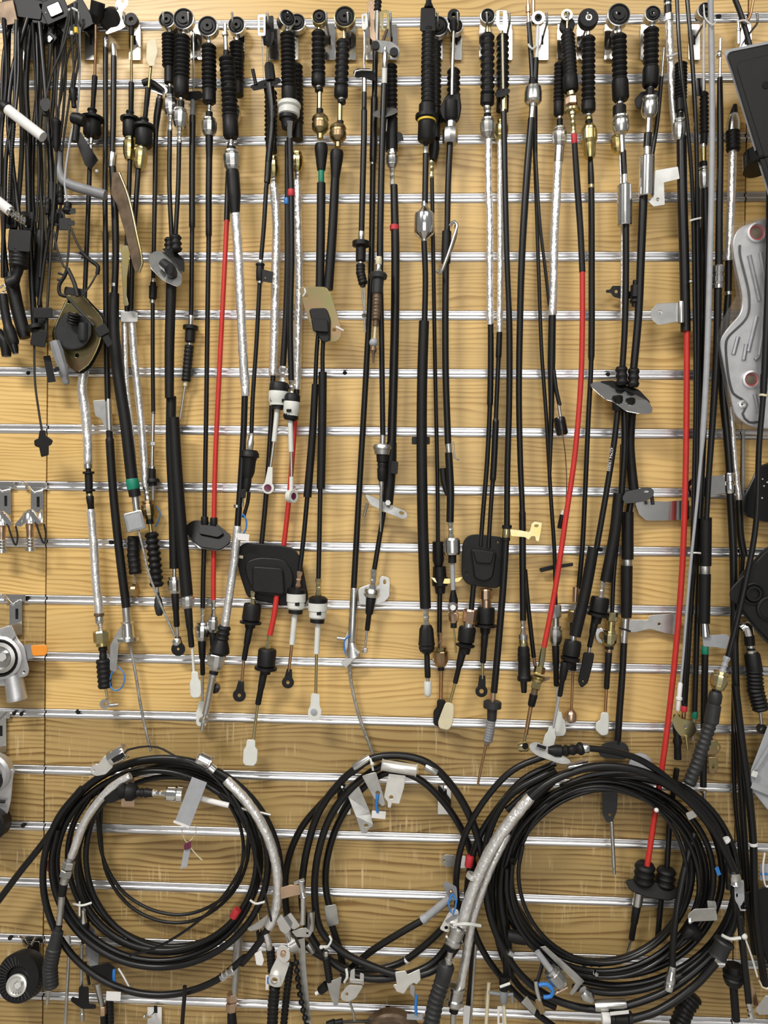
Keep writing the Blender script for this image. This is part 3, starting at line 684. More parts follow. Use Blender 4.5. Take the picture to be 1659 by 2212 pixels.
# ------------------------------------------------------------------ N: white collar cable with two white nylon ends
new('gear_cable_pair', 'cable with white plastic collar at top and two white ring ends with purple bushes', 'cable', 44, G1)
eye(618, 44, 18, ZN, d=46, tx=.5, th=9); neck(621, 60, 76, 11, CH, 46)
bellows('bellows', BK, [(621, 72, 46), (624, 192, 46)], 33, 13); sweep('boot_cuff', BK, [(624, 190, 46), (625, 224, 46)], [(0, 28), (.08, 33), (.92, 33), (1, 30)], n=16)
sweep('white_collar', WH, [(625, 222, 46), (624, 252, 46)], [(0, 44), (.12, 50), (.32, 50), (.4, 40), (.5, 46), (.9, 46), (1, 36)], n=18, angle=30)
sweep('gland', BK, [(623, 250, 46), (622, 278, 46)], [(0, 40), (.3, 40), (.4, 32), (1, 26)], n=16)
sweep('ferrule', ZN, [(626, 262, 54), (626, 300, 48)], [(0, 16), (.3, 13), (1, 9)], n=6)
sweep('sheath', SH, [(626, 298, 46), (627, 360), (629, 410)], 14); collar('red_band', RT, (629, 409), (629, 424), 15)
sweep('sheath', SH, [(629, 422), (630, 560), (627, 700), (629, 822)], 13)
sweep('sheath', BK, [(621, 306, 34), (621, 430, 32), (622, 560, 32), (618, 680, 32), (611, 794, 34)], [(0, 12), (.25, 12), (.4, 15), (1, 14)])
collar('blue_band', BL, (620, 428, 33), (620, 442, 33), 13)
crimp('ferrule', ZN, (611, 792, 36), (609, 830, 40), 15); crimp('ferrule', ZN, (629, 818), (629, 856), 12)
sweep('socket_cap', BK, [(604, 826), (602, 846)], [(0, 36), (.2, 42), (1, 42)], n=18)
sweep('socket_body', WH, [(602, 844), (601, 876)], [(0, 40), (.1, 43), (.7, 43), (.8, 38), (1, 38)], n=20)
plate('socket_slot', VO, rect(613, 865, 8, 6), 1, d=58); plate('socket_slot', VO, rect(587, 863, 6, 6), 1, d=56)
sweep('socket_foot', BK, [(601, 875), (600, 884)], 30, n=16)
tube('white_tube', WH, [(599, 884), (592, 954)], 11); tube('rod', ZN, [(592, 952), (584, 1012)], 6)
r_ = eyeend('ring_end', WH, 584, 1010, 579, 1054, 12, 8, 8, th=6); lathe('purple_bush', PU, 579, 1054, [(8, -2), (8, 4), (3, 3)], par=r_)
CUR['d'] = 60.0
sweep('socket_cap', BK, [(632, 850), (631, 868)], [(0, 26), (.3, 34), (1, 34)], n=18)
sweep('socket_body', WH, [(631, 866), (628, 898)], [(0, 32), (.1, 35), (.7, 35), (.8, 32), (1, 32)], n=20)
plate('socket_slot', VO, rect(624, 887, 10, 6), 1, d=74)
sweep('socket_foot', BK, [(628, 896), (625, 908)], [(0, 32), (.5, 32), (1, 24)], n=16)
tube('white_tube', WH, [(627, 906), (629, 976)], 11); tube('rod', ZN, [(629, 974), (630, 1034)], 6)
sweep('ring_stem', WH, [(630, 1030), (629, 1070)], 10)
r_ = lathe('ring_end', WH, 630, 1072, [(14, -5), (14, 5), (8, 5), (8, -5)], closed=True, tx=1.4); lathe('purple_bush', PU, 631, 1072, [(8, -4), (8, 4), (3, 3)], tx=1.4, par=r_)

# ------------------------------------------------------------------ Q + R: green taped pair through the iridescent plate
new('gear_cable_pair', 'pair with brass nuts and a green tape band through an iridescent gold plate', 'cable', 36, G1)
for (ex, ey, R, bx0, by0, bx1, by1, nr, gx, gy0, gy1, nx, ny0, ny1, sx0, sy0, sx1, sy1) in (
        (690, 40, 16, 688, 68, 688, 164, 8, 690, 196, 244, 692, 238, 300, 694, 312, 694, 368),
        (745, 40, 23, 741, 88, 737, 190, 8, 734, 218, 270, 730, 258, 318, 728, 326, 724, 388)):
    eye(ex, ey, R, IR, d=42); neck((ex + bx0) / 2, ey + R - 2, by0 + 4, 7, YZ, 40)
    bellows('bellows', BK, [(bx0, by0, 40), (bx1, by1, 38)], 31, nr, lo=.74)
    sweep('boot_cuff', BK, [(bx1, by1 - 2, 38), (bx1 - .5, by1 + 22, 38)], [(0, 27), (.1, 30), (.85, 30), (1, 24)], n=14)
    collar('ring', SG, (bx1, by1 + 20, 37), (bx1 + 1, by1 + 27, 37), 17); collar('ring', BK, (bx1 + 1, by1 + 26, 37), (bx1 + 1, by1 + 34, 37), 18)
    tube('rod', YZ, [(gx + .5, gy0, 36), (gx, gy1 - 6, 36)], 11); tube('gland', BK, [(gx + 1, gy1 - 8, 36), (gx + 1, gy1 + 10, 36)], 15)
    fitting('nut', IR, (nx, ny0 + 10), (nx, ny1), 37, [(0, .6), (.12, .92), (.22, 1), (.26, .88), (.34, .88), (.38, 1), (.6, .96), (.75, .6), (.8, .36), (1, .36)], n=18)
    sweep('sleeve_end', BK, [(sx0, sy0), (sx1, sy1)], [(0, 26), (.08, 29), (.3, 28), (1, 18)], n=12)
collar('green_band', GN, (694, 366), (694, 398), 13)
sweep('sleeve', BK, [(694, 396), (693, 500), (691, 626)], 19, n=12); sweep('sleeve', BK, [(724, 386, 40), (718, 500, 40), (709, 626, 40)], [(0, 19), (1, 21)], n=12)
pl = plate('gold_plate', IR, rnd_([(648, 624), (654, 620), (704, 620), (716, 640), (739, 716), (734, 732), (724, 738), (688, 735), (676, 716), (656, 660)], 7), 3, [ell(661, 640, 4, 6), ell(722, 713, 4, 5)], d=48, tilt=(.05, -.1))
plate('rubber_insert', BK, rnd_([(669, 668), (704, 667), (712, 690), (710, 736), (698, 738), (680, 712)], 7), 10, d=50, par=pl, bev=2)
plate('rubber_block', BK, rnd_([(674, 690), (706, 692), (708, 716), (678, 714)], 3), 16, d=54, par=pl, bev=2)
tie([(658, 622, 52), (660, 632, 54), (655, 640, 52)], PW, 4); tie([(726, 706, 54), (734, 710, 56), (742, 714, 54)], PW, 4)
sweep('sheath', SH, [(688, 712, 44), (684, 760, 40), (681, 832, 36)], 9.5); sweep('sheath', SH, [(700, 714, 46), (697, 760, 42), (697, 808, 40)], 9.5)
sweep('sleeve', BK, [(681, 830), (675, 940), (664, 1074)], [(0, 15), (1, 18)], n=12); sweep('sleeve', BK, [(697, 804, 40), (696, 920, 40), (693, 1056, 40)], 18.5, n=12)
tube('sheath', SH, [(664, 1072), (656, 1160), (647, 1238)], 10.5); tube('sheath', SH, [(692, 1054, 40), (690, 1160, 40), (688, 1254, 40)], 10.5)
for nm, (fx0, fy0, fx1, fy1), (cx, cy), (tx0, ty0, tx1, ty1), fm, dd in (('a', (647, 1234, 643, 1270), (641, 1268), (637, 1326, 631, 1392), PK, 36), ('b', (688, 1250, 688, 1288), (688, 1288), (687, 1346, 684, 1412), YZ, 40)):
    CUR['d'] = float(dd)
    crimp('ferrule', fm, (fx0, fy0), (fx1, fy1), 13)
    sweep('socket_cap', BK, [(cx, cy), (cx - 1, cy + 16)], [(0, 28), (.3, 41), (1, 41)], n=18)
    sweep('socket_body', WH, [(cx - 1, cy + 14), (cx - 2, cy + 48)], [(0, 42), (.5, 42), (.55, 38), (.9, 38), (1, 32)], n=20)
    plate('socket_slot', VO, rect(cx + 1, cy + 37, 9, 7), 1, d=dd + 15)
    sweep('socket_foot', BK, [(cx - 2, cy + 47), (cx - 3, cy + 57)], 31, n=16)
    tube('white_tube', WH, [(tx0, ty0), (tx1, ty1)], 12.5)
CUR['d'] = 36.0
tube('rod', CU, [(631, 1390), (624, 1450)], 7); eyeend('eye_end', BK, 625, 1446, 622, 1474, 12, 5, 9)
CUR['d'] = 40.0
tube('rod', YZ, [(684, 1410), (682, 1502)], 7)
pl = plate('fork_end', WH, rnd_([(673, 1498), (690, 1500), (690, 1524), (694, 1534), (692, 1550), (686, 1556), (672, 1556), (666, 1548), (666, 1534), (671, 1524)], 3), 11); lathe('fork_eye', LG, 679, 1536, [(7, -1), (7, 7), (5, 7.5)], par=pl)

# ------------------------------------------------------------------ S: T-bar clutch cable
new('clutch_cable', 'thin clutch cable hung by a rod with a black and steel T bar', 'cable', 36, G1)
plate('fork', SG, rnd_([(781, 30), (793, 28), (795, 56), (790, 64), (783, 64)], 3), 8, [rect(787, 42, 4, 16)], d=46); tube('rod', ZN, [(787, 62, 44), (787, 152, 38)], 3.5, n=8)
pl = plate('t_bar', BK, rnd_([(762, 156), (772, 148), (800, 148), (812, 160), (806, 176), (786, 166), (768, 168)], 6), 8, d=38, tilt=(0, -.3)); tube('t_bar_edge', SG, [(765, 165, 45), (768, 154, 47), (780, 151, 47), (804, 152, 46)], 4, par=pl)
collar('ferrule', ZN, (787, 164), (787, 204), 10)
sweep('sheath', SH, [(787, 200), (786, 300), (783, 420), (781, 502)], [(0, 11), (.12, 11), (.13, 13.5), (1, 13)])
collar('ferrule', ZN, (781, 500), (780, 524), 14)
sweep('flange', BK, [(780, 520), (779, 566)], [(0, 20), (.05, 38), (.25, 38), (.32, 22), (.95, 21), (1, 15)], n=16)
collar('ring', ZN, (779, 564), (779, 573), 13); bellows('bellows', BK, [(779, 571), (779, 590), (785, 614)], 21, 6, lo=.88)
tube('tip', BK, [(784, 612), (784, 620)], 12); tube('rod', ZN, [(781, 618), (787, 680), (789, 718)], 4); tube('rod', ZN, [(788, 618), (788, 680)], 3); hexnut('rod_nut', ZN, (786, 678), (787, 685), 11)

# ------------------------------------------------------------------ T: long thick sheath with angled silver foot and bare wire to coil
new('brake_cable', 'long black cable with silver tube foot, angled cone and bare wire reaching the middle coil', 'cable', 16, G1)
bellows('top_boot', BK, [(817, 0, 46), (815, 26, 44)], 17, 3); plate('tab', PK, rnd_([(791, 8), (800, -1), (812, 6), (812, 90), (800, 84), (797, 30)], 6), 2, [ell(798, 11, 3)], d=40)
tube('steel_tube', ZN, [(815, 24, 44), (814, 88, 34)], 14)
sweep('sheath', SH, [(811, 110, 22), (809, 204), (806, 340), (801, 600), (790, 820), (776, 1060), (764, 1274)], [(0, 12), (.08, 12), (.085, 16), (.2, 16), (.205, 13), (1, 13.5)])
collar('ring', ZN, (805, 350), (805, 357), 13)
sweep('steel_tube', ZN, [(765, 1270), (760, 1386)], [(0, 15), (.02, 17), (.56, 17), (.58, 18), (.94, 18), (1, 17)], n=16); tube('seal', BK, [(760, 1382), (760, 1388)], 16)
sweep('angled_cone', ZN, [(759, 1386), (762, 1400), (764, 1418)], [(0, 15), (.5, 26), (1, 38)], n=14); plate('slot_block', ZN, rect(757, 1421, 14, 44, 41), 12, d=20)
tube('inner_wire', WI, [(755, 1436), (758, 1470), (775, 1545), (795, 1600), (808, 1636)], 7.5, n=8)
tie([(757, 1372, 24), (744, 1384, 20), (744, 1404, 18), (748, 1416, 20)], BL, 3); plate('side_wing', SG, rnd_([(744, 1380), (756, 1350), (754, 1392), (746, 1408)], 3), 3, d=14); tube('stud', SG, [(728, 1378, 14), (746, 1380, 14)], 8)

# ------------------------------------------------------------------ U: grey bow tie plate and white sleeve
new('clutch_cable', 'cable with grey bow tie head plate and white sleeve, ending in a steel spike', 'cable', 48, G1)
plate('slotted_end', YZ, rnd_(rect(832, 44, 17, 44), 7), 5, [rnd_(rect(832, 44, 9, 34), 4)], d=48); tube('hanger', BR, [(836, 64, 50), (826, 92, 54)], 7)
pl = plate('bow_tie_plate', DS, rnd_([(802, 92), (812, 86), (846, 90), (864, 104), (862, 122), (850, 126), (838, 112), (820, 114), (806, 106)], 7), 9, d=52, tilt=(0, -.15)); lathe('plate_bush', BK, 811, 100, [(9, 0), (9, 4), (3, 4)], d=58, par=pl); lathe('plate_bush', BK, 851, 114, [(9, 0), (9, 4), (3, 4)], d=57, par=pl)
sweep('ferrule', ZN, [(832, 102, 56), (831, 146, 50)], [(0, 8), (.2, 9), (.25, 12), (1, 11)], n=14)
tube('white_sleeve', WH, [(831, 144), (830, 184)], 12)
sweep('sheath', SH, [(830, 182), (826, 300), (823, 420), (821, 558), (824, 720), (827, 942, 44)], [(0, 14), (.2, 14), (.5, 15), (.55, 12.5), (1, 12)])
pl = collar('ferrule', ZN, (827, 938, 44), (826, 962, 44), 12)
sweep('flange', SG, [(826, 958, 44), (825, 982, 44)], [(0, 12), (.1, 34), (.3, 40), (.5, 40), (.55, 36), (1, 32)], n=18)
sweep('gland', BK, [(826, 980, 44), (825, 1040, 44)], [(0, 27), (.3, 24), (.32, 19), (.4, 22), (.48, 19), (.56, 22), (.9, 20), (1, 14)], n=14)
sweep('spike', SG, [(824, 1036, 44), (822, 1148, 44)], [(0, 9), (.08, 12), (.16, 7), (.6, 7), (.62, 4), (1, 3)], n=10)

# ------------------------------------------------------------------ U2: dusty brown springy end hanging in front
new('clutch_cable', 'dusty cable end with cream cap, black flange and rusty spring boot', 'cable', 66, G1)
collar('cream_cap', CR, (818, 555), (818, 572), 14); sweep('ferrule', ZN, [(818, 570), (817, 594)], [(0, 11), (.5, 12), (1, 26)], n=14)
sweep('flange', DG, [(817, 590), (815, 634)], [(0, 34), (.1, 40), (.26, 38), (.3, 26), (1, 24)], n=18)
bellows('spring_boot', BR, [(815, 632), (812, 692)], 20, 8, lo=.82); tube('tip', BR, [(812, 690), (811, 704)], 13); tube('rod', CR, [(811, 702), (809, 734)], 6)
ball('cotton_ball', LG, 807, 740, 19); sweep('nipple', BR, [(807, 748), (806, 784)], [(0, 10), (.25, 15), (.4, 8), (1, 4)])

# ------------------------------------------------------------------ V: thick cable with grey disc, red band and lever foot
new('gear_cable', 'thick cable with grey disc and red band whose foot carries a grey lever', 'cable', 30, G1)
bellows('bellows', BK, [(845, 140, 26), (846, 262, 26)], 27, 12); tube('boot_cuff', BK, [(846, 260, 26), (846, 326, 28)], 27); plate('side_tab', BK, rnd_([(856, 284), (868, 288), (872, 304), (858, 306)], 3), 6, d=28)
pl = plate('grey_disc', DS, ell(832, 243, 27, 9, -10), 5, d=42, tilt=(.1, .8)); tube('pin', SG, [(836, 258, 40), (834, 284, 38)], 4)
collar('ring', ZN, (846, 324), (847, 334), 20); fitting('nut', ZN, (847, 332), (847, 364), 27); crimp('ferrule', SG, (847, 360), (848, 404), 12)
sweep('sheath', SH, [(851, 400), (854, 540), (853, 700), (850, 820), (846, 960)], [(0, 16), (.2, 18), (1, 20)], n=12)
collar('red_band', RT, (852, 486), (852, 498), 20)
sweep('foot_sleeve', BK, [(846, 956), (841, 1040), (837, 1090)], [(0, 22), (.3, 26), (1, 24)], n=12); plate('clip', BK, rnd_([(846, 996), (860, 998), (858, 1024), (844, 1022)], 2), 9, d=42)
pl = plate('lever', DS, rnd_([(788, 1068), (800, 1070), (840, 1090), (876, 1104), (882, 1116), (872, 1122), (836, 1108), (800, 1090)], 6), 8, [ell(868, 1108, 6, 4, 20)], d=36, tilt=(0, .2)); tube('lever_peg', SG, [(794, 1088, 34), (786, 1116, 26)], 6, par=pl); hexnut('lever_bolt', SG, (838, 1086, 48), (838, 1086, 41), 14)
tube('sheath', SH, [(829, 1106, 24), (820, 1160, 22), (808, 1234, 22)], 11)
CUR['d'] = 24.0
plate('foot_bracket', SG, rnd_([(774, 1272), (800, 1262), (812, 1268), (820, 1262), (820, 1248), (828, 1244), (842, 1250), (841, 1288), (828, 1302), (800, 1308), (776, 1304)], 5), 2.5, [ell(831, 1257, 3.5, 6)], d=13)
crimp('ferrule', ZN, (808, 1230), (804, 1276), 14); sweep('nut', ZN, [(804, 1272), (802, 1290)], [(0, 28), (.3, 34), (.5, 28), (.6, 36), (1, 28)], n=12)
boot('boot', BK, (802, 1288), (793, 1362), 22, 11); tube('rod', ZN, [(793, 1360), (788, 1404)], 5); hexnut('rod_nut', SG, (789, 1400), (788, 1410), 12)

# ------------------------------------------------------------------ W: tall black head, yellow ring, steel damper
new('gear_cable', 'cable with tall black head, yellow ring and shiny bottle shaped steel damper', 'cable', 42, G1)
sweep('head_top', BK, [(926, -6, 54), (926, 20, 54)], [(0, 12), (.4, 12), (1, 25)], n=8); plate('head_block', BK, rnd_([(911, 18), (938, 18), (940, 66), (909, 66)], 3), 18, d=52, bev=2)
bellows('bellows', BK, [(926, 62, 52), (924, 150, 50), (924, 226, 50)], 30, 17, lo=.8)
sweep('socket', BK, [(923, 224, 48), (921, 306, 46)], [(0, 30), (.04, 36), (.28, 36), (.31, 50), (.4, 50), (.46, 37), (.95, 38), (1, 32)], n=20)
sweep('yellow_ring', YT, [(922, 257, 48), (922, 264, 48)], 40, n=20)
sweep('ferrule', ZN, [(919, 304), (920, 336)], [(0, 11), (.4, 11), (.45, 13), (.7, 9), (1, 12)], n=8)
tube('sheath', SH, [(920, 332), (918, 440)], 13.5)
sweep('damper', CH, [(917, 436), (916, 524)], [(0, 13), (.12, 14), (.2, 24), (.3, 42), (.34, 44), (.74, 44), (.8, 40), (.9, 20), (.93, 14), (1, 12)], n=24, angle=25)
tube('sheath', SH, [(916, 520), (919, 600), (917, 700)], 13)
sweep('sleeve', BK, [(916, 694), (912, 820), (911, 960), (913, 1120), (919, 1314)], [(0, 22), (1, 24)], n=12)
plate('strip_clip', BK, rnd_(rect(909, 952, 38, 15), 2), 6, d=32)
crimp('ferrule', ZN, (919, 1312), (921, 1354), 15)
sweep('gland', BK, [(921, 1350), (922, 1412)], [(0, 22), (.15, 32), (.6, 36), (.66, 38), (.74, 34), (.8, 36), (.92, 30), (1, 16)], n=10, angle=30)
boot('boot', BK, (922, 1410), (924, 1464), 12, 13); tube('rod', ZN, [(924, 1462), (924, 1476)], 8)
sweep('white_tip', WH, [(924, 1472), (924, 1506)], [(0, 15), (.1, 17), (.7, 17), (.9, 13), (1, 6)], n=14)

# ------------------------------------------------------------------ X: thin cable with gold flange, copper rod
new('gear_cable', 'thin cable behind the tall head, with brass flange and copper rod at its foot', 'cable', 16, G1)
eye(946, 60, 22, SG, d=20); bellows('bellows', BK, [(940, 90, 20), (940, 238, 22)], 27, 13); tube('boot_cuff', BK, [(940, 236, 22), (939, 300, 22)], 24)
plate('ear', BK, ell(948, 256, 14, 10), 5, d=22); sweep('gland', BK, [(938, 306), (936, 346)], [(0, 22), (.4, 25), (1, 18)], n=10)
crimp('ferrule', YZ, (933, 346), (933, 386), 10)
tube('sheath', SH, [(933, 382), (936, 560), (940, 800), (945, 1040), (946, 1176)], 9)
sweep('gland', BK, [(946, 1170), (947, 1228)], [(0, 24), (.7, 25), (1, 14)], n=14)
sweep('grommet', BK, [(949, 1224), (951, 1282)], [(0, 28), (.38, 30), (.4, 34), (.7, 34), (.75, 24), (1, 20)], n=16)
plate('flange', YZ, rnd_([(930, 1246), (942, 1250), (980, 1250), (1000, 1246), (992, 1256), (966, 1261), (940, 1258)], 3), 14, d=20, tilt=(0, .2))
tube('sheath', SH, [(950, 1278), (949, 1370)], 11); crimp('ferrule', PK, (949, 1366), (950, 1404), 13)
fitting('nut', IR, (951, 1398), (952, 1440), 34); tube('gland', BK, [(952, 1434), (953, 1448)], 15)
tube('rod', CU, [(953, 1446), (952, 1518)], 9.5)
plate('end_block', BK, rnd_([(946, 1512), (960, 1512), (962, 1530), (964, 1560), (954, 1570), (938, 1564), (938, 1536), (946, 1528)], 5), 10, d=16, bev=2)

# ------------------------------------------------------------------ Y: black eyelet, steel rod, gold rimmed loop lever
new('gear_cable', 'cable with black eyelet and steel rod head, steel loop lever and knurled steel nut', 'cable', 36, G1)
lathe('eyelet', BK, 980, 36, [(13, -5), (13, 5), (5, 5), (5, -5)], d=46, closed=True); sweep('eyelet_stem', BK, [(980, 46, 46), (980, 72, 44)], [(0, 18), (1, 10)])
tube('rod', ZN, [(980, 68, 46), (977, 152, 50), (976, 206, 52)], [(0, 6), (.4, 8), (1, 7)])
eye(984, 60, 16, SG, d=22); bellows('bellows', BK, [(980, 150, 30), (980, 212, 30)], 29, 5); plate('ears', BK, rnd_([(952, 236), (966, 208), (990, 202), (994, 232), (990, 256), (958, 256)], 5), 16, d=36, bev=3)
sweep('gland', BK, [(974, 222), (974, 262)], [(0, 34), (.9, 36), (1, 30)], n=16)
sweep('ferrule', ZN, [(974, 258), (973, 282)], 22, n=12); hexnut('nut', ZN, (973, 278), (972, 312), 33, n=8)
sweep('sheath', SH, [(972, 308), (968, 400), (966, 504)], [(0, 14), (1, 13)])
lp = tube('loop_lever', ZN, [(972, 488, 50), (981, 478, 54), (987, 484, 56), (978, 520, 58), (962, 566, 58), (950, 590, 54), (944, 586, 50)], 7, step=6); tube('loop_back', BR, [(984, 486, 40), (986, 500, 38), (970, 550, 38), (948, 590, 40)], 6, par=lp)
sweep('sleeve', BK, [(965, 500), (963, 568)], 20, n=12)
sweep('sheath', SH, [(963, 566), (962, 700), (963, 820), (968, 960)], 15)
collar('clip', ZN, (968, 957), (970, 981), 15); tube('clip_hook', ZN, [(979, 954, 40), (980, 970, 42), (982, 990, 42), (992, 994, 40)], 4)
sweep('sheath', SH, [(969, 978), (973, 1060), (972, 1128)], 17); sweep('side_sleeve', BK, [(957, 1012, 26), (959, 1040, 28), (966, 1070, 32)], [(0, 17), (.5, 15), (1, 8)])
crimp('ferrule', ZN, (973, 1124), (975, 1164), 13); hexnut('knurled_nut', ZN, (976, 1162), (977, 1198), 35, n=16)
tube('gland', BK, [(977, 1196), (977, 1216)], 18); tube('white_tube', LG, [(977, 1212), (979, 1276)], 10)
sweep('joint', BK, [(979, 1272), (980, 1320)], [(0, 9), (.5, 20), (1, 16)]); lathe('ball_stud', ZN, 978, 1311, [(11, -2), (11, 5), (6, 9), (4, 9)], d=46); fitting('nut', PK, (980, 1318), (980, 1346), 22); tube('gland', BK, [(980, 1344), (980, 1356)], 14); tube('rod', YZ, [(980, 1354), (985, 1410)], 4)

# ------------------------------------------------------------------ Z + AA: foil pair through the rounded black plate
new('gear_cable_pair', 'two foil wrapped cables side by side through a rounded black rubber plate', 'cable', 26, G1)
eye(1053, 38, 16, SG, d=42); neck(1053, 54, 78, 8, YZ, 42)
bellows('bellows', BK, [(1053, 74, 42), (1053, 208, 38)], 31, 9, lo=.72); sweep('boot_cuff', BK, [(1053, 205, 38), (1052, 228, 36)], [(0, 26), (.1, 30), (.85, 30), (1, 24)], n=14)
collar('ring', SG, (1052, 226, 36), (1053, 238, 36), 17); collar('ring', SG, (1053, 238, 34), (1053, 246, 34), 14); tube('gland', BK, [(1053, 244, 32), (1053, 260, 30)], 16)
fitting('nut', SG, (1053, 256, 30), (1054, 298, 28), 33)
foil('foil_sleeve', [(1055, 294), (1055, 380), (1058, 480), (1058, 600), (1059, 702)], 15.5)
sweep('sheath', SH, [(1060, 698), (1060, 790), (1058, 880), (1052, 1000), (1044, 1100), (1038, 1180)], [(0, 13), (.36, 13.5), (.37, 10.5), (1, 10)])
bellows('bellows', BK, [(1086, 76, 24), (1086, 216, 24)], 28, 11); sweep('boot_cuff', BK, [(1086, 214, 24), (1085, 240, 24)], 27)
fitting('nut', YZ, (1084, 262, 22), (1082, 306, 22), 30)
foil('foil_sleeve', [(1081, 302, 24), (1081, 420, 24), (1081, 560, 24), (1079, 722, 24)], 13.5)
sweep('sheath', SH, [(1079, 718, 26), (1077, 770, 26), (1073, 860, 26), (1067, 1000, 26), (1060, 1100, 26), (1055, 1184, 28)], [(0, 13), (.11, 13), (.12, 10), (.4, 10), (.41, 14), (.68, 14), (.69, 10), (1, 9.5)])
pl = plate('rubber_plate', BK, rnd_([(1000, 1174), (1010, 1158), (1030, 1155), (1088, 1162), (1092, 1180), (1083, 1256), (1076, 1270), (1010, 1262), (998, 1244)], 12), 7, [ell(1075, 1171, 3.5), ell(1008, 1238, 4)], d=24, tilt=(.03, -.02), bev=1.5)
plate('raised_wedge', BK, rnd_([(1020, 1188), (1070, 1194), (1062, 1246), (1048, 1254), (1028, 1248)], 6), 16, d=30, par=pl, bev=3); plate('wedge_tip', BK, rnd_([(1024, 1190), (1066, 1194), (1060, 1216), (1030, 1214)], 3), 20, d=33, par=pl, bev=2)
CUR['d'] = 34.0
tube('sheath', SH, [(1023, 1264), (1018, 1318)], 12); hexnut('nut', PK, (1017, 1316), (1013, 1346), 31, n=12); collar('ring', ZN, (1013, 1344), (1011, 1358), 23)
sweep('gland', BK, [(1010, 1354), (1003, 1412)], [(0, 34), (.1, 38), (.55, 36), (.6, 26), (.66, 42), (.72, 40), (.78, 26), (1, 22)], n=12)
boot('boot', BK, (1001, 1400), (983, 1476), 18, 11); tube('rod', YZ, [(984, 1472), (971, 1520)], 7)
plate('cream_end', CR, rnd_([(964, 1518), (979, 1522), (979, 1540), (976, 1564), (968, 1576), (950, 1572), (948, 1560), (956, 1538)], 5), 12, d=34, bev=2)
tube('nut', PK, [(1050, 1272, 22), (1050, 1314, 22)], 22); hexnut('nut', PK, (1050, 1272, 22), (1050, 1296, 22), 28, n=12)
CUR['d'] = 22.0
sweep('gland', BK, [(1050, 1312), (1048, 1368)], [(0, 36), (.1, 39), (.6, 39), (.64, 34), (.66, 48), (.74, 48), (.76, 24), (1, 20)], n=16)
boot('boot', BK, (1048, 1362), (1043, 1432), 16, 13); tube('rod', YZ, [(1043, 1430), (1042, 1466)], 7); eyeend('eye_end', BK, 1042, 1460, 1040, 1493, 12, 6, 11)

# ------------------------------------------------------------------ AB: fork end clutch cable with yellow bracket
new('clutch_cable', 'long clutch cable with grey fork end, gold side bracket and grey foot boot', 'cable', 46, G1)
plate('fork_end', SG, rnd_([(1073, 22), (1095, 22), (1097, 52), (1090, 66), (1078, 66), (1071, 50)], 3), 12, [rnd_(rect(1083, 38, 8, 28), 2)], d=48)
tube('rod', CR, [(1085, 64, 48), (1087, 192, 46)], 4.5, n=8); plate('head_disc', DG, ell(1085, 200, 17, 8, -18), 5, d=46, tilt=(.3, .7))
tube('ferrule', YZ, [(1088, 208), (1088, 242)], 13)
sweep('sheath', SH, [(1088, 238), (1091, 400), (1095, 560), (1100, 700), (1100, 860), (1096, 1020), (1095, 1142)], [(0, 13), (.45, 12), (.5, 13.5), (1, 13)])
collar('ring', BK, (1095, 1134), (1095, 1142), 21); collar('gold_clamp', YZ, (1094, 1141), (1093, 1162), 17); collar('ring', BK, (1093, 1161), (1093, 1168), 18)
pl = plate('gold_bracket', YZ, rnd_([(1102, 1144), (1124, 1146), (1144, 1150), (1148, 1134), (1156, 1127), (1171, 1130), (1168, 1150), (1164, 1170), (1158, 1168), (1156, 1158), (1148, 1158), (1142, 1166), (1134, 1160), (1104, 1158)], 2), 2, [ell(1159, 1136, 5, 3.5)], d=44)
sweep('sheath', SH, [(1093, 1164), (1088, 1250), (1081, 1340), (1074, 1420), (1067, 1496)], 15)
tube('ferrule', PK, [(1066, 1492), (1064, 1518)], 12)
sweep('flange', DG, [(1064, 1514), (1062, 1558)], [(0, 32), (.06, 39), (.34, 39), (.4, 22), (.95, 20), (1, 14)], n=18)
bellows('grey_boot', GY, [(1061, 1556), (1058, 1580), (1053, 1602)], 21, 8, lo=.88)
hexnut('nut', PK, (1053, 1600), (1051, 1610), 14); tube('rod', CU, [(1050, 1608), (1040, 1655), (1032, 1696)], 5.5)

# ------------------------------------------------------------------ BB: glossy double cable with white rod ring end
new('gear_cable_pair', 'glossy black double cable with silver ring end and white rod above a fat steel nut', 'cable', 38, G1)
lathe('ring_end', ZN, 1162, 41, [(14, -4), (14, 4), (8, 4), (8, -4)], d=46, closed=True); lathe('ring_bush', BK, 1162, 41, [(7.8, -5), (7.8, 5), (4, 5), (4, -5)], d=46, closed=True)
tube('white_rod', PW, [(1162, 54, 46), (1159, 130, 44)], [(0, 6), (.2, 9), (1, 8)])
tube('steel_pipe', PK, [(1140, -6, 40), (1142, 54, 40)], [(0, 6), (.3, 6), (.31, 11), (.55, 11), (.56, 7), (1, 7)]); tube('steel_pipe', PK, [(1152, -6, 34), (1152, 40, 34)], 8)
tube('sheath', SH, [(1142, 50, 40), (1148, 130, 40), (1151, 194, 40)], 11); tube('sheath', SH, [(1158, 126, 44), (1155, 194, 40)], 12)
tie([(1141, 96, 48), (1150, 106, 50), (1158, 100, 48)], WH, 5)
sweep('boot_cuff', SH, [(1152, 170, 39), (1152, 196, 39)], [(0, 18), (1, 26)])
fitting('nut', ZN, (1152, 186), (1151, 232), 37, [(0, .75), (.08, .9), (.25, .96), (.3, 1), (.7, 1), (.8, .85), (.86, .5), (1, .45)], n=20)
tube('ferrule', ZN, [(1151, 222), (1148, 260)], 14)
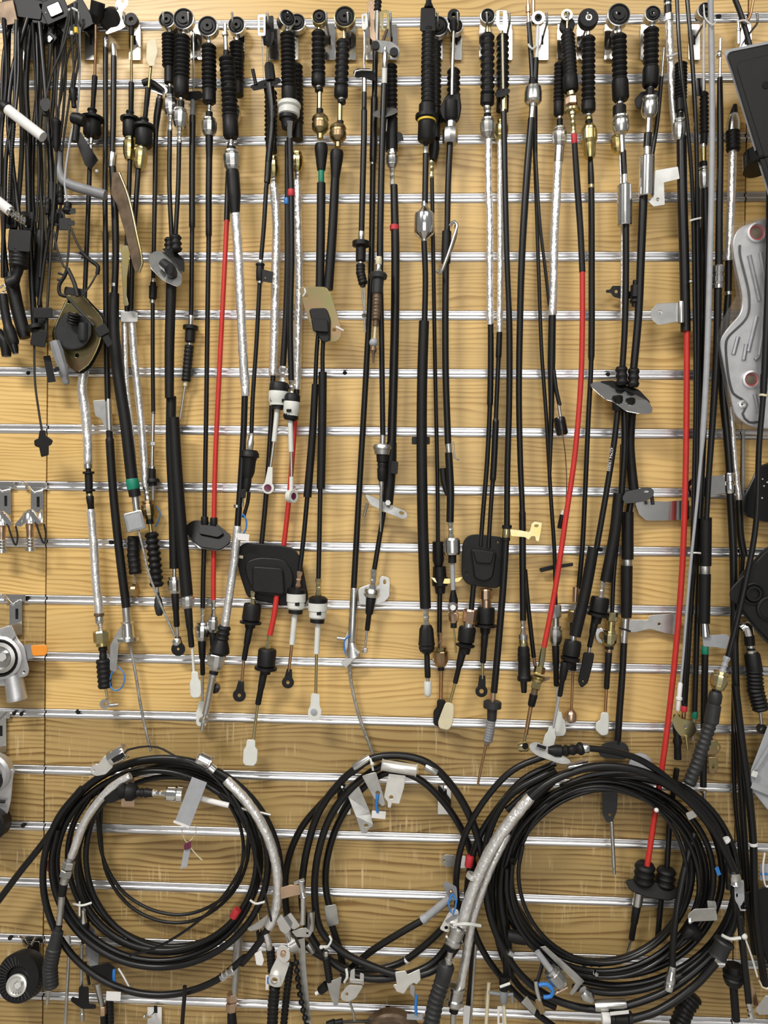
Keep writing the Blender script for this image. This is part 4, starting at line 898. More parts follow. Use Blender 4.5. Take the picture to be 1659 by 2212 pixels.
sweep('sheath', SH, [(1148, 256), (1138, 380), (1128, 540), (1123, 700), (1121, 860), (1124, 1000), (1128, 1100), (1129, 1220), (1130, 1340)], [(0, 15), (.1, 16), (.78, 12), (.785, 15), (1, 14)])
crimp('ferrule', ZN, (1130, 1336), (1130, 1374), 12); collar('ring', ZN, (1130, 1370), (1130, 1382), 20); collar('ring', YZ, (1130, 1380), (1131, 1398), 19)
sweep('boot', BK, [(1131, 1396), (1133, 1470)], [(0, 22), (.1, 26), (.2, 25), (.25, 28), (.3, 26), (.4, 28), (.45, 26), (.85, 27), (.9, 32), (1, 30)], n=14); sweep('tip', GL, [(1131, 1468), (1132, 1496)], [(0, 16), (.6, 14), (1, 12)])
CUR['d'] = 22.0
sweep('sheath', SH, [(1155, 228, 30), (1156, 330), (1160, 480), (1164, 600), (1170, 760), (1180, 900), (1189, 1060), (1198, 1200), (1200, 1310)], [(0, 12), (.2, 8), (1, 9)])
sweep('sheath', SH, [(1157, 330, 34), (1166, 480, 34), (1180, 600, 32), (1190, 690, 28)], 7)
tube('sheath', SH, [(1134, 1230, 20), (1140, 1300, 20), (1153, 1420, 20)], 10); tube('ferrule', PK, [(1153, 1420, 20), (1156, 1440, 20)], 8)
hexnut('nut', ZN, (1199, 1306), (1200, 1334), 26, n=8); tube('ferrule', ZN, [(1200, 1332), (1200, 1358)], 15); fitting('nut', ZN, (1200, 1352), (1200, 1394), 29)
boot('boot', BK, (1200, 1392), (1202, 1482), 16, 12); tube('rod', WH, [(1202, 1480), (1206, 1540)], 5); clip_end('clip_end', WH, 1208, 1564, 24, 50, -6)
plate('strap_tab', BK, rnd_([(1165, 1228), (1190, 1222), (1237, 1216), (1238, 1222), (1200, 1228), (1168, 1236)], 2), 4, d=14)

# ------------------------------------------------------------------ CC: foil cable with throttle wire branch
new('throttle_cable', 'foil wrapped cable with bare throttle wire and black barrel hanging beside the red cable', 'cable', 30, G1)
bellows('bellows', BK, [(1209, 136, 28), (1207, 222, 28)], 24, 10); sweep('boot_cuff', BK, [(1207, 220, 28), (1207, 250, 28)], [(0, 20), (.1, 22), (.9, 22), (1, 18)])
neck(1209, 248, 262, 11, CH, 30); tube('gland', BK, [(1209, 258), (1210, 282)], 13); neck(1210, 262, 276, 12, CH)
fitting('nut', ZN, (1209, 276), (1209, 320), 31); tube('ferrule', ZN, [(1208, 312), (1206, 350)], 21)
foil('foil_sleeve', [(1206, 346), (1201, 440), (1197, 520), (1196, 600), (1193, 682)], 18)
sweep('sheath', SH, [(1193, 676), (1192, 740), (1191, 800), (1191, 900), (1188, 1000), (1187, 1030)], [(0, 16), (.3, 17), (.5, 13), (.8, 9), (1, 8)])
collar('ring', ZN, (1190, 801), (1190, 809), 12)
tube('sheath', SH, [(1196, 800, 34), (1201, 840, 36), (1209, 876, 38)], 9); tube('ferrule', SG, [(1207, 874, 38), (1211, 904, 40)], 7)
sweep('barrel', GL, [(1208, 902, 42), (1215, 940, 44)], [(0, 22), (.1, 25), (.9, 25), (1, 20)], n=14)
tube('throttle_wire', BR, [(1214, 930, 56), (1221, 980, 50), (1224, 1040, 46), (1222, 1104, 44)], 2.4, n=6)
sweep('nipple', WH, [(1217, 1102, 44), (1215, 1114, 44)], [(0, 6), (1, 11)]); sweep('end_barrel', GL, [(1215, 1112, 44), (1209, 1142, 44)], [(0, 12), (.9, 12), (1, 9)])

# ------------------------------------------------------------------ DD: yellow ring, red sheath
new('gear_cable', 'cable with yellow ring end whose long red sheath swings left to gold nuts', 'cable', 60, G1)
lathe('yellow_ring', YZ, 1224, 34, [(12, -3), (12, 3), (7.5, 3), (7.5, -3)], d=48, closed=True); tube('ring_stem', YZ, [(1225, 44, 48), (1225, 62, 48)], 5)
lathe('rubber_disc', BK, 1225, 55, [(16, -6), (16, 3), (10, 4)], d=40); sweep('disc_stem', BK, [(1226, 66, 42), (1227, 80, 42)], 18)
bellows('bellows', BK, [(1226, 74, 44), (1229, 120, 44), (1232, 168, 44)], 31, 11, lo=.82); sweep('boot_cuff', BK, [(1231, 162, 44), (1233, 198, 44)], [(0, 28), (.1, 32), (.9, 33), (1, 28)], n=16)
collar('ring', YZ, (1233, 198, 46), (1234, 208, 46), 18); collar('ring', BK, (1234, 206, 46), (1234, 212, 46), 14); hexnut('nut', PK, (1234, 210, 48), (1235, 228, 48), 26)
sweep('washer', YZ, [(1236, 232, 48), (1236, 250, 50)], [(0, 20), (.3, 32), (.6, 32), (.65, 18), (1, 16)], n=18); crimp('ferrule', YZ, (1237, 248, 50), (1240, 292, 52), 12)
collar('red_band', RT, (1240, 290, 52), (1241, 311, 52), 13)
sweep('sheath', BK, [(1241, 308, 52), (1247, 400, 54), (1254, 500, 56), (1258, 588)], [(0, 12), (.4, 14), (1, 13)])
sweep('sheath_red', RD, [(1258, 586), (1258, 700), (1255, 820), (1242, 980), (1222, 1120), (1198, 1280), (1175, 1398)], 11.5)
tube('ferrule', YZ, [(1175, 1394), (1168, 1442)], [(0, 10), (.3, 12), (.6, 13), (1, 12)], n=8); hexnut('nut', YZ, (1167, 1440), (1164, 1454), 24)
sweep('washer', YZ, [(1163, 1458), (1160, 1472)], [(0, 18), (.2, 30), (.45, 30), (.5, 22), (.6, 26), (1, 24)], n=18); plate('washer_tab', BR, rnd_([(1166, 1464), (1188, 1462), (1186, 1468), (1168, 1474)], 2), 3, d=56)
hexnut('nut', YZ, (1160, 1472), (1156, 1488), 22); tube('ferrule', BR, [(1156, 1486), (1153, 1502)], 14); sweep('black_cap', BK, [(1153, 1500), (1147, 1526)], [(0, 18), (.9, 16), (1, 12)])
tube('rod', CU, [(1147, 1524), (1136, 1586)], 9); tube('rod', YZ, [(1136, 1584), (1132, 1604)], 6); sweep('ring_end', YZ, [(1120, 1614, 58), (1140, 1612, 62)], [(0, 18), (.1, 20), (.9, 22), (1, 20)], n=16); lathe('ring_bore', VO, 1135, 1612, [(7, -2), (7, 0.5)], d=71, tx=.5)

# ------------------------------------------------------------------ EE: plain disc eye cable
new('gear_cable', 'cable with plain black disc eye and brass nut, ending in a silver ball cup', 'cable', 20, G1)
lathe('disc_eye', BK, 1270, 43, [(20, -6), (21, -3), (21, 5), (19, 7), (6, 7), (6, -6)], d=44, closed=True); lathe('disc_bore', CH, 1270, 43, [(6.4, -6), (6.4, 7.5), (5, 7.5), (5, -6)], d=44, closed=True); neck(1270, 60, 84, 9, CH, 42)
bellows('bellows', BK, [(1271, 80, 42), (1271, 222, 38)], 30, 12); sweep('boot_cuff', BK, [(1271, 219, 38), (1271, 243, 36)], [(0, 27), (.1, 30), (.85, 30), (1, 24)], n=14)
collar('ring', ZN, (1271, 241, 34), (1271, 251, 34), 16); collar('ring', YZ, (1271, 252, 30), (1272, 260, 30), 16); tube('gland', BK, [(1272, 258, 28), (1272, 274, 28)], 16)
fitting('nut', YZ, (1272, 268, 26), (1273, 312, 26), 34, [(0, .55), (.1, .7), (.2, .9), (.3, .92), (.34, 1), (.8, 1), (.9, .85), (1, .75)], n=18); tube('ferrule', YZ, [(1273, 308, 26), (1274, 342, 26)], [(0, 26), (.8, 25), (1, 20)], n=16)
sweep('sheath', SH, [(1275, 340), (1277, 400), (1278, 560), (1277, 780), (1271, 900), (1264, 1060), (1258, 1180), (1250, 1272)], [(0, 10), (.02, 12), (.04, 13.5), (.46, 14), (.47, 10.5), (1, 10.5)])
collar('ring', YZ, (1277, 399), (1277, 407), 15)
tube('ferrule', PK, [(1244, 1268), (1243, 1300)], 14); hexnut('nut', IR, (1240, 1318), (1238, 1344), 26, n=10); tube('gland', BK, [(1238, 1342), (1238, 1448)], 14)
tube('rod', CU, [(1238, 1444), (1234, 1536)], 6); sweep('ball_cup', PK, [(1234, 1532), (1232, 1562)], [(0, 10), (.2, 22), (.4, 27), (.8, 26), (.9, 16), (1, 6)], n=18)

# ------------------------------------------------------------------ FF + GG: chrome cylinder pair through tilted dish plate
new('gear_cable_pair', 'cable pair with bright steel cylinders through a tilted chrome dish plate, fat foam sleeves below', 'cable', 34, G1)
eye(1335, 36, 24, ZN, d=44, th=8); neck(1337, 58, 80, 12, CH, 44)
bellows('bellows', BK, [(1337, 76, 44), (1339, 178, 44)], 33, 9); sweep('boot_cuff', BK, [(1339, 174, 44), (1341, 217, 44)], [(0, 30), (.05, 35), (.9, 35), (1, 30)], n=10)
collar('ring', CH, (1339, 217, 43), (1339, 226, 43), 15); collar('ring', CH, (1339, 226, 42), (1339, 234, 42), 14); tube('gland', BK, [(1338, 230, 41), (1338, 256, 41)], 28)
fitting('nut', ZN, (1340, 250, 40), (1341, 292, 40), 35, [(0, .85), (.06, .97), (.14, .97), (.18, .85), (.24, .95), (.3, 1), (.7, 1), (.9, .8), (1, .4)], n=20)
tube('ferrule', ZN, [(1343, 288, 40), (1345, 330, 40)], 12, n=8); tube('sheath', SH, [(1346, 326, 40), (1349, 382, 40)], 12)
tube('ferrule', ZN, [(1349, 378, 40), (1349, 404, 40)], 13); sweep('steel_cylinder', CH, [(1349, 400, 40), (1349, 488, 40)], [(0, 29), (.03, 32), (.97, 32), (1, 29)], n=24, angle=25)
fitting('nut', YZ, (1333, 292, 26), (1336, 330, 26), 30); foil('foil_strip', [(1340, 330, 24), (1344, 460, 24), (1344, 590, 24), (1343, 688, 24)], 7)
sweep('sheath', SH, [(1352, 484, 40), (1352, 600, 38), (1349, 720, 38), (1344, 800, 38)], [(0, 14), (1, 13)])
eye(1408, 34, 17, ZN, d=46, th=8); neck(1408, 50, 66, 12, CH, 46)
bellows('bellows', BK, [(1407, 62, 46), (1406, 152, 46)], 33, 8); sweep('boot_cuff', BK, [(1406, 148, 46), (1405, 187, 46)], [(0, 31), (.05, 35), (.9, 35), (1, 30)], n=10)
collar('ring', CH, (1405, 185, 46), (1405, 196, 46), 14); tube('gland', BK, [(1404, 192, 46), (1404, 214, 46)], 18)
plate('ear_cap', BK, rnd_([(1372, 216), (1386, 200), (1420, 196), (1422, 224), (1388, 228), (1384, 236), (1376, 232)], 4), 12, d=30, bev=2)
fitting('nut', ZN, (1404, 210, 46), (1402, 256, 46), 34, [(0, .85), (.06, .97), (.14, .97), (.18, .85), (.24, .95), (.3, 1), (.7, 1), (.9, .8), (1, .4)], n=20)
tube('ferrule', ZN, [(1402, 252, 46), (1400, 292, 46)], 12, n=8); tube('sheath', SH, [(1400, 288, 46), (1398, 318, 46)], 17)
tube('ferrule', ZN, [(1398, 314, 46), (1398, 342, 46)], 15); sweep('steel_cylinder', CH, [(1398, 338, 46), (1396, 425, 46)], [(0, 29), (.03, 32), (.97, 32), (1, 29)], n=24, angle=25)
sweep('sheath', SH, [(1390, 420, 40), (1385, 540, 38), (1379, 680, 38), (1368, 804, 40)], [(0, 18), (1, 16)])
sweep('clip_body', BK, [(1374, 606, 34), (1371, 662, 34)], [(0, 14), (.15, 14), (.2, 22), (.65, 22), (.7, 15), (.76, 22), (.84, 22), (.9, 14), (1, 13)], n=12)
plate('clip_tab', BK, rnd_([(1309, 627), (1318, 626), (1323, 618), (1342, 618), (1344, 630), (1372, 630), (1372, 644), (1344, 646), (1326, 641), (1319, 632), (1310, 632)], 2), 3, [ell(1331, 630, 4)], d=22)
bellows('grommet_neck', BK, [(1342, 792, 38), (1344, 832, 38)], 26, 3, lo=.8); bellows('grommet_neck', BK, [(1369, 796, 40), (1368, 836, 40)], 25, 3, lo=.8)
pl = plate('dish_plate', CH, rnd_([(1274, 832), (1284, 825), (1312, 824), (1400, 866), (1410, 884), (1406, 893), (1384, 894), (1352, 888), (1322, 866), (1310, 864), (1288, 846)], 6), 4, d=48, tilt=(0, .55))
plate('gasket', BK, rnd_([(1296, 824), (1322, 822), (1380, 842), (1404, 868), (1402, 874), (1376, 864), (1320, 834)], 5), 7, d=38, tilt=(0, .5), par=pl); sweep('boss', BK, [(1334, 856, 52), (1334, 884, 44)], [(0, 22), (1, 24)], par=pl); sweep('boss', BK, [(1362, 862, 54), (1362, 888, 44)], [(0, 20), (1, 22)], par=pl)
CUR['d'] = 44.0
sweep('sheath', SH, [(1335, 878), (1326, 960), (1312, 1050), (1288, 1188)], 12.5)
sweep('sleeve', BK, [(1282, 1182), (1266, 1270), (1242, 1374)], [(0, 24), (1, 25)], n=12)
collar('ferrule', ZN, (1239, 1370), (1237, 1390), 13)
sweep('gland', BK, [(1238, 1384), (1228, 1446)], [(0, 34), (.1, 38), (.5, 38), (.55, 30), (.58, 42), (.68, 40), (.74, 26), (1, 18)], n=16)
boot('boot', BK, (1221, 1430), (1209, 1504), 20, 11); tube('rod', LG, [(1209, 1500), (1195, 1572)], 5.5); clip_end('clip_end', WH, 1188, 1594, 22, 50, 14, d=40)
CUR['d'] = 30.0
sweep('sheath', SH, [(1348, 880, 40), (1349, 960, 36), (1342, 1070)], 14); sweep('sleeve', BK, [(1337, 1066), (1328, 1150), (1308, 1256)], [(0, 24), (1, 24)], n=12)
crimp('ferrule', ZN, (1302, 1256), (1298, 1296), 12)
sweep('gland', BK, [(1297, 1290), (1287, 1346)], [(0, 36), (.1, 40), (.55, 40), (.6, 34), (.63, 46), (.72, 46), (.75, 24), (1, 20)], n=16)
boot('boot', BK, (1286, 1338), (1273, 1398), 17, 11); tube('rod', ZN, [(1273, 1396), (1272, 1412)], 7); plate('slot_end', BK, rnd_([(1262, 1410), (1282, 1412), (1278, 1436), (1268, 1474), (1256, 1484), (1250, 1470), (1258, 1436)], 4), 9, [ell(1259, 1471, 4)], d=30, bev=2)

# ------------------------------------------------------------------ brake cable with black clamp plate and grey arm
new('brake_cable', 'thick brake cable with black clamp plate, split foam sleeve and grey steel arm', 'cable', 18, G1)
sweep('sleeve', BK, [(1366, 880, 22), (1361, 960, 20), (1366, 1030), (1370, 1066)], [(0, 17), (.6, 20), (1, 22)], n=12)
pl = plate('clamp_plate', DG, rnd_([(1344, 1076), (1352, 1062), (1400, 1052), (1412, 1058), (1412, 1070), (1396, 1082), (1350, 1088)], 6), 9, [ell(1396, 1062, 6, 3)], d=34, tilt=(0, .3)); tube('plate_leg', DG, [(1408, 1072, 34), (1410, 1090, 32)], 8, par=pl)
plate('steel_strap', CH, rnd_([(1372, 1086), (1390, 1082), (1440, 1084), (1488, 1080), (1488, 1122), (1440, 1124), (1396, 1124), (1380, 1110)], 4), 3, d=10)
tube('sheath', SH, [(1362, 1086), (1358, 1112)], 14); sweep('sleeve', BK, [(1356, 1106), (1356, 1208)], 25, n=12); collar('grey_band', SG, (1355, 1205), (1355, 1226), 21); sweep('sleeve', BK, [(1354, 1222), (1353, 1334)], [(0, 25), (.9, 24), (1, 22)], n=12)
plate('steel_arm', SG, rnd_([(1342, 1338), (1400, 1340), (1402, 1330), (1450, 1326), (1466, 1330), (1466, 1372), (1440, 1368), (1404, 1358), (1370, 1366), (1342, 1362)], 5), 4, [ell(1424, 1348, 3.5)], d=12)
plate('strap_ring', CH, rnd_([(1286, 1360), (1296, 1356), (1312, 1362), (1314, 1384), (1298, 1390), (1288, 1382)], 6), 3, [ell(1301, 1373, 8, 9)], d=8)
tube('ferrule', ZN, [(1351, 1336), (1347, 1388)], 17); tube('ring', BK, [(1338, 1356, 24), (1362, 1364, 24)], 4)
sweep('sheath', SH, [(1348, 1384), (1344, 1460), (1338, 1540), (1334, 1606)], 14.5)
plate('grommet_plate', DG, rnd_([(1292, 1624), (1302, 1606), (1330, 1600), (1352, 1606), (1360, 1622), (1352, 1640), (1300, 1636)], 7), 10, d=18)

# ------------------------------------------------------------------ gold fitting shift cable end
new('gear_cable', 'thin cable with stacked gold fittings and a white nylon tip beside the foam sleeves', 'cable', 14, G1)
tube('sheath', SH, [(1344, 960, 12), (1338, 1120), (1326, 1240), (1322, 1326)], 9)
hexnut('nut', YZ, (1322, 1322), (1320, 1342), 27, n=12); tube('ferrule', YZ, [(1320, 1340), (1318, 1366)], 18); fitting('nut', YZ, (1318, 1362), (1316, 1396), 31); tube('gland', BK, [(1316, 1394), (1316, 1402)], 18); collar('ring', PK, (1316, 1400), (1315, 1410), 14)
boot('boot', BK, (1315, 1408), (1310, 1488), 15, 12); tube('rod', CU, [(1310, 1486), (1307, 1544)], 7)
plate('nylon_tip', WH, rnd_([(1300, 1540), (1313, 1541), (1314, 1560), (1312, 1586), (1300, 1588), (1288, 1576), (1289, 1562), (1298, 1556)], 4), 11, d=14, bev=2)

# ------------------------------------------------------------------ left: tangle of sensor leads and ignition leads
G2 = 'sensor and ignition leads in the left tangle'
def lead(label, name='sensor_lead', cat='sensor lead', d=50):
    new(name, label, cat, d, G2)
def conn(x, y, w, h, rot=0, m=BK, d=None, th=12, nm='connector'):
    return plate(nm, m, rnd_(rect(x, y, w, h, rot), 3), th, d=d, bev=1.5)
lead('thick black lead leftmost, curving from a brown block into a ribbed boot', 'ignition_lead', 'ignition lead', 46)
conn(16, 28, 34, 50, -12, BR, th=24); conn(60, 18, 60, 40, 8, BK, d=40, th=26)
tube('lead', SH, [(24, 50), (10, 110), (4, 220), (4, 420), (8, 520), (16, 590), (28, 640)], 9)
sweep('boot', BK, [(22, 590), (36, 660), (54, 730)], [(0, 24), (.1, 30), (.9, 28), (1, 24)], n=14)
lead('thick black lead whose long boot ends in a shiny tip at the lower left', 'ignition_lead', 'ignition lead', 62)
tube('lead', SH, [(36, 44), (34, 120), (30, 240), (14, 330), (10, 440), (6, 560), (6, 600)], 9)
tube('spring', CH, [(0, 622), (10, 614), (12, 626), (4, 632), (14, 636)], 4, step=5)
sweep('boot', BK, [(6, 636), (14, 690), (30, 744)], [(0, 18), (.15, 20), (.6, 20), (.7, 26), (.95, 26), (1, 22)], n=14); sweep('shiny_tip', GL, [(28, 740), (34, 764)], [(0, 20), (.5, 18), (1, 12)], n=14)
lead('short angled black boot hanging at the left edge below the shiny tip', 'ignition_boot', 'ignition boot', 46)
sweep('boot', BK, [(-6, 718), (10, 736), (14, 770)], [(0, 24), (.5, 26), (1, 20)], n=14)
lead('coil pack with black block, ribbed neck and short boot below the spring', 'ignition_coil', 'ignition coil', 70)
conn(42, 520, 46, 44, 4, BK, th=30); bellows('ribbed_neck', BK, [(43, 538), (40, 578)], 42, 5, lo=.9); sweep('boot', BK, [(40, 574), (34, 604), (20, 612)], [(0, 26), (.5, 18), (1, 30)], n=14); tube('pin', GL, [(47, 500), (48, 540)], 12)
tube('lead', SH, [(60, 40, 50), (28, 150, 56), (18, 260, 60), (30, 380, 62), (46, 500, 66)], 10)
lead('broad black lead running straight down the middle of the left tangle', 'ignition_lead', 'ignition lead', 38)
conn(92, 22, 40, 56, 4, BK, th=26)
tube('lead', SH, [(66, 40), (56, 180), (60, 280), (62, 420), (66, 560), (74, 700)], 13); sweep('boot', BK, [(88, 500, 30), (84, 580, 30), (80, 640, 30)], [(0, 20), (.1, 24), (.9, 20), (1, 14)], n=12)
lead('black lead just right of the broad one, crossing behind the silver tube', 'ignition_lead', 'ignition lead', 30)
tube('lead', SH, [(78, 40), (82, 180), (72, 300), (70, 420), (80, 560), (88, 680)], 10); conn(88, 694, 24, 30, 10, BK)
lead('thin corrugated black lead in the left tangle', 'ignition_lead', 'ignition lead', 74)
bellows('corrugated_tube', BK, [(30, 270), (24, 350), (20, 440)], 9, 26, lo=.85); tube('lead', SH, [(40, 60, 60), (40, 160, 66), (30, 272)], 7)
lead('black lead with the large boot hanging at the lower centre of the tangle', 'ignition_lead', 'ignition lead', 56)
tube('lead', SH, [(86, 50), (98, 190), (106, 300), (112, 400)], 12); sweep('boot', BK, [(113, 396), (114, 486)], [(0, 20), (.5, 22), (.85, 22), (.9, 20), (1, 16)], n=14); tube('lead', DU, [(114, 484), (106, 600), (98, 740)], 6)
conn(92, 676, 40, 20, 0, BK, d=60); sweep('flange', BK, [(76, 704), (78, 712)], 40, n=14); conn(84, 730, 30, 34, 10, BK, d=58)
new('display_tube', 'silver white tube slanting out of the left tangle', 'tube', 84, G2)
sweep('tube', PW, [(12, 233), (93, 296)], [(0, 21), (.03, 23), (1, 23)], n=20); sweep('black_cap', BK, [(2, 225), (16, 236)], [(0, 20), (.5, 28), (1, 26)], n=16)
new('display_tube', 'short silver tube end with a coil spring at the left edge', 'tube', 88, G2)
sweep('tube', PW, [(-8, 432), (22, 456)], 23, n=20); collar('chrome_band', CH, (16, 452), (26, 460), 22)
sp = []
for k in range(41):
    a = k / 8 * 2 * math.pi; t = k / 40; sp.append((26 + 30 * t + 3 * math.sin(a), 460 + 20 * t + 9 * math.cos(a), 88 + 7 * math.sin(a)))
tube('coil_spring', CH, sp, 3.4, n=6, step=6)
new('display_tube', 'grey tube bent into an L in front of the cup ended cable', 'tube', 70, G2)
sweep('tube', GY, [(126, 330, 60), (128, 366, 64), (136, 388, 68), (154, 400), (190, 411), (228, 422)], [(0, 14), (.3, 16), (.4, 21), (1, 22)], n=18, step=6)
new('price_holder', 'dark glossy strip slanting behind the sensor connectors', 'strip', 34)
plate('strip', GL, [(160, 292), (174, 286), (212, 346), (196, 366), (184, 356)], 3, d=34); ball('stud', PW, 209, 370, 8, d=30)
new('bracket_plate', 'bright steel bracket plate with a hole at the top of the left tangle', 'bracket', 30)
plate('plate', CH, rnd_([(250, 4), (262, -6), (276, -6), (276, 10), (262, 26), (264, 40), (274, 52), (264, 62), (230, 74), (228, 68), (246, 56)], 4), 3, [ell(265, 3, 4)], d=36); sweep('motor_body', BK, [(244, 40, 20), (236, 44, 44)], [(0, 46), (.8, 46), (1, 36)], n=16); conn(160, 40, 70, 60, -30, BK, d=28, th=26); ball('bolt', CH, 252, 18, 8, d=52)
for k, (lab, pts, w, m) in enumerate((
        ('thin sensor lead with a cross shaped clip near the silver tube', [(156, 8, 74), (140, 90, 74), (112, 160, 72), (100, 214, 70), (98, 300, 68), (98, 420, 66), (100, 520, 62)], 5, DU),
        ('thin sensor lead with yellow tape near the top', [(166, 6, 78), (164, 70, 80), (170, 120, 78), (160, 190, 76)], 5, SH),
        ('thin sensor lead with white tape near the top', [(154, 10, 84), (156, 100, 84), (160, 160, 82), (158, 196, 80)], 5, SH),
        ('thin dusty lead carrying the cone shaped sensor', [(150, 20, 66), (130, 120, 68), (122, 200, 70), (122, 262, 70)], 5, DU),
        ('thin dusty lead running from round clip block to ribbed plugs', [(172, 60, 70), (172, 160, 72), (166, 244, 74), (152, 300, 74), (140, 400, 76), (146, 440, 76)], 5, LG),
        ('thin dusty lead crossing behind the cone shaped sensor', [(146, 40, 60), (134, 160, 60), (126, 260, 60), (130, 340, 60), (124, 420, 60)], 5, DU))):
    lead(lab, d=70)
    tube('lead', m, pts, w, n=8)
    if k == 0:
        plate('clip', BK, rnd_([(86, 218), (94, 212), (104, 212), (110, 220), (108, 232), (102, 240), (94, 240), (86, 226)], 2), 9, d=74); collar('grommet', DU, (98, 238, 70), (98, 250, 70), 11)
        tie([(148, 22, 82), (156, 18, 84), (168, 24, 82)], PW, 5)
    if k == 1:
        collar('yellow_tape', YT, (164, 60, 80), (165, 72, 80), 9); sweep('plug', BK, [(160, 188), (157, 216)], [(0, 12), (.2, 20), (.5, 20), (.6, 14), (1, 13)], n=10)
    if k == 2:
        collar('white_tape', PW, (155, 68, 84), (155, 76, 84), 7); sweep('plug', BK, [(158, 196, 80), (160, 232, 80)], [(0, 14), (.5, 16), (.6, 11), (1, 10)], n=10)
    if k == 3:
        sweep('sensor', BK, [(122, 258), (121, 328)], [(0, 14), (.06, 22), (.14, 22), (.2, 17), (.8, 15), (1, 6)], n=12); tube('lead', DU, [(121, 326), (118, 420), (112, 500)], 5, n=8)
    if k == 4:
        sweep('clip_block', BK, [(156, 254, 76), (182, 262, 76)], [(0, 22), (.5, 28), (1, 24)], n=10); tube('clip_foot', BK, [(166, 270, 74), (162, 306, 74)], 15)
        sweep('plug', BK, [(147, 436, 78), (146, 462, 78)], [(0, 10), (.1, 16), (.5, 16), (.6, 22), (.8, 22), (1, 12)], n=10); plate('plug_tab', BK, rnd_(rect(156, 456, 14, 11), 2), 5, d=80); plate('plug_tab', BK, rnd_(rect(154, 482, 14, 9), 2), 5, d=80); conn(140, 484, 24, 24, 0, BK, d=76)
    if k == 5:
        sweep('ribbed_plug', BK, [(131, 408, 66), (131, 440, 66)], [(0, 12), (.2, 13), (.25, 16), (.4, 13), (.5, 16), (.65, 13), (.75, 16), (1, 12)], n=10); sweep('ribbed_plug', BK, [(104, 430, 66), (102, 462, 66)], [(0, 12), (.2, 11), (.3, 15), (.45, 12), (.6, 15), (.8, 12), (1, 12)], n=10)
lead('looping sensor lead with bent rubber clips in front of the gold plate', d=92)
tube('lead', DU, [(116, 500), (124, 540), (138, 576), (144, 580)], 5, n=8); tube('lead', DU, [(150, 488), (148, 540), (144, 580)], 5, n=8)
tube('bent_clip', BK, [(146, 578), (140, 596), (128, 616), (130, 636), (144, 640)], 8, step=6); tube('lead', DU, [(142, 638), (170, 668), (204, 704)], 6, n=8)
tube('lead', DU, [(152, 490), (166, 524), (178, 546)], 5, n=8); tube('bent_clip', BK, [(176, 544), (190, 558), (200, 566), (212, 576), (210, 592)], 9, step=6); tube('lead', DU, [(210, 590), (194, 618), (176, 640)], 4, n=8)
for q in ((177, 548), (183, 556), (132, 592), (130, 606)): tube('clip_ridge', BK, [(q[0] - 6, q[1] - 2), (q[0] + 6, q[1] + 2)], 5)
conn(220, 714, 24, 20, -30, BK, d=94); conn(232, 736, 12, 24, -28, BK, d=92); tube('lead', DU, [(146, 580), (160, 610), (168, 640)], 9)
conn(160, 630, 40, 14, 8, BK, d=78)
lead('long hanging sensor lead ending in a small black cross plug over the panel joint', d=56)
tube('lead', DU, [(75, 700), (74, 760), (76, 830), (84, 890), (91, 934)], 5, n=8)
plate('cross_plug', BK, rnd_([(87, 930), (97, 930), (98, 942), (106, 947), (113, 952), (110, 960), (104, 962), (104, 982), (90, 986), (86, 966), (76, 962), (75, 952), (84, 948)], 2), 12, d=58, bev=1.5)
lead('grey plug and black strap end below the tangle beside the gold plate', d=60)
sweep('plug', GY, [(118, 738), (134, 790)], [(0, 22), (.4, 26), (1, 22)], n=8); plate('plug_window', VO, rect(122, 798, 12, 8, -20), 1, d=74); sweep('plug_tip', GY, [(134, 788), (144, 830)], [(0, 24), (.5, 22), (.6, 15), (.9, 16), (1, 12)], n=8)
plate('strap', BK, [(94, 770), (108, 768), (120, 824), (104, 826)], 4, d=40)

for k, (pts, w) in enumerate((([(46, 30, 30), (44, 140, 28), (48, 300, 28), (40, 430, 28), (30, 520, 28), (26, 640, 28)], 11), ([(104, 30, 26), (90, 130, 26), (86, 260, 26), (90, 420, 26), (84, 520, 24)], 9),
        ([(20, 30, 36), (18, 150, 38), (24, 300, 40), (30, 420, 40), (24, 560, 42), (44, 690, 42)], 10), ([(112, 20, 40), (106, 140, 44), (88, 260, 44), (86, 400, 42), (92, 470, 40), (86, 600, 38)], 8),
        ([(120, 40, 30), (118, 180, 30), (110, 300, 32), (116, 420, 34), (96, 560, 36), (84, 660, 36)], 9), ([(70, 50, 66), (76, 160, 70), (80, 260, 70), (84, 380, 66), (78, 480, 66)], 6),
        ([(140, 60, 50), (142, 160, 50), (136, 250, 50), (128, 330, 50), (132, 430, 50), (118, 540, 48)], 6), ([(176, 60, 56), (160, 150, 58), (146, 240, 58), (134, 340, 56), (138, 420, 56)], 5), ([(8, 40, 60), (14, 160, 62), (2, 300, 60), (0, 400, 60)], 9), ([(182, 50, 50), (150, 110, 52), (132, 210, 54), (110, 300, 56), (106, 400, 56), (112, 470, 56)], 5))):
    lead(['plain black lead hanging between the corrugated lead and the broad one', 'plain black lead right of the broad lead, stopping above the ribbed neck', 'thick plain lead in the tangle that ends above the shiny boot tip', 'slim black lead passing just left of the cone shaped sensor', 'slim black lead that leans left from the plug housings to the dark boot', 'very thin lead in front of the broad lead', 'very thin lead behind the cone shaped sensor, ending below it', 'hair thin lead slanting left from the yellow taped lead', 'short black lead along the very left edge above the silver tube', 'hair thin lead curving from the motor body to the large boot'][k], 'ignition_lead', 'ignition lead', 40)
    tube('lead', SH if k % 3 else DU, pts, w, n=8)
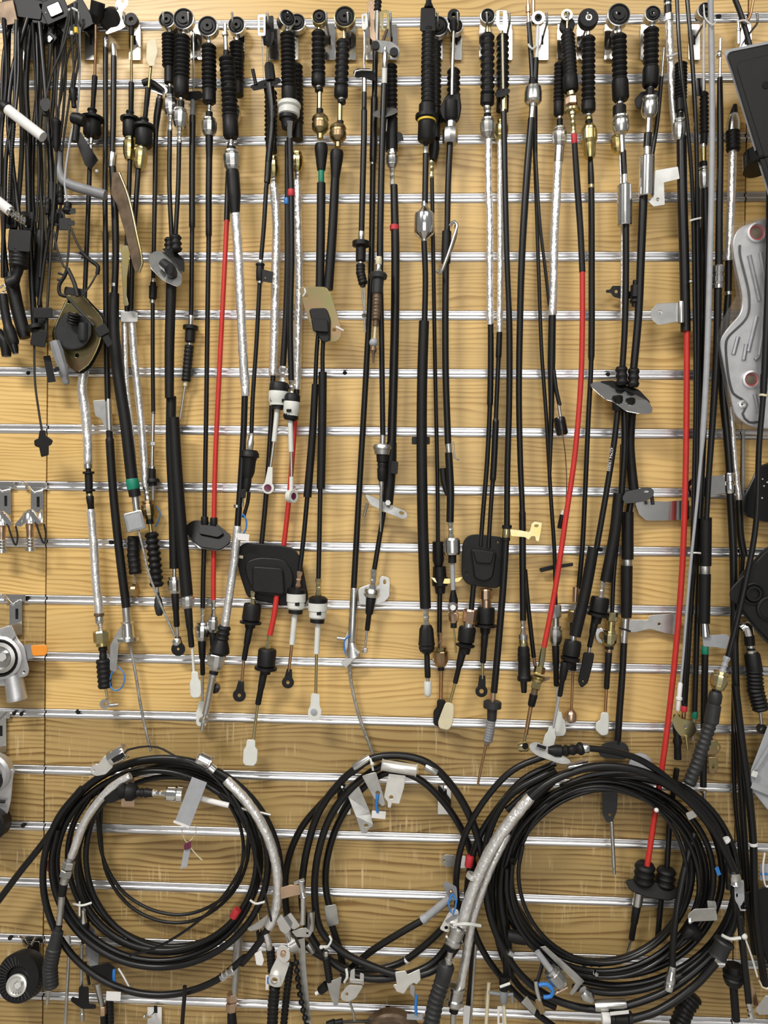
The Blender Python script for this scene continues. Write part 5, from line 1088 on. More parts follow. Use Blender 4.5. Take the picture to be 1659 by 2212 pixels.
for k, (x, y, w, h, r, d) in enumerate(((24, 14, 40, 44, 10, 26), (118, 20, 54, 48, -24, 44), (148, 62, 36, 30, -40, 24), (186, 44, 46, 44, 12, 22), (106, 84, 26, 22, -50, 36), (58, 478, 24, 40, 4, 34), (20, 470, 26, 44, -6, 40), (126, 470, 26, 34, 0, 50))):
    new('plug_housing', ['black plug housing at the very top left corner', 'wide tilted black plug housing at the top, left of the white tie', 'tilted black plug housing under the white tie', 'black plug housing behind the rubber cup end', 'small tilted plug housing below the wide tilted one', 'black plug housing beside the coil spring', 'black plug housing behind the coil spring at the left edge', 'black plug housing above the looping sensor lead'][k], 'plug', d, 'plug housings in the left tangle')
    b_ = conn(x, y, w, h, r, BK, d=d, th=18, nm='shell'); conn(x, y, w * .5, h * .5, r, GL, d=d + 9, th=6, nm='latch')

# ------------------------------------------------------------------ right: bundle of long cables
G3 = 'long cables bundled at the right edge'
new('brake_cable', 'long cable with steel tabs whose lower half is bright red, right of the steel cylinders', 'cable', 40, G3)
tube('sheath', SH, [(1472, 296), (1474, 420), (1478, 560), (1481, 716)], 21, n=12)
fitting('nut', ZN, (1468, 258, 42), (1467, 304, 42), 27); tube('gland', BK, [(1469, 244, 42), (1469, 266, 42)], 14); collar('ring', CH, (1470, 238, 42), (1470, 247, 42), 11)
bellows('bellows', BK, [(1471, 136, 42), (1470, 216, 42)], 27, 11); sweep('boot_cuff', BK, [(1470, 214, 42), (1470, 240, 42)], 22)
plate('steel_tab', SG, rnd_([(1416, 368), (1464, 360), (1468, 386), (1434, 394), (1436, 442), (1412, 446), (1402, 436), (1412, 424)], 2), 3, [ell(1421, 431, 4)], d=46)
plate('steel_tab', ZN, rnd_([(1404, 674), (1420, 656), (1466, 654), (1466, 694), (1422, 702), (1408, 690)], 3), 5, [ell(1425, 674, 5, 4.5)], d=44); collar('tab_clamp', ZN, (1471, 652, 48), (1471, 698, 48), 15)
sweep('sheath_red', RD, [(1484, 708), (1483, 860), (1481, 1020), (1474, 1220), (1460, 1400), (1438, 1600), (1416, 1750), (1398, 1870)], [(0, 12.5), (1, 12)])
new('brake_cable', 'foil topped cable with black rings high at the right, beside the ribbed boot', 'cable', 24, G3)
tube('sheath', SH, [(1442, -6), (1443, 34)], 16); collar('ring', ZN, (1442, 8), (1442, 13), 17); hexnut('nut', ZN, (1444, 30), (1445, 48), 19)
foil('foil_sleeve', [(1445, 46), (1449, 140), (1455, 240), (1461, 290)], 16); tie([(1440, 121, 34), (1452, 120, 38), (1463, 116, 34)], PW, 5)
tube('rod', ZN, [(1434, 104, 18), (1429, 166, 18)], 6); sweep('sheath', SH, [(1429, 164, 16), (1420, 260, 14), (1408, 340, 14)], 9)
for k, (lab, pts, w, m, dd) in enumerate((
        ('glossy thin cable curving past the ribbed boot at the upper right', [(1462, -6, 66), (1466, 80, 66), (1472, 160, 64), (1486, 280, 60), (1496, 420, 56), (1500, 640, 50), (1502, 860, 46), (1498, 1060, 44), (1494, 1240, 40)], 8, GL, 60),
        ('glossy thin cable just right of the curving one, bound with a white tie', [(1484, -6, 62), (1496, 140, 60), (1504, 300, 56), (1506, 480, 52), (1508, 700, 46), (1506, 900, 42), (1502, 1120, 40), (1488, 1300, 38), (1476, 1520, 36)], 9, GL, 56),
        ('black cable with red tape end beside the lower white rod', [(1500, 480, 30), (1506, 700, 30), (1510, 900, 30), (1506, 1080, 28), (1492, 1300, 28), (1478, 1530, 28)], 13, SH, 28),
        ('straight black cable with green tape band near its foot', [(1514, 400, 18), (1516, 700, 18), (1518, 940, 18), (1512, 1160, 18), (1506, 1340, 18), (1500, 1540, 18)], 12, SH, 18))):
    new('brake_cable', lab, 'cable', dd, G3)
    tube('sheath', m, pts, w)
    if k == 1: tie([(1490, 477, 58), (1500, 474, 62), (1514, 471, 58)], PW, 4); ball('stud', CH, 1492, 608, 8, d=56); tie([(1486, 1195, 44), (1502, 1194, 50), (1513, 1195, 44)], PW, 4)
    if k == 2: collar('red_tape', RT, (1478, 1524), (1477, 1537), 14); tube('ferrule', CU, [(1477, 1536), (1476, 1556)], 9)
    if k == 3: collar('green_tape', GN, (1501, 1536), (1500, 1552), 13); tube('rod', ZN, [(1500, 1552), (1496, 1600)], 6); plate('gold_tab', YZ, rnd_([(1452, 1556), (1462, 1540), (1470, 1552), (1500, 1560), (1505, 1580), (1492, 1596), (1470, 1590), (1458, 1574)], 4), 3, [ell(1480, 1570, 4)], d=40); sweep('black_foot', BK, [(1462, 1545, 30), (1464, 1640, 30)], [(0, 14), (.3, 20), (.5, 15), (.6, 20), (.7, 15), (1, 16)], n=12); tube('gold_pin', YZ, [(1482, 1590, 44), (1486, 1620, 44)], 7)
new('gear_cable', 'cable with small eye and dark ribbed boot hidden behind the grey rod', 'cable', 30, G3)
eye(1522, 26, 17, SG, d=44); neck(1521, 42, 60, 9, CH, 40); tube('white_rod', PW, [(1521, 44, 52), (1520, 120, 48), (1520, 196, 44)], 5)
conn(1514, 188, 18, 36, 0, GL, d=30); bellows('bellows', BK, [(1521, 200), (1521, 290)], 19, 10); tube('boot_cuff', BK, [(1521, 288), (1520, 314)], 15); collar('ring', CH, (1519, 312), (1519, 320), 15); tube('ferrule', YZ, [(1519, 320), (1519, 352)], 13); tube('gland', BK, [(1519, 350), (1519, 368)], 17)
fitting('nut', ZN, (1520, 362), (1521, 408), 23); sweep('sheath', SH, [(1522, 402), (1525, 560), (1522, 760), (1518, 960), (1510, 1120)], 14)
new('support_rod', 'long grey plastic rod running down the right side, thinning to white', 'rod', 78, G3)
sweep('rod', LG, [(1535, -6), (1538, 200), (1537, 400), (1532, 620), (1526, 800), (1518, 940), (1508, 1060), (1490, 1240), (1474, 1440), (1468, 1500)], [(0, 12), (.45, 12.5), (.62, 12), (.66, 7), (1, 5)], n=12)
sweep('white_end', PW, [(1470, 1474), (1464, 1536)], [(0, 6), (.05, 10), (.5, 10), (.52, 14), (.6, 14), (.62, 9), (.95, 9), (1, 5)], n=10)
tie([(1520, 10, 80), (1524, 40, 84), (1540, 54, 90), (1546, 48, 86)], PW, 3)
new('brake_cable', 'cable with polished double clamp and long foam sleeve, banded in steel, at the right', 'cable', 40, G3)
tube('rod', ZN, [(1556, 84, 40), (1555, 172, 40)], 6); collar('rod_nut', CH, (1553, 112, 40), (1553, 124, 40), 12)
sweep('sheath', SH, [(1555, 168), (1556, 320), (1554, 460), (1553, 580)], [(0, 11), (.2, 13), (1, 16)])
sweep('clamp', CH, [(1552, 574), (1551, 624)], [(0, 22), (.06, 25), (.3, 25), (.34, 21), (.44, 21), (.48, 25), (.72, 25), (.76, 21), (.84, 24), (1, 22)], n=18, angle=25)
sweep('sheath', SH, [(1551, 620), (1548, 760), (1540, 900), (1531, 1030), (1526, 1122)], [(0, 16), (.6, 13), (1, 11)])
sweep('sleeve', BK, [(1524, 1118, 32), (1523, 1222, 30)], 26, n=12); collar('steel_band', SG, (1522, 1219, 30), (1522, 1242, 30), 23); sweep('sleeve', BK, [(1522, 1240, 30), (1520, 1346, 30)], 26, n=12); tube('ferrule', CH, [(1521, 1344, 30), (1523, 1374, 30)], [(0, 18), (1, 22)], n=14)
plate('grey_tab', LG, rnd_([(1518, 1374), (1568, 1370), (1576, 1376), (1568, 1402), (1550, 1398), (1520, 1396)], 2), 4, d=30); collar('green_tape', GN, (1523, 1396, 26), (1523, 1413, 26), 15); tube('sheath', SH, [(1523, 1410, 24), (1521, 1540, 22), (1519, 1700, 22)], 14); collar('ring', ZN, (1519, 1706, 22), (1519, 1712, 22), 16); tube('ferrule', ZN, [(1520, 1710, 22), (1521, 1734, 22)], 9)
plate('brown_tab', IR, rnd_([(1524, 1602), (1548, 1600), (1558, 1614), (1548, 1628), (1526, 1630)], 5), 2.5, [ell(1550, 1614, 4)], d=16); plate('brown_tab', IR, rnd_([(1530, 1636), (1550, 1636), (1550, 1664), (1540, 1672), (1532, 1668)], 3), 2.5, [ell(1541, 1656, 3, 6)], d=16)
new('brake_cable', 'foil sleeved cable with ribbed black top boot and steel side clamp near the right edge', 'cable', 26, G3)
sweep('top', BK, [(1588, 226), (1584, 252)], [(0, 8), (.5, 14), (1, 18)], n=12); sweep('cone', CH, [(1585, 246), (1583, 284)], [(0, 16), (.3, 24), (.6, 28), (1, 28)], n=18); bellows('bellows', BK, [(1583, 282), (1584, 326)], 30, 5, lo=.88)
foil('foil_sleeve', [(1583, 324), (1580, 420), (1576, 500), (1573, 564)], 17); tube('sheath', SH, [(1574, 560), (1573, 632)], 15); collar('ring', ZN, (1573, 630), (1573, 638), 16)
sweep('sheath', SH, [(1573, 636), (1564, 760), (1561, 830), (1572, 960), (1577, 1028)], [(0, 14), (.5, 17), (1, 16)])
sweep('clamp', CH, [(1575, 1022), (1577, 1066)], [(0, 22), (.1, 25), (.4, 25), (.45, 21), (.55, 21), (.6, 25), (.9, 25), (1, 22)], n=18, angle=25)
plate('clamp_arm', CH, rnd_([(1484, 1046), (1490, 1036), (1510, 1034), (1564, 1026), (1570, 1064), (1520, 1074), (1490, 1074)], 4), 3, [ell(1494, 1054, 5, 6)], d=28)
sweep('sheath', SH, [(1577, 1062), (1584, 1200), (1586, 1360), (1590, 1500), (1598, 1640), (1606, 1780), (1616, 1920), (1630, 2060)], [(0, 16), (.5, 16), (.6, 14), (1, 14)])
new('brake_cable', 'narrow foil strip cable hanging under the aluminium arm', 'cable', 18, G3)
foil('foil_sleeve', [(1579, 880), (1585, 980), (1597, 1084)], 12); tube('sheath', SH, [(1596, 1080), (1600, 1160), (1608, 1200)], 15)
new('brake_cable', 'thin grey green cable behind the aluminium arm', 'cable', 10, G3)
tube('sheath', GY, [(1606, 930), (1605, 1080), (1603, 1130)], 6)
new('gear_cable', 'cable with brass nut and corrugated grey boot slanting left at the lower right', 'cable', 70, G3)
sweep('sheath', SH, [(1664, 300), (1662, 500), (1657, 680), (1648, 860), (1640, 960), (1632, 1140), (1610, 1260), (1590, 1350), (1572, 1422)], [(0, 15), (.48, 15), (.5, 12), (1, 12)]); collar('band', CR, (1649, 852), (1648, 857), 18)
crimp('ferrule', LG, (1571, 1418), (1559, 1456), 15); fitting('nut', YZ, (1558, 1450), (1549, 1490), 36); tube('gland', BK, [(1549, 1486), (1546, 1502)], 19)
sweep('boot_head', DG, [(1547, 1494), (1536, 1560)], [(0, 22), (.1, 28), (.35, 28), (.4, 24), (.45, 30), (1, 31)], n=16); bellows('bellows', DG, [(1537, 1554), (1522, 1600), (1506, 1650), (1488, 1694)], 29, 13, lo=.82)
new('gear_cable', 'cable end with steel elbow and drooping black bellows at the right edge', 'cable', 30, G3)
sweep('elbow', CH, [(1600, 1358), (1612, 1352), (1618, 1372)], [(0, 18), (.5, 26), (1, 24)], n=14, step=5); tube('gland', BK, [(1618, 1370), (1620, 1394)], 21); collar('ring', ZN, (1621, 1392), (1621, 1400), 19); collar('ring', ZN, (1622, 1404), (1623, 1412), 21); tube('gland', BK, [(1621, 1396), (1623, 1414)], 17)
sweep('boot_head', BK, [(1624, 1410), (1630, 1450)], [(0, 26), (.1, 32), (1, 34)], n=16); bellows('bellows', BK, [(1629, 1446), (1632, 1490), (1644, 1534)], 36, 11, lo=.8); tube('rod', ZN, [(1642, 1532), (1645, 1566)], 7); hexnut('nut', ZN, (1641, 1530), (1643, 1540), 13); lathe('ring_end', BK, 1645, 1574, [(10, -4), (10, 4), (5, 4), (5, -4)], closed=True)
for k, (lab, pts, w, dd) in enumerate((
        ('straight black cable dropping along the right panel joint', [(1606, 1190, 16), (1596, 1320, 14), (1586, 1460, 12), (1586, 1700, 12), (1600, 1860, 14), (1604, 2000, 14)], 9, 14),
        ('cable with stepped sleeve and white ring down the right edge', [(1588, 1480, 44), (1602, 1600, 44), (1618, 1720, 44), (1627, 1820, 44), (1632, 1980, 44), (1652, 2130, 44)], 16, 44))):
    new('brake_cable', lab, 'cable', dd, G3); tube('sheath', SH, pts, w)
    if k: collar('white_ring', PW, (1627, 1820), (1628, 1827), 18)
new('wire_hanger', 'pair of thin copper wires tied in white at the top right corner', 'wire', 26)
tube('wire', CU, [(1628, -6), (1618, 40), (1610, 48)], 6); tube('sheath', SH, [(1586, -6), (1602, 36), (1616, 84), (1622, 110)], 11); tie([(1596, 46, 34), (1608, 44, 36), (1620, 52, 34)], PW, 4); tube('steel_post', CH, [(1595, 40, 20), (1595, 96, 20)], [(0, 6), (.4, 6), (.42, 12), (.5, 12), (.52, 9), (1, 9)])

# ------------------------------------------------------------------ right: flat parts
new('oil_filter', 'black flat oil filter plate with grey rim at the upper right corner', 'oil filter', 96)
out = rnd_([(1563, 110), (1760, 70), (1790, 560), (1690, 520), (1578, 150)], 12)
plate('rim', LG, out, 7, d=88, bev=1.5)
plate('body', BK, rnd_([(1571, 116), (1756, 78), (1784, 548), (1694, 512), (1584, 150)], 12), 14, d=92, bev=3); lathe('port', VO, 1654, 184, [(8, 0), (8, 1), (4, 1.2)], d=100, n=16)
plate('raised_panel', BK, rnd_([(1590, 136), (1752, 98), (1778, 530), (1700, 494)], 14), 3, d=98.6, bev=1.5)
sweep('neck', GL, [(1630, 330, 70), (1640, 362, 78)], [(0, 50), (1, 66)], n=20)
new('suspension_arm', 'bagged cast aluminium arm with ribbed pockets and red bush holes', 'suspension arm', 46)
o1 = rnd_([(1584, 520), (1596, 494), (1650, 474), (1760, 474), (1760, 930), (1700, 930), (1620, 920), (1588, 896), (1560, 762), (1556, 738), (1568, 716), (1604, 676), (1606, 640), (1588, 560)], 16)
arm = plate('arm', AL, o1, 12, [ell(1632, 505, 17), ell(1620, 821, 15), ell(1602, 874, 4.5)], d=44, bev=2.5)
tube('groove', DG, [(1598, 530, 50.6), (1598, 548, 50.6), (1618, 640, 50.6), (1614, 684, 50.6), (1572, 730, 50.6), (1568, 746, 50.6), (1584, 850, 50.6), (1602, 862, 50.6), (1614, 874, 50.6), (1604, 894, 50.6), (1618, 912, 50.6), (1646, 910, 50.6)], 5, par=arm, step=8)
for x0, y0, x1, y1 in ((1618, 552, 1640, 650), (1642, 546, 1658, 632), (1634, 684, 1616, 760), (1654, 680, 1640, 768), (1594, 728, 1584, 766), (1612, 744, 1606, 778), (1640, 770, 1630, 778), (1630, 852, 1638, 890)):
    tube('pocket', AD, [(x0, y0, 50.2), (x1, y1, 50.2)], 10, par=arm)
for x, y, r in ((1632, 505, 17), (1620, 821, 15)):
    lathe('bush_ring', AL, x, y, [(r + 4, -2), (r + 4, 8), (r, 9), (r, -2)], d=46, par=arm, closed=True); lathe('red_bush', RT, x, y, [(r - 1, -4), (r - 1, 4), (r * .75, 5), (r * .75, -4)], d=46, par=arm, closed=True); lathe('bush_core', BR, x, y, [(r * .74, -4), (r * .74, 3), (r * .3, 4)], d=46, par=arm)
lathe('small_boss', ZN, 1602, 874, [(9, 0), (9, 7), (5, 7.5), (5, 0)], d=46, par=arm, closed=True)
plate('plastic_bag', BG_, [(1576, 490), (1640, 466), (1760, 466), (1760, 944), (1640, 942), (1600, 934), (1572, 880), (1556, 790), (1548, 730), (1560, 690), (1590, 640), (1584, 580)], 0.5, d=56, bend=lambda x, y: 3 * math.sin(x * .21 + y * .07) + 2 * math.sin(y * .13 - x * .05))
new('oil_filter', 'black plastic filter pan with round port at the right edge, mid height', 'oil filter', 60)
plate('rim', DG, rnd_([(1590, 1272), (1600, 1240), (1652, 1184), (1780, 1130), (1780, 1440), (1690, 1420), (1640, 1372), (1594, 1312)], 10), 6, d=52); pb = plate('body', BK, rnd_([(1578, 1276), (1590, 1262), (1602, 1250), (1656, 1192), (1780, 1140), (1780, 1430), (1692, 1410), (1642, 1360), (1598, 1306), (1580, 1296)], 10), 16, d=58, bev=3)
lathe('port', BK, 1626, 1282, [(24, 0), (24, 3), (20, 4), (18, 2), (16, 6), (12, 6), (12, 1)], d=66, par=pb); lathe('port', BK, 1660, 1314, [(26, 0), (26, 4), (22, 5), (20, 2)], d=66, par=pb)
new('rubber_boot', 'dark bagged rubber part at the right edge above the filter pan', 'rubber part', 40)
plate('body', GL, rnd_([(1612, 1070), (1640, 1010), (1700, 990), (1700, 1130), (1640, 1122), (1606, 1108)], 10), 16, d=38, bev=4)
for q in ((1647, 1035), (1657, 1042), (1650, 1050), (1646, 1076)): ball('bag_glint', CH, q[0], q[1], 5, d=48)  # small bright balls stand in for glints of light on the dark bag
new('plastic_box', 'grey plastic box with ribs at the lower right edge', 'plastic box', 40)
plate('face', LG, rnd_([(1622, 1700), (1624, 1664), (1668, 1550), (1760, 1520), (1760, 1790), (1660, 1748)], 5), 22, d=34, bev=3); plate('rib', LG, [(1622, 1702), (1626, 1690), (1760, 1748), (1760, 1760)], 6, d=48); plate('rib', LG, [(1628, 1664), (1636, 1662), (1700, 1560), (1690, 1560)], 6, d=48); plate('clip', WH, rnd_(rect(1630, 1672, 12, 12, 20), 2), 5, d=52)

# ------------------------------------------------------------------ left: parts on the narrow left panel
def side_hook(x, y, lab):
    new('display_hook', lab, 'hook', 4, 'display hooks on the left panel')
    plate('back_plate', CH, rnd_(rect(x, y + 42, 26, 76), 3), 2.5, d=6); plate('rail_clip', CH, rect(x - 2, y, 46, 14), 4, d=5); plate('slot', VO, rect(x + 2, y + 34, 5, 22), .8, d=7.6)
    tube('rod', CH, [(x - 6, y + 14, 8), (x - 14, y + 8, 30), (x - 24, y - 4, 46), (x - 30, y - 6, 48)], 6, step=5); ball('tip', CH, x - 31, y - 7, 7, d=48)
side_hook(80, 1050, 'bright hook on the left panel holding the whole thermostat'); side_hook(10, 1048, 'bright hook at the left edge holding the cut off thermostat'); side_hook(34, 1292, 'bright hook holding the pump with the orange plug'); side_hook(72, 2030, 'bright hook above the black idler pulley'); side_hook(0, 1545, 'bright hook at the left edge above the belt tensioner')
def thermostat(x, y, lab):
    new('thermostat', lab, 'thermostat', 30, 'thermostats on the left panel')
    sweep('dome', CH, [(x, y - 12), (x, y + 18)], [(0, 10), (.3, 30), (.9, 38), (1, 40)], n=18); plate('bridge', CH, rnd_([(x - 34, y + 22), (x - 12, y - 2), (x + 6, y - 8), (x + 24, y + 18), (x + 16, y + 20), (x + 2, y + 4), (x - 20, y + 26)], 4), 8, d=36)
    sweep('cylinder', PK, [(x, y + 18), (x, y + 52)], [(0, 16), (.1, 20), (.5, 16), (1, 15)], n=14); bellows('spring', ZN, [(x + 1, y + 48), (x + 1, y + 74)], 20, 4, lo=.5); sweep('foot', ZN, [(x + 1, y + 72), (x + 1, y + 78)], 24, n=14)
    tube('seal_ring', BK, [(x + 10, y + 4, 36), (x + 18, y + 34, 40), (x + 30, y + 62, 40), (x + 34, y + 44, 36), (x + 30, y + 20, 34)], 4, step=6)
thermostat(65, 1112, 'chrome thermostat with spring foot and black seal on the left panel'); thermostat(4, 1116, 'chrome thermostat cut off by the left edge')
new('water_pump', 'cast aluminium pump housing with black ring, outlet pipe and orange plug', 'pump', 34)
hs = plate('housing', AL, rnd_([(-30, 1370), (10, 1356), (24, 1352), (36, 1380), (52, 1400), (56, 1430), (62, 1448), (56, 1460), (44, 1460), (10, 1480), (-30, 1480)], 8), 16, [ell(52, 1451, 4)], d=34, bev=2.5)
lathe('rim', AL, 6, 1419, [(48, 0), (48, 9), (42, 11), (42, 3)], d=40, par=hs); lathe('black_ring', BK, 6, 1419, [(42, 0), (42, 8), (38, 9), (36, 4)], d=42, par=hs); lathe('hub', SG, 6, 1419, [(34, 0), (34, 9), (26, 11), (22, 8), (14, 8)], d=42, par=hs)
hexnut('hub_bolt', ZN, (4, 1419, 50), (4, 1419, 66), 22); sweep('outlet', AL, [(28, 1456), (38, 1512)], [(0, 38), (.1, 40), (.85, 42), (.9, 44), (1, 43)], n=20); plate('nipple', GY, rnd_(rect(62, 1408, 18, 30, -4), 2), 14, d=30); plate('orange_plug', OR, rnd_([(68, 1396), (98, 1394), (102, 1404), (98, 1414), (72, 1416)], 3), 14, d=32, bev=2)
plate('ear', AL, rnd_([(2, 1368), (24, 1350), (34, 1372), (20, 1390)], 4), 8, d=44, par=hs)
new('belt_tensioner', 'grey belt tensioner with pulley cut off by the left edge', 'tensioner', 34)
lathe('body', AL, -14, 1668, [(42, -8), (42, 8), (36, 12), (28, 12), (26, 8)], d=34); lathe('body_bore', VO, -14, 1686, [(22, 0), (22, 2), (10, 2)], d=45); plate('arm', AL, rnd_([(-20, 1690), (28, 1660), (22, 1730), (14, 1760), (-20, 1760)], 8), 14, d=28, bev=2); lathe('pulley', BK, -16, 1778, [(36, -12), (36, 12), (32, 14), (20, 12), (18, 8)], d=38); tube('arm_band', BK, [(-12, 1730, 40), (10, 1732, 40)], 7)
new('idler_pulley', 'black ribbed idler pulley with pale metal bolt centre at the lower left', 'pulley', 50)
q = lathe('wheel', BK, 40, 2112, [(52, -22), (52, 0), (50, 3), (26, 3), (24, -2)], d=54, ty=-.25, tx=-.1, n=40)
for k in range(36):
    a = 2 * math.pi * k / 36; tube('spoke_rib', DG, [(40 + 27 * math.cos(a), 2114 + 27 * math.sin(a), 57.5 + 5 * math.sin(a)), (40 + 48 * math.cos(a), 2114 + 48 * math.sin(a), 57.5 + 10 * math.sin(a))], 1.8, n=6, par=q)
lathe('bearing', WZ, 38, 2127, [(23, 0), (23, 5), (19, 6), (18, 3), (10, 3)], d=58, ty=-.25); hexnut('bolt', ZN, (38, 2127, 62), (38, 2129, 72), 17)

# ------------------------------------------------------------------ coils
def arc(cx, cy, rx, ry, a0, a1, d0, d1, j=3.0, seed=0, step=18, dr=0.0):
    """points of a coil: angle in degrees clockwise from the top"""
    r = random.Random(seed); n = max(2, int(abs(a1 - a0) / step)); pts = []
    p1, p2 = r.random() * 6, r.random() * 6
    for i in range(n + 1):
        t = i / n; a = math.radians(a0 + (a1 - a0) * t); k = 1 + dr * t
        w = j * (math.sin(a * 2 + p1) + .6 * math.sin(a * .73 + p2))
        pts.append((cx + (rx * k + w) * math.sin(a), cy - (ry * k + w) * math.cos(a), d0 + (d1 - d0) * t + 3 * math.sin(a * .5 + p2)))
    return pts
GC = 'coiled brake cables along the bottom'
# coil at the left
new('coiled_brake_cable', 'widest loop of the left coil with steel clamp and long foil section on its right', 'brake cable', 70, GC)
tube('sheath', SH, [(-8, 1952, 46), (40, 1888, 50), (100, 1812, 56)] + arc(352, 1892, 254, 256, -58, 116, 58, 56, 1), 15, n=12)
foil('foil_sleeve', [(488, 1684, 74), (540, 1740, 76), (580, 1810, 76), (598, 1880, 76), (599, 1940, 76), (590, 1985, 76), (580, 2004, 76)], 21)
tube('sheath', SH, [(584, 1996, 74), (560, 2036, 72), (520, 2084, 70)] + arc(346, 1893, 252, 257, 132, 318, 70, 58, 1), 15, n=12)
sweep('steel_clamp', CH, [(428, 1636, 76), (456, 1650, 76)], [(0, 34), (.1, 30), (.85, 30), (.9, 36), (1, 36)], n=18, angle=25); collar('small_clamp', CH, (452, 1656, 76), (464, 1666, 76), 24)
crimp('ferrule', CH, (506, 2094, 72), (478, 2112, 72), 20)
new('coiled_brake_cable', 'second loop of the left coil with dark red tape on its left side', 'brake cable', 48, GC)
tube('sheath', SH, arc(346, 1866, 236, 222, -80, 290, 44, 56, 2, 3) , 15, n=12); tube('sheath', SH, arc(340, 1870, 214, 206, 40, 400, 34, 50, 3, 5), 13, n=12)
collar('red_tape', RT, (110, 1858, 46), (110, 1880, 46), 17.5); collar('red_tape', RT, (514, 1964, 52), (503, 1982, 52), 17)
new('coiled_brake_cable', 'tight inner turns of the left coil bunched at both sides', 'brake cable', 30, GC)
for k, (rx, ry, cx, cy, a0, a1, w) in enumerate(((206, 200, 352, 1858, -50, 312, 13), (198, 192, 368, 1852, -40, 322, 13), (190, 196, 374, 1850, -46, 316, 12), (196, 186, 362, 1864, -36, 326, 12))):
    tube('sheath', SH, arc(cx, cy, rx, ry, a0, a1, 22 + 6 * k, 30 + 6 * k, 4, 11 + k), w, n=10)
new('coiled_thin_cable', 'two thin black turns looping low inside the left coil', 'cable', 26, GC)
tube('sheath', SH, [(215, 1700, 40), (212, 1780, 34), (222, 1850, 30), (260, 1920, 28), (320, 1962, 26), (390, 1976, 26), (450, 1960, 26), (502, 1920, 28), (524, 1860, 30), (520, 1790, 34), (480, 1710, 40)], 7.5); tube('sheath', SH, [(222, 1700, 30), (218, 1800, 26), (232, 1890, 22), (282, 1958, 20), (350, 1990, 18), (420, 1988, 18), (480, 1952, 18), (520, 1900, 20), (538, 1830, 24), (530, 1760, 24), (490, 1706, 24)], 7.5)
new('thin_wire_loop', 'thin black wire springing over the top of the left coil and crossing its lower right', 'wire', 84, GC)
tube('wire', SH, [(262, 1624), (300, 1614), (340, 1614), (380, 1634), (440, 1662), (490, 1712), (540, 1812), (570, 1920), (586, 1990)], 4.6, n=8); tube('wire', SH, [(500, 1716), (534, 1780), (528, 1850), (500, 1910), (440, 1980), (340, 2046), (280, 2064)], 6, n=8)
new('foil_pipe', 'crumpled foil pipe with steel nuts on the left side of the left coil', 'pipe', 86, GC)
foil('foil_sleeve', [(282, 1676), (240, 1702), (200, 1748), (176, 1790), (162, 1830), (154, 1852)], 18); tube('ferrule', GY, [(156, 1846), (150, 1862)], 14); hexnut('nut', SG, (150, 1860), (146, 1876), 27); hexnut('nut', SG, (145, 1878), (141, 1894), 27); tube('ferrule', SG, [(142, 1892), (138, 1908)], 19)
tube('gland', BK, [(138, 1906), (134, 1934)], 18); tube('steel_tube', SG, [(134, 1932), (128, 1996)], 14); tube('ring', BK, [(122, 1984), (140, 1980)], 5)
sweep('boot_head', DG, [(128, 2000), (116, 2050)], [(0, 14), (.2, 14), (.25, 24), (1, 30)], n=14); bellows('bellows', DG, [(117, 2046), (108, 2090), (110, 2132)], 34, 11, lo=.88); tube('tip', SG, [(106, 2130), (102, 2168)], [(0, 14), (.3, 14), (.4, 8), (1, 7)])
new('parking_brake_bracket', 'bright white steel bracket perched on the upper left of the left coil', 'bracket', 88)
sweep('barrel', CH, [(238, 1640), (272, 1620)], [(0, 30), (.1, 34), (.9, 34), (1, 30)], n=16); plate('foot', WZ, rnd_([(212, 1652), (226, 1632), (238, 1642), (244, 1656), (228, 1672), (208, 1676), (196, 1670), (196, 1658), (206, 1650)], 4), 5, [ell(203, 1664, 3)], d=90); plate('slot', VO, [(240, 1640), (264, 1626), (270, 1634), (246, 1648)], 1, d=104)
new('release_cable', 'horizontal cable end with fat steel nut and pale rod inside the left coil', 'cable', 92, GC)
sweep('grommet', BK, [(256, 1708), (296, 1712)], [(0, 20), (.2, 36), (.4, 28), (.5, 40), (.8, 38), (1, 24)], n=16); sweep('gland', BK, [(292, 1712), (330, 1713)], [(0, 20), (.3, 17), (.35, 21), (.5, 17), (.6, 21), (.8, 18), (1, 17)], n=14)
crimp('ferrule', CH, (326, 1712), (362, 1714), 15); sweep('nut', CH, [(360, 1714), (396, 1716)], [(0, 28), (.1, 33), (.55, 34), (.6, 28), (.7, 36), (1, 34)], n=20, angle=25); tube('pale_rod', PW, [(410, 1718), (450, 1729), (494, 1740)], 12); tube('pale_rod', ZN, [(520, 1746, 66), (584, 1760, 60)], 7); plate('backing_tag', PK, rect(276, 1712, 28, 60), 2, d=40); plate('rubber_seat', BK, rnd_([(222, 1724), (262, 1700), (270, 1722), (236, 1736)], 6), 10, d=86)
new('paper_tag', 'plain grey card tag tilted inside the left coil with a thin cream tie', 'tag', 108)
plate('card', LG, rect(412, 1734, 34, 106, 21), 1.2, d=106); plate('card_edge', PW, rect(392, 1781, 36, 5, 21), 1.6, d=107); tie([(392, 1790, 100), (396, 1806, 96), (404, 1820, 92), (418, 1808, 92), (424, 1794, 96), (420, 1780, 100)], CR, 2.4); tie([(408, 1826, 92), (424, 1846, 90), (437, 1858, 90)], CR, 2.4); plate('blue_cap', PU, rnd_([(398, 1824), (412, 1816), (412, 1832), (398, 1836)], 3), 3, d=92); plate('grey_slip', LG, [(398, 1834), (412, 1830), (404, 1872), (390, 1878)], 1, d=90)
new('cable_tie', 'white cable tie around the bunched turns at left of the left coil', 'cable tie', 64)
tie([(158, 1952), (176, 1956, 68), (198, 1950)], WH, 5); tie([(172, 1948, 68), (172, 1978, 66)], PW, 4)
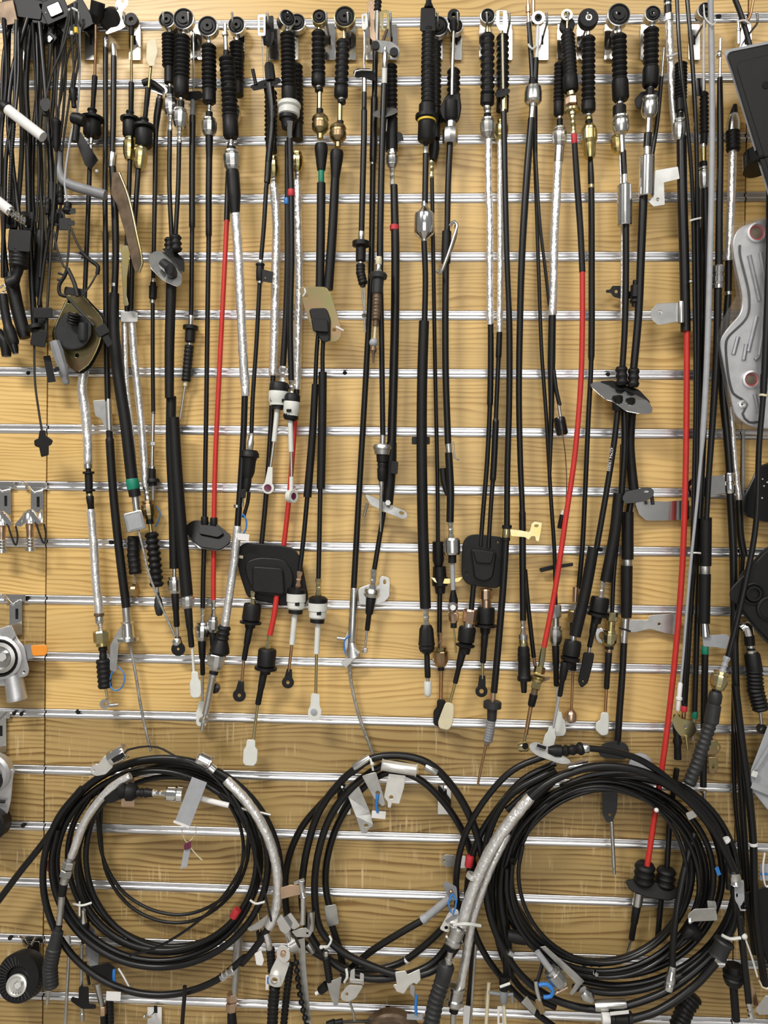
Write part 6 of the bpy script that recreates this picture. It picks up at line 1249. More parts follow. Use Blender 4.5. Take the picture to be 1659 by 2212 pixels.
new('cable_tie', 'white cable tie around the bunched turns at right of the left coil', 'cable tie', 84)
tie([(540, 1944), (552, 1952), (572, 1948)], WH, 5)

# coil in the middle
new('coiled_brake_cable', 'middle coil of thick black cable with two steel bands at its top', 'brake cable', 40, GC)
tube('sheath', SH, [(760, 1668, 52), (800, 1640, 54), (860, 1632, 54), (924, 1648, 54), (978, 1700, 52), (1022, 1780, 48), (1044, 1860, 44), (1050, 1920, 40)], 17, n=12); collar('steel_band', ZN, (764, 1658, 54), (800, 1636, 54), 18); collar('steel_band', ZN, (918, 1654, 56), (944, 1668, 56), 17)
tube('sheath', SH, [(800, 1638, 52), (740, 1684, 46), (690, 1752, 40), (662, 1840, 38), (652, 1930, 38), (662, 2000, 40), (700, 2062, 44), (770, 2108, 48), (850, 2112, 50), (930, 2084, 44), (976, 2030, 40), (1004, 1970, 38)], 16, n=12)
tube('sheath', SH, [(900, 1660, 38), (840, 1650, 36), (772, 1690, 36), (716, 1760, 38), (686, 1850, 42), (680, 1940, 44), (694, 2010, 48), (740, 2056, 52), (800, 2086, 54), (880, 2108, 56), (940, 2094, 54), (990, 2040, 50), (1016, 1970, 46)], 16, n=12)
new('coiled_brake_cable', 'inner turns of the middle coil with a pale grey sleeve on the lower right', 'brake cable', 24, GC)
tube('sheath', SH, [(1030, 1900, 20), (1010, 1820, 22), (964, 1740, 26), (900, 1680, 26), (840, 1668, 24), (780, 1706, 22), (730, 1780, 20), (706, 1860, 20), (704, 1920, 20), (714, 1968, 22)], 15, n=12); plate('steel_tab', SG, rnd_([(700, 1958), (726, 1954), (732, 1996), (708, 2002)], 4), 3, [ell(726, 1960, 3)], d=28); tube('sheath', SH, [(716, 1996, 22), (736, 2060, 24), (744, 2120, 24)], 15, n=12)
tube('sheath', SH, [(744, 2104, 26), (800, 2056, 28), (870, 2012, 30), (916, 1986, 30)], 15, n=12); tube('pale_sleeve', LG, [(912, 1988, 30), (960, 1950, 30), (992, 1922, 30)], [(0, 20), (.08, 20), (.1, 17), (1, 17)], n=14)
new('coiled_brake_cable', 'outlying left turn of the middle coil leaning towards the left coil', 'brake cable', 18, GC)
tube('sheath', SH, [(742, 1690, 22), (700, 1730, 20), (650, 1790, 18), (622, 1860, 16), (616, 1930, 16), (628, 2000, 16), (670, 2050, 18), (720, 2078, 18), (752, 2088, 20)], 15, n=12); collar('clear_band', SG, (664, 2038, 18), (678, 2056, 18), 17)
tube('sheath', SH, [(700, 2076, 26), (780, 2096, 26), (860, 2082, 26), (920, 2040, 26), (968, 1992, 26), (1000, 1950, 26)], 15, n=12); collar('white_ring', PW, (876, 2076, 26), (880, 2072, 26), 17)
new('parking_brake_bracket', 'pale steel bracket with tube clamp hanging at the top of the middle coil', 'bracket', 76)
sweep('tube_clamp', WZ, [(824, 1652), (900, 1664)], [(0, 28), (.05, 24), (.95, 24), (1, 30)], n=16); plate('tab', WZ, rnd_([(840, 1672), (876, 1676), (872, 1702), (862, 1736), (846, 1734), (844, 1744), (838, 1744), (838, 1732), (830, 1722), (836, 1690)], 2), 3, [ell(845, 1722, 5, 4.5)], d=72)
new('parking_brake_bracket', 'long grey steel bracket slanting inside the middle coil', 'bracket', 30)
plate('strap', SG, rnd_([(744, 1700), (762, 1688), (776, 1700), (800, 1756), (806, 1784), (796, 1790), (792, 1800), (780, 1798), (770, 1766), (752, 1720)], 3), 3, [ell(791, 1783, 5, 4)], d=30, bend=lambda x, y: 6 if y > 1760 else 0)
new('parking_brake_bracket', 'grey steel strap with hole and blue cord above a paper slip in the middle coil', 'bracket', 46)
plate('strap', SG, rnd_([(782, 1676), (812, 1668), (826, 1712), (832, 1738), (826, 1742), (808, 1724)], 3), 3, [ell(816, 1713, 5)], d=46); tube('blue_cord', BL, [(816, 1716, 52), (813, 1740, 52), (816, 1754, 50)], 7); plate('paper_slip', PW, rect(818, 1760, 30, 16, 5), .6, d=50)
for x, lab in ((743, 'hook plate left inside the middle coil'), (960, 'hook plate right inside the middle coil')):
    new('display_hook', 'bright ' + lab, 'hook', 5, 'display hooks behind the coils'); plate('back_plate', CH, rnd_(rect(x, 1728, 28, 62), 2), 2, d=6); plate('slot', VO, rect(x + 2, 1716, 6, 20), .8, d=7.5); tube('rod', CH, [(x, 1710, 7), (x, 1706, 30), (x + (2 if x > 905 else -4), 1700, 60)], 5)
new('cable_tie', 'white cable tie on the top left of the middle coil', 'cable tie', 70)
tie([(806, 1664), (803, 1650, 72), (800, 1638, 68)], WH, 5); ball('head', WH, 804, 1650, 9, d=74)
new('cable_tie', 'white cable tie around the lower left of the middle coil', 'cable tie', 64)
tie([(694, 2044), (706, 2046, 68), (716, 2030, 66), (712, 2022, 60)], WH, 5); ball('head', WH, 694, 2046, 9, d=66)

# coil at the right
new('coiled_brake_cable', 'outermost turns of the right coil, ending in a steel ferrule tab on its right', 'brake cable', 76, GC)
tube('sheath', SH, arc(1308, 1896, 272, 238, -52, 96, 60, 74, 2, 21), 15, n=12); collar('white_ring', PW, (1566, 1812, 82), (1570, 1818, 82), 19); sweep('ferrule', CH, [(1586, 1882, 84), (1588, 1908, 84)], [(0, 30), (.1, 26), (.9, 26), (1, 30)], n=18); plate('end_tab', LG, rnd_([(1586, 1906), (1606, 1900), (1608, 1944), (1598, 1960), (1588, 1944)], 5), 3, [ell(1592, 1934, 2.5, 5)], d=82); tube('end_hook', LG, [(1596, 1956, 82), (1600, 1966, 82), (1610, 1966, 82)], 4)
tube('sheath', SH, [(1200, 1662, 66), (1100, 1720, 60), (1056, 1800, 56), (1048, 1900, 56), (1066, 2000, 60), (1120, 2100, 66), (1200, 2160, 72), (1300, 2180, 76), (1420, 2150, 78), (1500, 2100, 78), (1560, 2040, 76), (1590, 1980, 74), (1580, 1900, 70)], 16, n=12)
sweep('steel_band', CH, [(1226, 1660, 80), (1270, 1650, 80)], [(0, 24), (.05, 22), (.95, 22), (1, 24)], n=16); collar('steel_band', ZN, (1284, 2172, 80), (1352, 2170, 80), 24); plate('yellow_mark', YT, rect(1166, 1702, 22, 4, -38), .8, d=84)
new('coiled_brake_cable', 'pair of turns bulging left from the right coil with a red tape band', 'brake cable', 58, GC)
tube('sheath', SH, [(1180, 1632, 62), (1110, 1662, 60), (1050, 1724, 58), (1006, 1800, 56), (988, 1870, 54), (986, 1940, 52), (1004, 2020, 50)], 14, n=12); tube('sheath', SH, [(1200, 1648, 52), (1130, 1684, 50), (1076, 1744, 48), (1034, 1810, 46), (1014, 1880, 44), (1010, 1950, 42), (1036, 2040, 42), (1090, 2120, 42), (1160, 2190, 44), (1200, 2220, 44)], 14, n=12); collar('red_tape', RT, (1016, 1848, 48), (1012, 1872, 48), 18)
new('coiled_brake_cable', 'thick inner turns of the right coil with a crimped steel joint at the bottom', 'brake cable', 42, GC)
tube('sheath', SH, arc(1296, 1884, 196, 194, -80, 280, 40, 54, 3, 31), 17, n=12); tube('sheath', SH, arc(1300, 1896, 220, 208, -80, 290, 28, 40, 4, 37), 14, n=12); crimp('steel_joint', CH, (1254, 2078, 46), (1300, 2078, 46), 22)
new('coiled_brake_cable', 'thin glossy turns lying on the inside edge of the right coil', 'brake cable', 66, GC)
tube('sheath', GL, arc(1300, 1890, 184, 188, -70, 290, 60, 70, 3, 41), 9); tube('sheath', GL, arc(1310, 1900, 206, 196, -80, 280, 54, 66, 4, 43), 10); tube('sheath', GL, arc(1302, 1910, 214, 200, -80, 280, 58, 72, 5, 47), 10); ball('white_cap', PW, 1418, 1750, 10, d=76); collar('steel_ring', CH, (1284, 2100, 70), (1290, 2106, 70), 12)
new('coiled_brake_cable', 'middle turns of the right coil bunched along its right side', 'brake cable', 50, GC)
for k, (cx, cy, rx, ry, a0, a1, w) in enumerate(((1330, 1890, 236, 216, -30, 190, 14), (1338, 1904, 248, 226, -20, 200, 15), (1322, 1886, 216, 204, -30, 150, 13), (1326, 1904, 262, 244, 20, 200, 14))):
    tube('sheath', SH, arc(cx, cy, rx, ry, a0, a1, 30 + 8 * k, 40 + 8 * k, 4, 51 + k), w, n=10)
tube('sheath', SH, [(1200, 1676, 50), (1130, 1750, 46), (1094, 1840, 44), (1082, 1930, 44), (1092, 2020, 44), (1100, 2110, 48)], 24, n=12); tube('sheath', SH, [(1180, 1700, 30), (1106, 1780, 28), (1068, 1880, 26), (1066, 1960, 26), (1084, 2060, 26), (1130, 2140, 28), (1200, 2176, 28)], 14, n=10); tube('sheath', SH, [(1150, 1740, 34), (1090, 1850, 36), (1112, 1940, 40), (1150, 2010, 44), (1172, 2070, 60), (1160, 2124, 80)], 8, n=8)
collar('steel_ring', CH, (1488, 1730, 80), (1500, 1740, 80), 14); plate('steel_block', CH, rnd_(rect(1494, 1760, 20, 16, -25), 2), 10, d=74); plate('blue_mark', BL, rect(1551, 1882, 8, 18, -20), .8, d=72)
new('coiled_brake_cable', 'foil sleeved turn sweeping down the left side of the right coil to a steel nut', 'brake cable', 92, GC)
foil('foil_sleeve', [(1146, 1722), (1110, 1764), (1070, 1820), (1036, 1886), (1014, 1944), (998, 2000)], 25); collar('joint', FO, (1018, 1898), (1022, 1888), 27); tube('sheath', SH, [(1142, 1726), (1180, 1694), (1230, 1670), (1300, 1654), (1390, 1668, 92), (1470, 1714, 92), (1536, 1786, 92), (1572, 1850, 90), (1586, 1884, 86)], 17, n=12)
fitting('nut', ZN, (990, 2000), (976, 2042), 40, [(0, .6), (.06, .95), (.2, .95), (.24, .85), (.6, .85), (.66, 1), (.86, 1), (1, .7)], n=20); sweep('gland', BK, [(976, 2040), (972, 2054)], [(0, 22), (1, 16)]); tube('rod', ZN, [(974, 2050), (968, 2082)], [(0, 13), (.6, 13), (.65, 17), (1, 17)], n=12)
sweep('boot_head', DG, [(966, 2082), (954, 2124)], [(0, 30), (.1, 36), (.9, 34), (1, 30)], n=16); bellows('bellows', DG, [(955, 2120), (942, 2160), (930, 2220)], 36, 9, lo=.78)
new('foil_pipe', 'slimmer foil pipe beside the wide foil sleeve, ending in a steel nut at the bottom', 'pipe', 72, GC)
foil('foil_sleeve', [(1096, 1800, 66), (1066, 1860), (1042, 1920), (1020, 1990), (1010, 2050), (994, 2134)], 19); fitting('nut', ZN, (988, 2128), (980, 2174), 38, [(0, .6), (.06, .95), (.2, .95), (.24, .85), (.6, .85), (.66, 1), (.86, 1), (1, .7)], n=20); tube('gland', BK, [(982, 2170), (980, 2186)], 20); tube('rod', ZN, [(980, 2184), (978, 2220)], 13)
new('cable_tie', 'white cable tie across the two foil pipes', 'cable tie', 108)
tie([(980, 1998, 100), (1006, 1996), (1038, 2000, 96)], WH, 7)
new('cable_tie', 'long white cable tie on the lower right of the right coil', 'cable tie', 104)
tie([(1560, 2020), (1576, 2028), (1600, 2026)], WH, 7); ball('head', WH, 1608, 2023, 13, d=104); tie([(1610, 2028), (1624, 2068), (1636, 2110)], WH, 4)
new('cable_clip_plate', 'grey oval clip plate with black ribbed coupling on top of the right coil', 'clip', 100)
plate('oval_plate', DS, rnd_([(1144, 1606), (1160, 1602), (1190, 1618), (1232, 1642), (1232, 1650), (1210, 1650), (1160, 1632), (1144, 1620)], 7), 6, d=98, tilt=(0, .3)); plate('slot', VO, rect(1170, 1613, 20, 6, 18), 1, d=104); sweep('coupling', BK, [(1184, 1620), (1216, 1622), (1262, 1616)], [(0, 14), (.2, 26), (.36, 26), (.4, 18), (.5, 26), (.58, 18), (.68, 24), (.78, 18), (.86, 28), (.92, 28), (1, 20)], n=14); collar('white_band', ZN, (1256, 1616), (1272, 1615), 22); tube('sheath', SH, [(1270, 1616), (1320, 1622, 96), (1380, 1640, 92), (1440, 1680, 88), (1484, 1726, 84)], 14, n=12)
new('end_lever', 'dark pointed lever with threaded rod hanging inside the right coil', 'lever', 26)
plate('lever', DG, rnd_([(1302, 1706), (1334, 1706), (1332, 1752), (1322, 1776), (1310, 1776), (1302, 1756)], 5), 4, [ell(1317, 1760, 4)], d=24); bellows('threaded_rod', SG, [(1321, 1774), (1326, 1874)], 9, 30, lo=.85); tube('rod_tip', SG, [(1326, 1872), (1327, 1888)], 7)
new('rubber_dome', 'grey rubber dome behind the top right of the right coil', 'dome', 14)
lathe('dome', LG, 1384, 1654, [(26, -6), (26, 2), (20, 8), (8, 10)], d=14)
new('twin_boot_cable', 'twin ribbed black boots in a rubber plate where the red cable ends', 'cable', 20)
bellows('boot', BK, [(1394, 1866, 34), (1390, 1908, 30)], 44, 3, lo=.8); bellows('boot', BK, [(1440, 1876, 26), (1436, 1916, 26)], 42, 3, lo=.8); pl = plate('rubber_plate', BK, rnd_([(1352, 1902), (1376, 1900), (1440, 1912), (1462, 1920), (1462, 1936), (1448, 1944), (1400, 1938), (1362, 1922)], 6), 16, d=28, tilt=(0, .3), bev=2)
tube('sheath', SH, [(1462, 1660, 16), (1448, 1760, 16), (1440, 1880, 22)], 12); tube('ferrule', ZN, [(1380, 1928), (1376, 1956)], 21); boot('boot', BK, (1376, 1954), (1364, 2030), 18, 13); tube('rod', ZN, [(1363, 2028), (1352, 2070)], 7); tube('sheath', SH, [(1428, 1942), (1420, 2036)], 12)

# ------------------------------------------------------------------ small parts along the bottom
GB = 'cable ends dangling along the bottom'
new('cable_end', 'plain steel rod hanging below the left coil, left of the foil wrapped one', 'cable end', 24, GB)
tube('rod', SG, [(150, 2040), (146, 2120), (141, 2216)], 7.5); plate('bright_clip', CH, rnd_([(138, 2022), (152, 2020), (153, 2040), (146, 2046), (138, 2038)], 2), 8, d=30, bev=1)
new('cable_end', 'steel rod hung in grey plastic film with a black clamp below the left coil', 'cable end', 34, GB)
tube('rod', SG, [(177, 2040), (176, 2120), (178, 2204)], [(0, 7), (.9, 7), (.91, 10), (1, 9)]); sweep('ferrule', CH, [(179, 1964, 40), (181, 1994, 38)], [(0, 14), (.3, 10), (1, 18)], n=12); sweep('gland', BK, [(181, 1992, 38), (182, 2036, 36)], [(0, 22), (.3, 24), (.6, 16), (1, 12)], n=12)
plate('plastic_film', GY, rnd_([(190, 1996), (206, 2010), (214, 2050), (212, 2090), (196, 2092), (184, 2060)], 6), 2, d=28, bend=lambda x, y: 4 * math.sin(x * .4))
plate('clamp_shell', BK, rnd_([(172, 2132), (190, 2132), (191, 2168), (206, 2170), (206, 2178), (178, 2178), (154, 2162), (156, 2154), (171, 2158)], 3), 10, d=36, bev=1.5); tube('hook_strap', BK, [(184, 2078, 46), (190, 2110, 48), (193, 2126, 46)], 6)
new('cable_end', 'steel tube with pinkish nut and corrugated hose beside the white paper slip', 'cable end', 30, GB)
tube('steel_tube', SG, [(210, 2124), (220, 2172)], [(0, 15), (1, 11)]); hexnut('nut', PK, (222, 2172), (223, 2192), 16); tube('gland', BK, [(223, 2190), (224, 2218)], 13); collar('ring', ZN, (224, 2196), (225, 2204), 9); bellows('corrugated_hose', BK, [(237, 2156, 22), (238, 2220, 22)], 18, 8, lo=.85); plate('rubber_saddle', BK, rnd_([(196, 2090), (234, 2080), (250, 2094), (246, 2116), (214, 2116)], 6), 12, d=34, bev=2)
tie([(247, 2094, 60), (246, 2110, 62), (248, 2126, 60)], BL, 7); tie([(256, 2092, 60), (266, 2108, 60), (280, 2134, 60)], PW, 4); plate('paper_slip', PW, rect(245, 2152, 31, 20, 3), .6, d=84)
new('cable_end', 'thick steel rod with double nut and black socket behind the left coil', 'cable end', 26, GB)
tube('rod', SG, [(516, 2000), (512, 2070), (506, 2150)], [(0, 20), (.55, 20), (.57, 16), (1, 15)], n=16); hexnut('nut', PK, (502, 2144), (501, 2162), 25); hexnut('nut', PK, (500, 2164), (500, 2184), 24); tube('socket', BK, [(500, 2182), (502, 2220)], [(0, 16), (.3, 20), (1, 22)], n=12)
new('rubber_strap', 'narrow black strap hooked over the bottom of the left coil', 'strap', 84)
tube('strap', SH, [(399, 2130), (399, 2146), (396, 2180), (393, 2220)], 9); 
new('display_hook', 'bright hook with white plate at the bottom edge under the left coil', 'hook', 5, 'display hooks behind the coils')
plate('back_plate', PW, rect(334, 2196, 30, 40), 2, d=6); plate('slot', VO, rect(336, 2180, 7, 16), .8, d=7.6); tube('rod', CH, [(334, 2186, 8), (326, 2196, 34), (314, 2196, 60)], 6); ball('tip', CH, 312, 2195, 9, d=62)
new('brake_lever_end', 'bright double link plates with round pivots hanging between the left and middle coils', 'lever', 96)
p_ = plate('upper_link', WZ, rnd_([(598, 2054), (604, 2042), (618, 2044), (626, 2056), (626, 2072), (614, 2082), (598, 2068)], 6), 5, [ell(612, 2058, 6)], d=100); lathe('pivot', PK, 612, 2058, [(6, -2), (6, 5), (4, 5.5)], d=100, par=p_)
p_ = plate('lower_link', WZ, rnd_([(600, 2066), (616, 2080), (626, 2078), (612, 2120), (606, 2132), (590, 2132), (580, 2116), (586, 2094)], 5), 6, [ell(594, 2114, 7)], d=92); lathe('boss', WZ, 594, 2114, [(13, 0), (13, 6), (8, 6.5), (8, 0)], d=95, par=p_, closed=True)
plate('steel_block', CH, rnd_([(598, 1988), (608, 1976), (628, 2006), (618, 2018), (606, 2010)], 3), 16, d=90, bev=1.5); plate('steel_block', CH, rnd_([(612, 1984), (628, 1972), (648, 2000), (634, 2008)], 3), 14, d=82, bev=1.5)
tube('short_tube', CH, [(620, 2012, 88), (628, 2036, 84)], 15); sweep('cylinder', ZN, [(626, 2044, 84), (642, 2034, 82)], 30, n=18)
new('cable_end', 'ribbed black hose hanging under the double link plates', 'cable end', 70, GB)
bellows('hose', BK, [(594, 2130), (590, 2170), (588, 2222)], 25, 10, lo=.8); plate('paper_slip', PW, rnd_([(550, 2060), (564, 2052), (570, 2074), (566, 2086), (554, 2084)], 2), .8, d=76); foil('film_tip', [(574, 2016, 74), (580, 2034, 74), (582, 2050, 72)], 14); bellows('upper_hose', BK, [(584, 2048, 66), (588, 2100, 66)], 20, 7, lo=.85); plate('blue_slip', BL, rect(579, 2118, 4, 14), .6, d=78); plate('white_slip', PW, rect(577, 2122, 6, 32), .8, d=77)
new('cable_end', 'slimmer ribbed black hose right of the one under the link plates', 'cable end', 40, GB)
bellows('hose', BK, [(628, 2080), (620, 2140), (612, 2222)], 17, 16, lo=.78)
new('bead_chain', 'black beaded strip hanging beside a flat grey strap', 'chain', 56, GB)
for k in range(9):
    t = k / 8; ball('bead', BK, 640 + 24 * t - 4 * math.sin(t * 3), 2080 + 17 * k, 13, d=56)
tube('core', BK, [(636, 2062, 54), (646, 2120, 54), (660, 2216, 54)], 5)
new('flat_strap', 'flat grey steel strap hanging beside the beaded strip', 'strap', 44, GB)
plate('strap', SG, [(644, 2030), (658, 2026), (660, 2080), (672, 2216), (662, 2218), (648, 2100)], 2.5, d=44)
new('handle_lever', 'chrome T handle rod with a flat arm between the left and middle coils', 'lever', 88)
tube('t_bar', CH, [(636, 1908), (646, 1904), (658, 1900)], 8); sweep('stem', CH, [(650, 1902), (655, 1936)], [(0, 18), (.2, 12), (.9, 13), (1, 18)], n=14); tube('rod', CH, [(655, 1934), (654, 1996)], 12); plate('arm', PK, rnd_([(606, 1918), (628, 1912), (648, 1914), (650, 1932), (630, 1936), (608, 1942)], 2), 4, d=84); plate('spacer', ZN, rnd_([(630, 2012), (648, 2006), (660, 2004), (674, 2014), (668, 2024), (640, 2024)], 3), 6, [ell(634, 2014, 3), ell(664, 2016, 3)], d=84)
new('brake_lever_end', 'small steel bracket with a gold pin behind the foil end of the left coil', 'lever', 60)
plate('bracket', SG, rnd_([(534, 2006), (560, 1990), (578, 1976), (580, 1990), (564, 2006), (540, 2012)], 3), 4, d=62); tube('pin', YZ, [(558, 1972, 62), (562, 2012, 62)], 5); tube('gland', BK, [(560, 2012, 60), (562, 2028, 58)], 14); collar('steel_tube', ZN, (672, 1968, 58), (672, 2010, 58), 17)
new('cable_end', 'small bellows with steel clip and black handle below the middle coil', 'cable end', 66, GB)
hexnut('nut', ZN, (704, 2054), (704, 2068), 12); bellows('bellows', BK, [(704, 2066), (712, 2120)], 17, 9, lo=.84); plate('steel_clip', SG, rnd_([(706, 2122), (724, 2116), (738, 2110), (734, 2136), (730, 2170), (722, 2172), (712, 2146)], 3), 5, d=68); sweep('handle', BK, [(706, 2128, 60), (690, 2142, 60)], [(0, 20), (.9, 18), (1, 14)], n=14); tube('handle_tip', PW, [(690, 2142, 60), (682, 2147, 60)], 8)
new('parking_brake_bracket', 'bright folded steel bracket with hole under the middle coil', 'bracket', 84)
plate('fold', CH, rnd_([(758, 2096), (766, 2092), (766, 2114), (778, 2116), (778, 2102), (786, 2104), (785, 2128), (755, 2124)], 2), 4, d=86); plate('face', WZ, rnd_([(752, 2128), (784, 2130), (768, 2156), (752, 2164), (738, 2160), (736, 2148)], 4), 4, [ell(749, 2147, 4)], d=90, tilt=(0, -.2)); tube('tail', SG, [(754, 2160, 70), (764, 2190, 66), (766, 2204, 66)], 5); tie([(744, 2122, 80), (750, 2110, 84), (748, 2092, 80)], WH, 6)
new('parking_brake_bracket', 'white steel bracket clipped under the middle coil with a blue cord', 'bracket', 80)
plate('clip', WZ, rnd_([(854, 2100), (876, 2098), (880, 2106), (906, 2094), (908, 2116), (900, 2126), (894, 2122), (884, 2128), (872, 2146), (858, 2142), (850, 2128), (858, 2126)], 2), 8, d=82, bev=1); tube('blue_cord', BL, [(900, 2150, 84), (898, 2172, 84), (899, 2190, 84)], 7); plate('grey_slip', LG, rect(896, 2197, 34, 12, 3), .6, d=82); plate('steel_finger', SG, rnd_([(886, 2126), (896, 2130), (896, 2156), (886, 2146)], 3), 4, d=76)
new('drive_pulley', 'dark brown pulley rim rising from the bottom edge below the middle coil', 'pulley', 30)
lathe('rim', BR, 846, 2248, [(66, -10), (66, 8), (62, 12), (52, 12), (50, 4), (20, 4)], d=34, n=40); sweep('clamp', BK, [(706, 2214, 40), (740, 2206, 40)], [(0, 14), (.5, 18), (.55, 12), (1, 12)], n=12); tube('arm', DG, [(738, 2208, 40), (800, 2206, 40)], 6)
new('parking_brake_bracket', 'white steel plate with blue cord behind the two foil pipes', 'bracket', 84)
plate('plate', WZ, rnd_([(968, 1974), (978, 1962), (990, 1966), (992, 1996), (974, 2016), (956, 2010), (950, 2006)], 4), 4, [ell(964, 2004, 4.5)], d=84); plate('window', GY, [(962, 1990), (978, 1978), (990, 1976), (986, 1984), (966, 1994)], .8, d=87); tube('blue_cord', BL, [(976, 1932, 88), (969, 1948, 90), (972, 1968, 90), (979, 1975, 90), (984, 1960, 90), (986, 1944, 90), (976, 1930, 88)], 4); plate('grey_leaf', GY, rnd_([(956, 1908), (964, 1904), (986, 1916), (988, 1946), (972, 1944)], 4), 3, d=76); ball('stud', PK, 974, 1926, 9, d=82)
plate('brown_tab', SG, rnd_([(954, 1856), (960, 1846), (984, 1848), (986, 1872), (960, 1872)], 6), 3, [ell(960, 1859, 3)], d=20); plate('white_tab', WH, rnd_(rect(996, 1862, 18, 26), 2), 3, d=24)
new('cable_end', 'slim steel rod with white tag beside the slimmer foil pipe', 'cable end', 40, GB)
tube('rod', SG, [(1028, 2040), (1022, 2120), (1016, 2218)], 6); tube('sheath', SH, [(1022, 2034, 30), (1018, 2110, 30), (1012, 2170, 30)], 12); plate('tag', PW, rnd_([(1002, 2172), (1016, 2174), (1012, 2220), (1000, 2220)], 2), 3, d=48)
new('cable_end', 'grey cross handle on a pale rod at the bottom left of the right coil', 'cable end', 70, GB)
tube('cross_bar', GY, [(1056, 2144), (1086, 2148), (1108, 2148)], 8); sweep('hub', GY, [(1088, 2136), (1088, 2166)], [(0, 16), (.5, 20), (1, 15)], n=12); tube('peg', GY, [(1106, 2146), (1107, 2164)], 7); tube('pale_rod', CR, [(1088, 2164), (1092, 2218)], 7); plate('white_frame', PW, rnd_(rect(1082, 2196, 14, 44), 2), 3, [rect(1082, 2198, 7, 26)], d=60); sweep('boot', BK, [(1090, 2108, 66), (1088, 2140, 70)], [(0, 26), (1, 18)], n=12); tube('white_peg', WH, [(1080, 2132, 80), (1102, 2124, 80)], 6)
tube('pale_rod', CR, [(1056, 2124, 40), (1050, 2216, 40)], 8)
new('brake_cable_end', 'steel fitting on a grey rod slanting inside the bottom of the right coil', 'cable end', 84, GB)
tube('grey_rod', LG, [(1160, 2056), (1190, 2096)], 14); fitting('nut', SG, (1188, 2094), (1216, 2130), 36); tube('pin', PK, [(1200, 2146), (1226, 2132)], 8); plate('grey_strap', SG, [(1168, 2046), (1178, 2044), (1240, 2098), (1262, 2120), (1236, 2150), (1230, 2146), (1244, 2124)], 3, d=70)
sweep('cone', ZN, [(1258, 2140), (1278, 2160)], [(0, 22), (.4, 30), (1, 18)], n=16)
new('cable_end', 'blue ring tie on a steel hook at the bottom of the right coil', 'cable end', 92, GB)
tube('steel_hook', CH, [(1157, 2118), (1160, 2140), (1166, 2160)], 9); tube('blue_ring', BL, [(1164, 2128), (1180, 2126), (1194, 2140), (1190, 2152), (1174, 2154)], 9, step=6); plate('gold_clip', IR, rnd_([(1156, 2160), (1168, 2158), (1178, 2186), (1168, 2192)], 3), 6, d=90); plate('steel_leaf', SG, [(1126, 2166), (1138, 2152), (1158, 2180), (1154, 2192)], 3, d=76); sweep('rubber_block', BK, [(1096, 2020, 60), (1136, 2028, 60)], [(0, 24), (.5, 28), (1, 26)], n=12); tube('grey_ring', SG, [(1098, 2056, 66), (1108, 2062, 66)], 14)
new('cable_coupling', 'black ribbed coupling with white band at the bottom edge of the right coil', 'coupling', 92, GB)
collar('white_band', PW, (1300, 2200), (1318, 2200), 24); sweep('coupling', BK, [(1316, 2200), (1364, 2202)], [(0, 22), (.1, 30), (.2, 30), (.25, 24), (.8, 24), (.85, 32), (1, 32)], n=14); tube('sheath', SH, [(1362, 2202), (1420, 2184), (1500, 2130), (1546, 2080)], 17, n=12); plate('film', PW, rect(1338, 2188, 40, 7, -6), 3, d=104)
new('brake_cable_end', 'short steel ferrule with rings hanging inside the lower right of the right coil', 'cable end', 88, GB)
tube('sheath', SH, [(1500, 1800, 50), (1478, 1880, 66), (1460, 1980, 84), (1454, 2040), (1452, 2090)], 14); sweep('ferrule', CH, [(1453, 2086), (1444, 2138)], [(0, 16), (.4, 18), (.45, 22), (.7, 22), (.72, 18), (.8, 22), (1, 20)], n=14)
plate('grey_fin', SG, [(1458, 2112), (1470, 2104), (1486, 2122), (1452, 2140)], 3, d=72); sweep('rubber_elbow', BK, [(1476, 2022, 66), (1490, 2010, 66), (1510, 2020, 66)], [(0, 20), (.5, 34), (1, 26)], n=12)
new('parking_brake_bracket', 'grey folded steel bracket on the right side of the right coil', 'bracket', 96)
plate('face', SG, rnd_([(1486, 1976), (1500, 1964), (1546, 1962), (1550, 1988), (1500, 1990), (1488, 1996)], 3), 5, d=96); plate('lug', SG, rnd_([(1528, 1946), (1546, 1948), (1548, 1964), (1530, 1964)], 2), 4, d=92); hexnut('nut', CH, (1490, 1984, 98), (1490, 1994, 100), 9)
new('cable_coupling', 'dark plastic coupling sleeve on the lower right of the right coil', 'coupling', 96, GB)
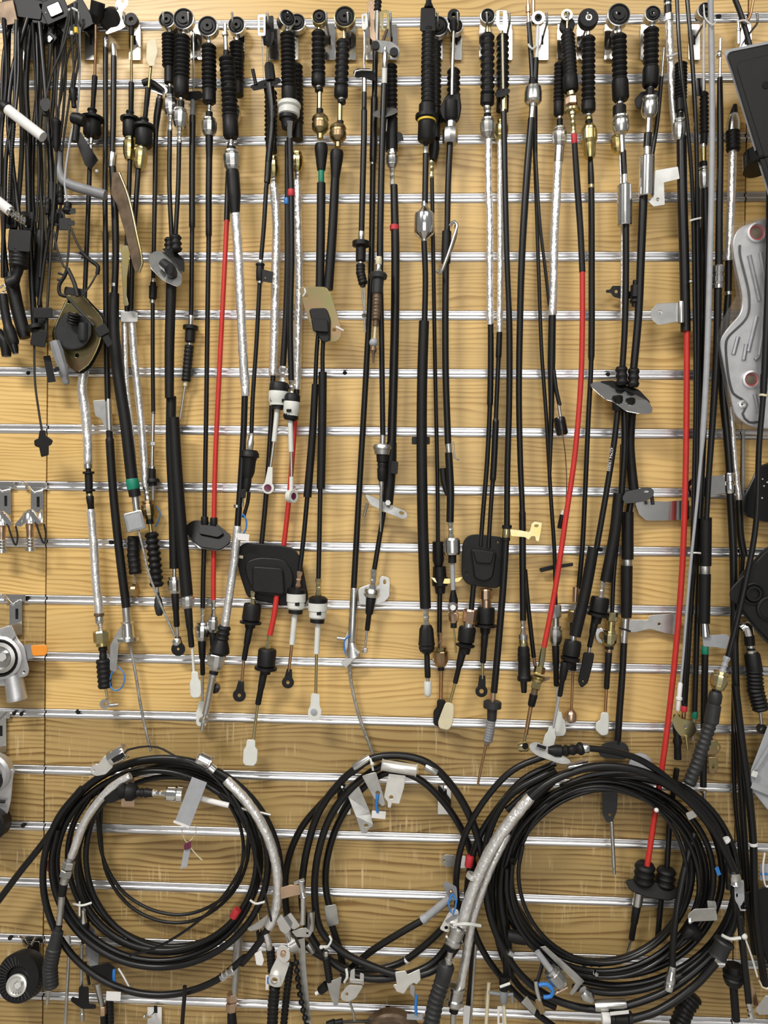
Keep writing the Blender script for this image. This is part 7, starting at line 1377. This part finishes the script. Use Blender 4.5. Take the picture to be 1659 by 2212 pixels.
sweep('sleeve', DG, [(1566, 2032), (1550, 2066)], [(0, 40), (.1, 44), (.3, 36), (.9, 36), (1, 42)], n=16, angle=30); sweep('grommet', BK, [(1586, 2084, 80), (1584, 2128, 80)], [(0, 34), (.3, 36), (.35, 46), (.5, 44), (.55, 38), (.65, 44), (.8, 40), (1, 30)], n=16); tube('stem', BK, [(1584, 2126, 80), (1590, 2204, 80)], 17); tube('white_tip', PW, [(1590, 2202, 80), (1591, 2220, 80)], 9); bellows('hose', BK, [(1500, 2150, 60), (1480, 2180, 60), (1464, 2220, 60)], 40, 8, lo=.82)
new('brake_cable_end', 'cable with bright steel ferrule at the bottom right corner', 'cable end', 100, GB)
tube('sheath', SH, [(1598, 1980), (1606, 2060), (1618, 2168)], 14); crimp('ferrule', CH, (1617, 2164), (1624, 2200), 15); plate('pale_flap', PK, [(1622, 2128), (1630, 2136), (1640, 2176), (1628, 2172)], 2, d=84); plate('steel_corner', CH, rnd_([(1632, 2180), (1652, 2152), (1680, 2150), (1680, 2190), (1640, 2192)], 3), 8, d=92)
tube('wire_hook', CR, [(1640, 2118, 96), (1646, 2132, 96), (1656, 2136, 96), (1668, 2130, 96)], 4)
new('plastic_hood', 'black triangular plastic hood at the right edge beside the right coil', 'plastic part', 40)
plate('hood', BK, rnd_([(1608, 1930), (1660, 1916), (1700, 1920), (1700, 2180), (1660, 2080), (1616, 1960)], 8), 14, d=30, bev=3); plate('pale_label', LG, rnd_(rect(1662, 1884, 40, 36), 3), 3, d=36); plate('blue_line', BL, rect(1656, 1888, 30, 4), .8, d=38.5); tie([(1652, 1842, 42), (1648, 1880, 44), (1656, 1916, 42), (1668, 1904, 42)], PW, 4)
new('printed_number', 'white part number 43794-1R000 printed on a slanted black sheath', 'print', 51)
def lettering(name, text, x, y, ang, size, d, m):
    cu = bpy.data.curves.new('tmp', 'FONT'); cu.body = text; cu.size = 1; cu.align_x = 'CENTER'; cu.align_y = 'CENTER'; cu.extrude = 0.01
    ob = bpy.data.objects.new('tmp', cu); me = ob.to_mesh(); r = math.radians(ang)
    V = [W(x + size * (v.co.x * math.cos(r) + v.co.y * math.sin(r)), y + size * (v.co.x * math.sin(r) - v.co.y * math.cos(r)), d + v.co.z * 6) for v in me.vertices]
    Fs = [tuple(p.vertices) for p in me.polygons]; ob.to_mesh_clear(); bpy.data.objects.remove(ob); bpy.data.curves.remove(cu)
    return link(name, V, Fs, m, None, 30, W(x, y, d))
lettering('digits', '43794-1R000', 1317.5, 992, 98, 9.5, 49.6, PW)
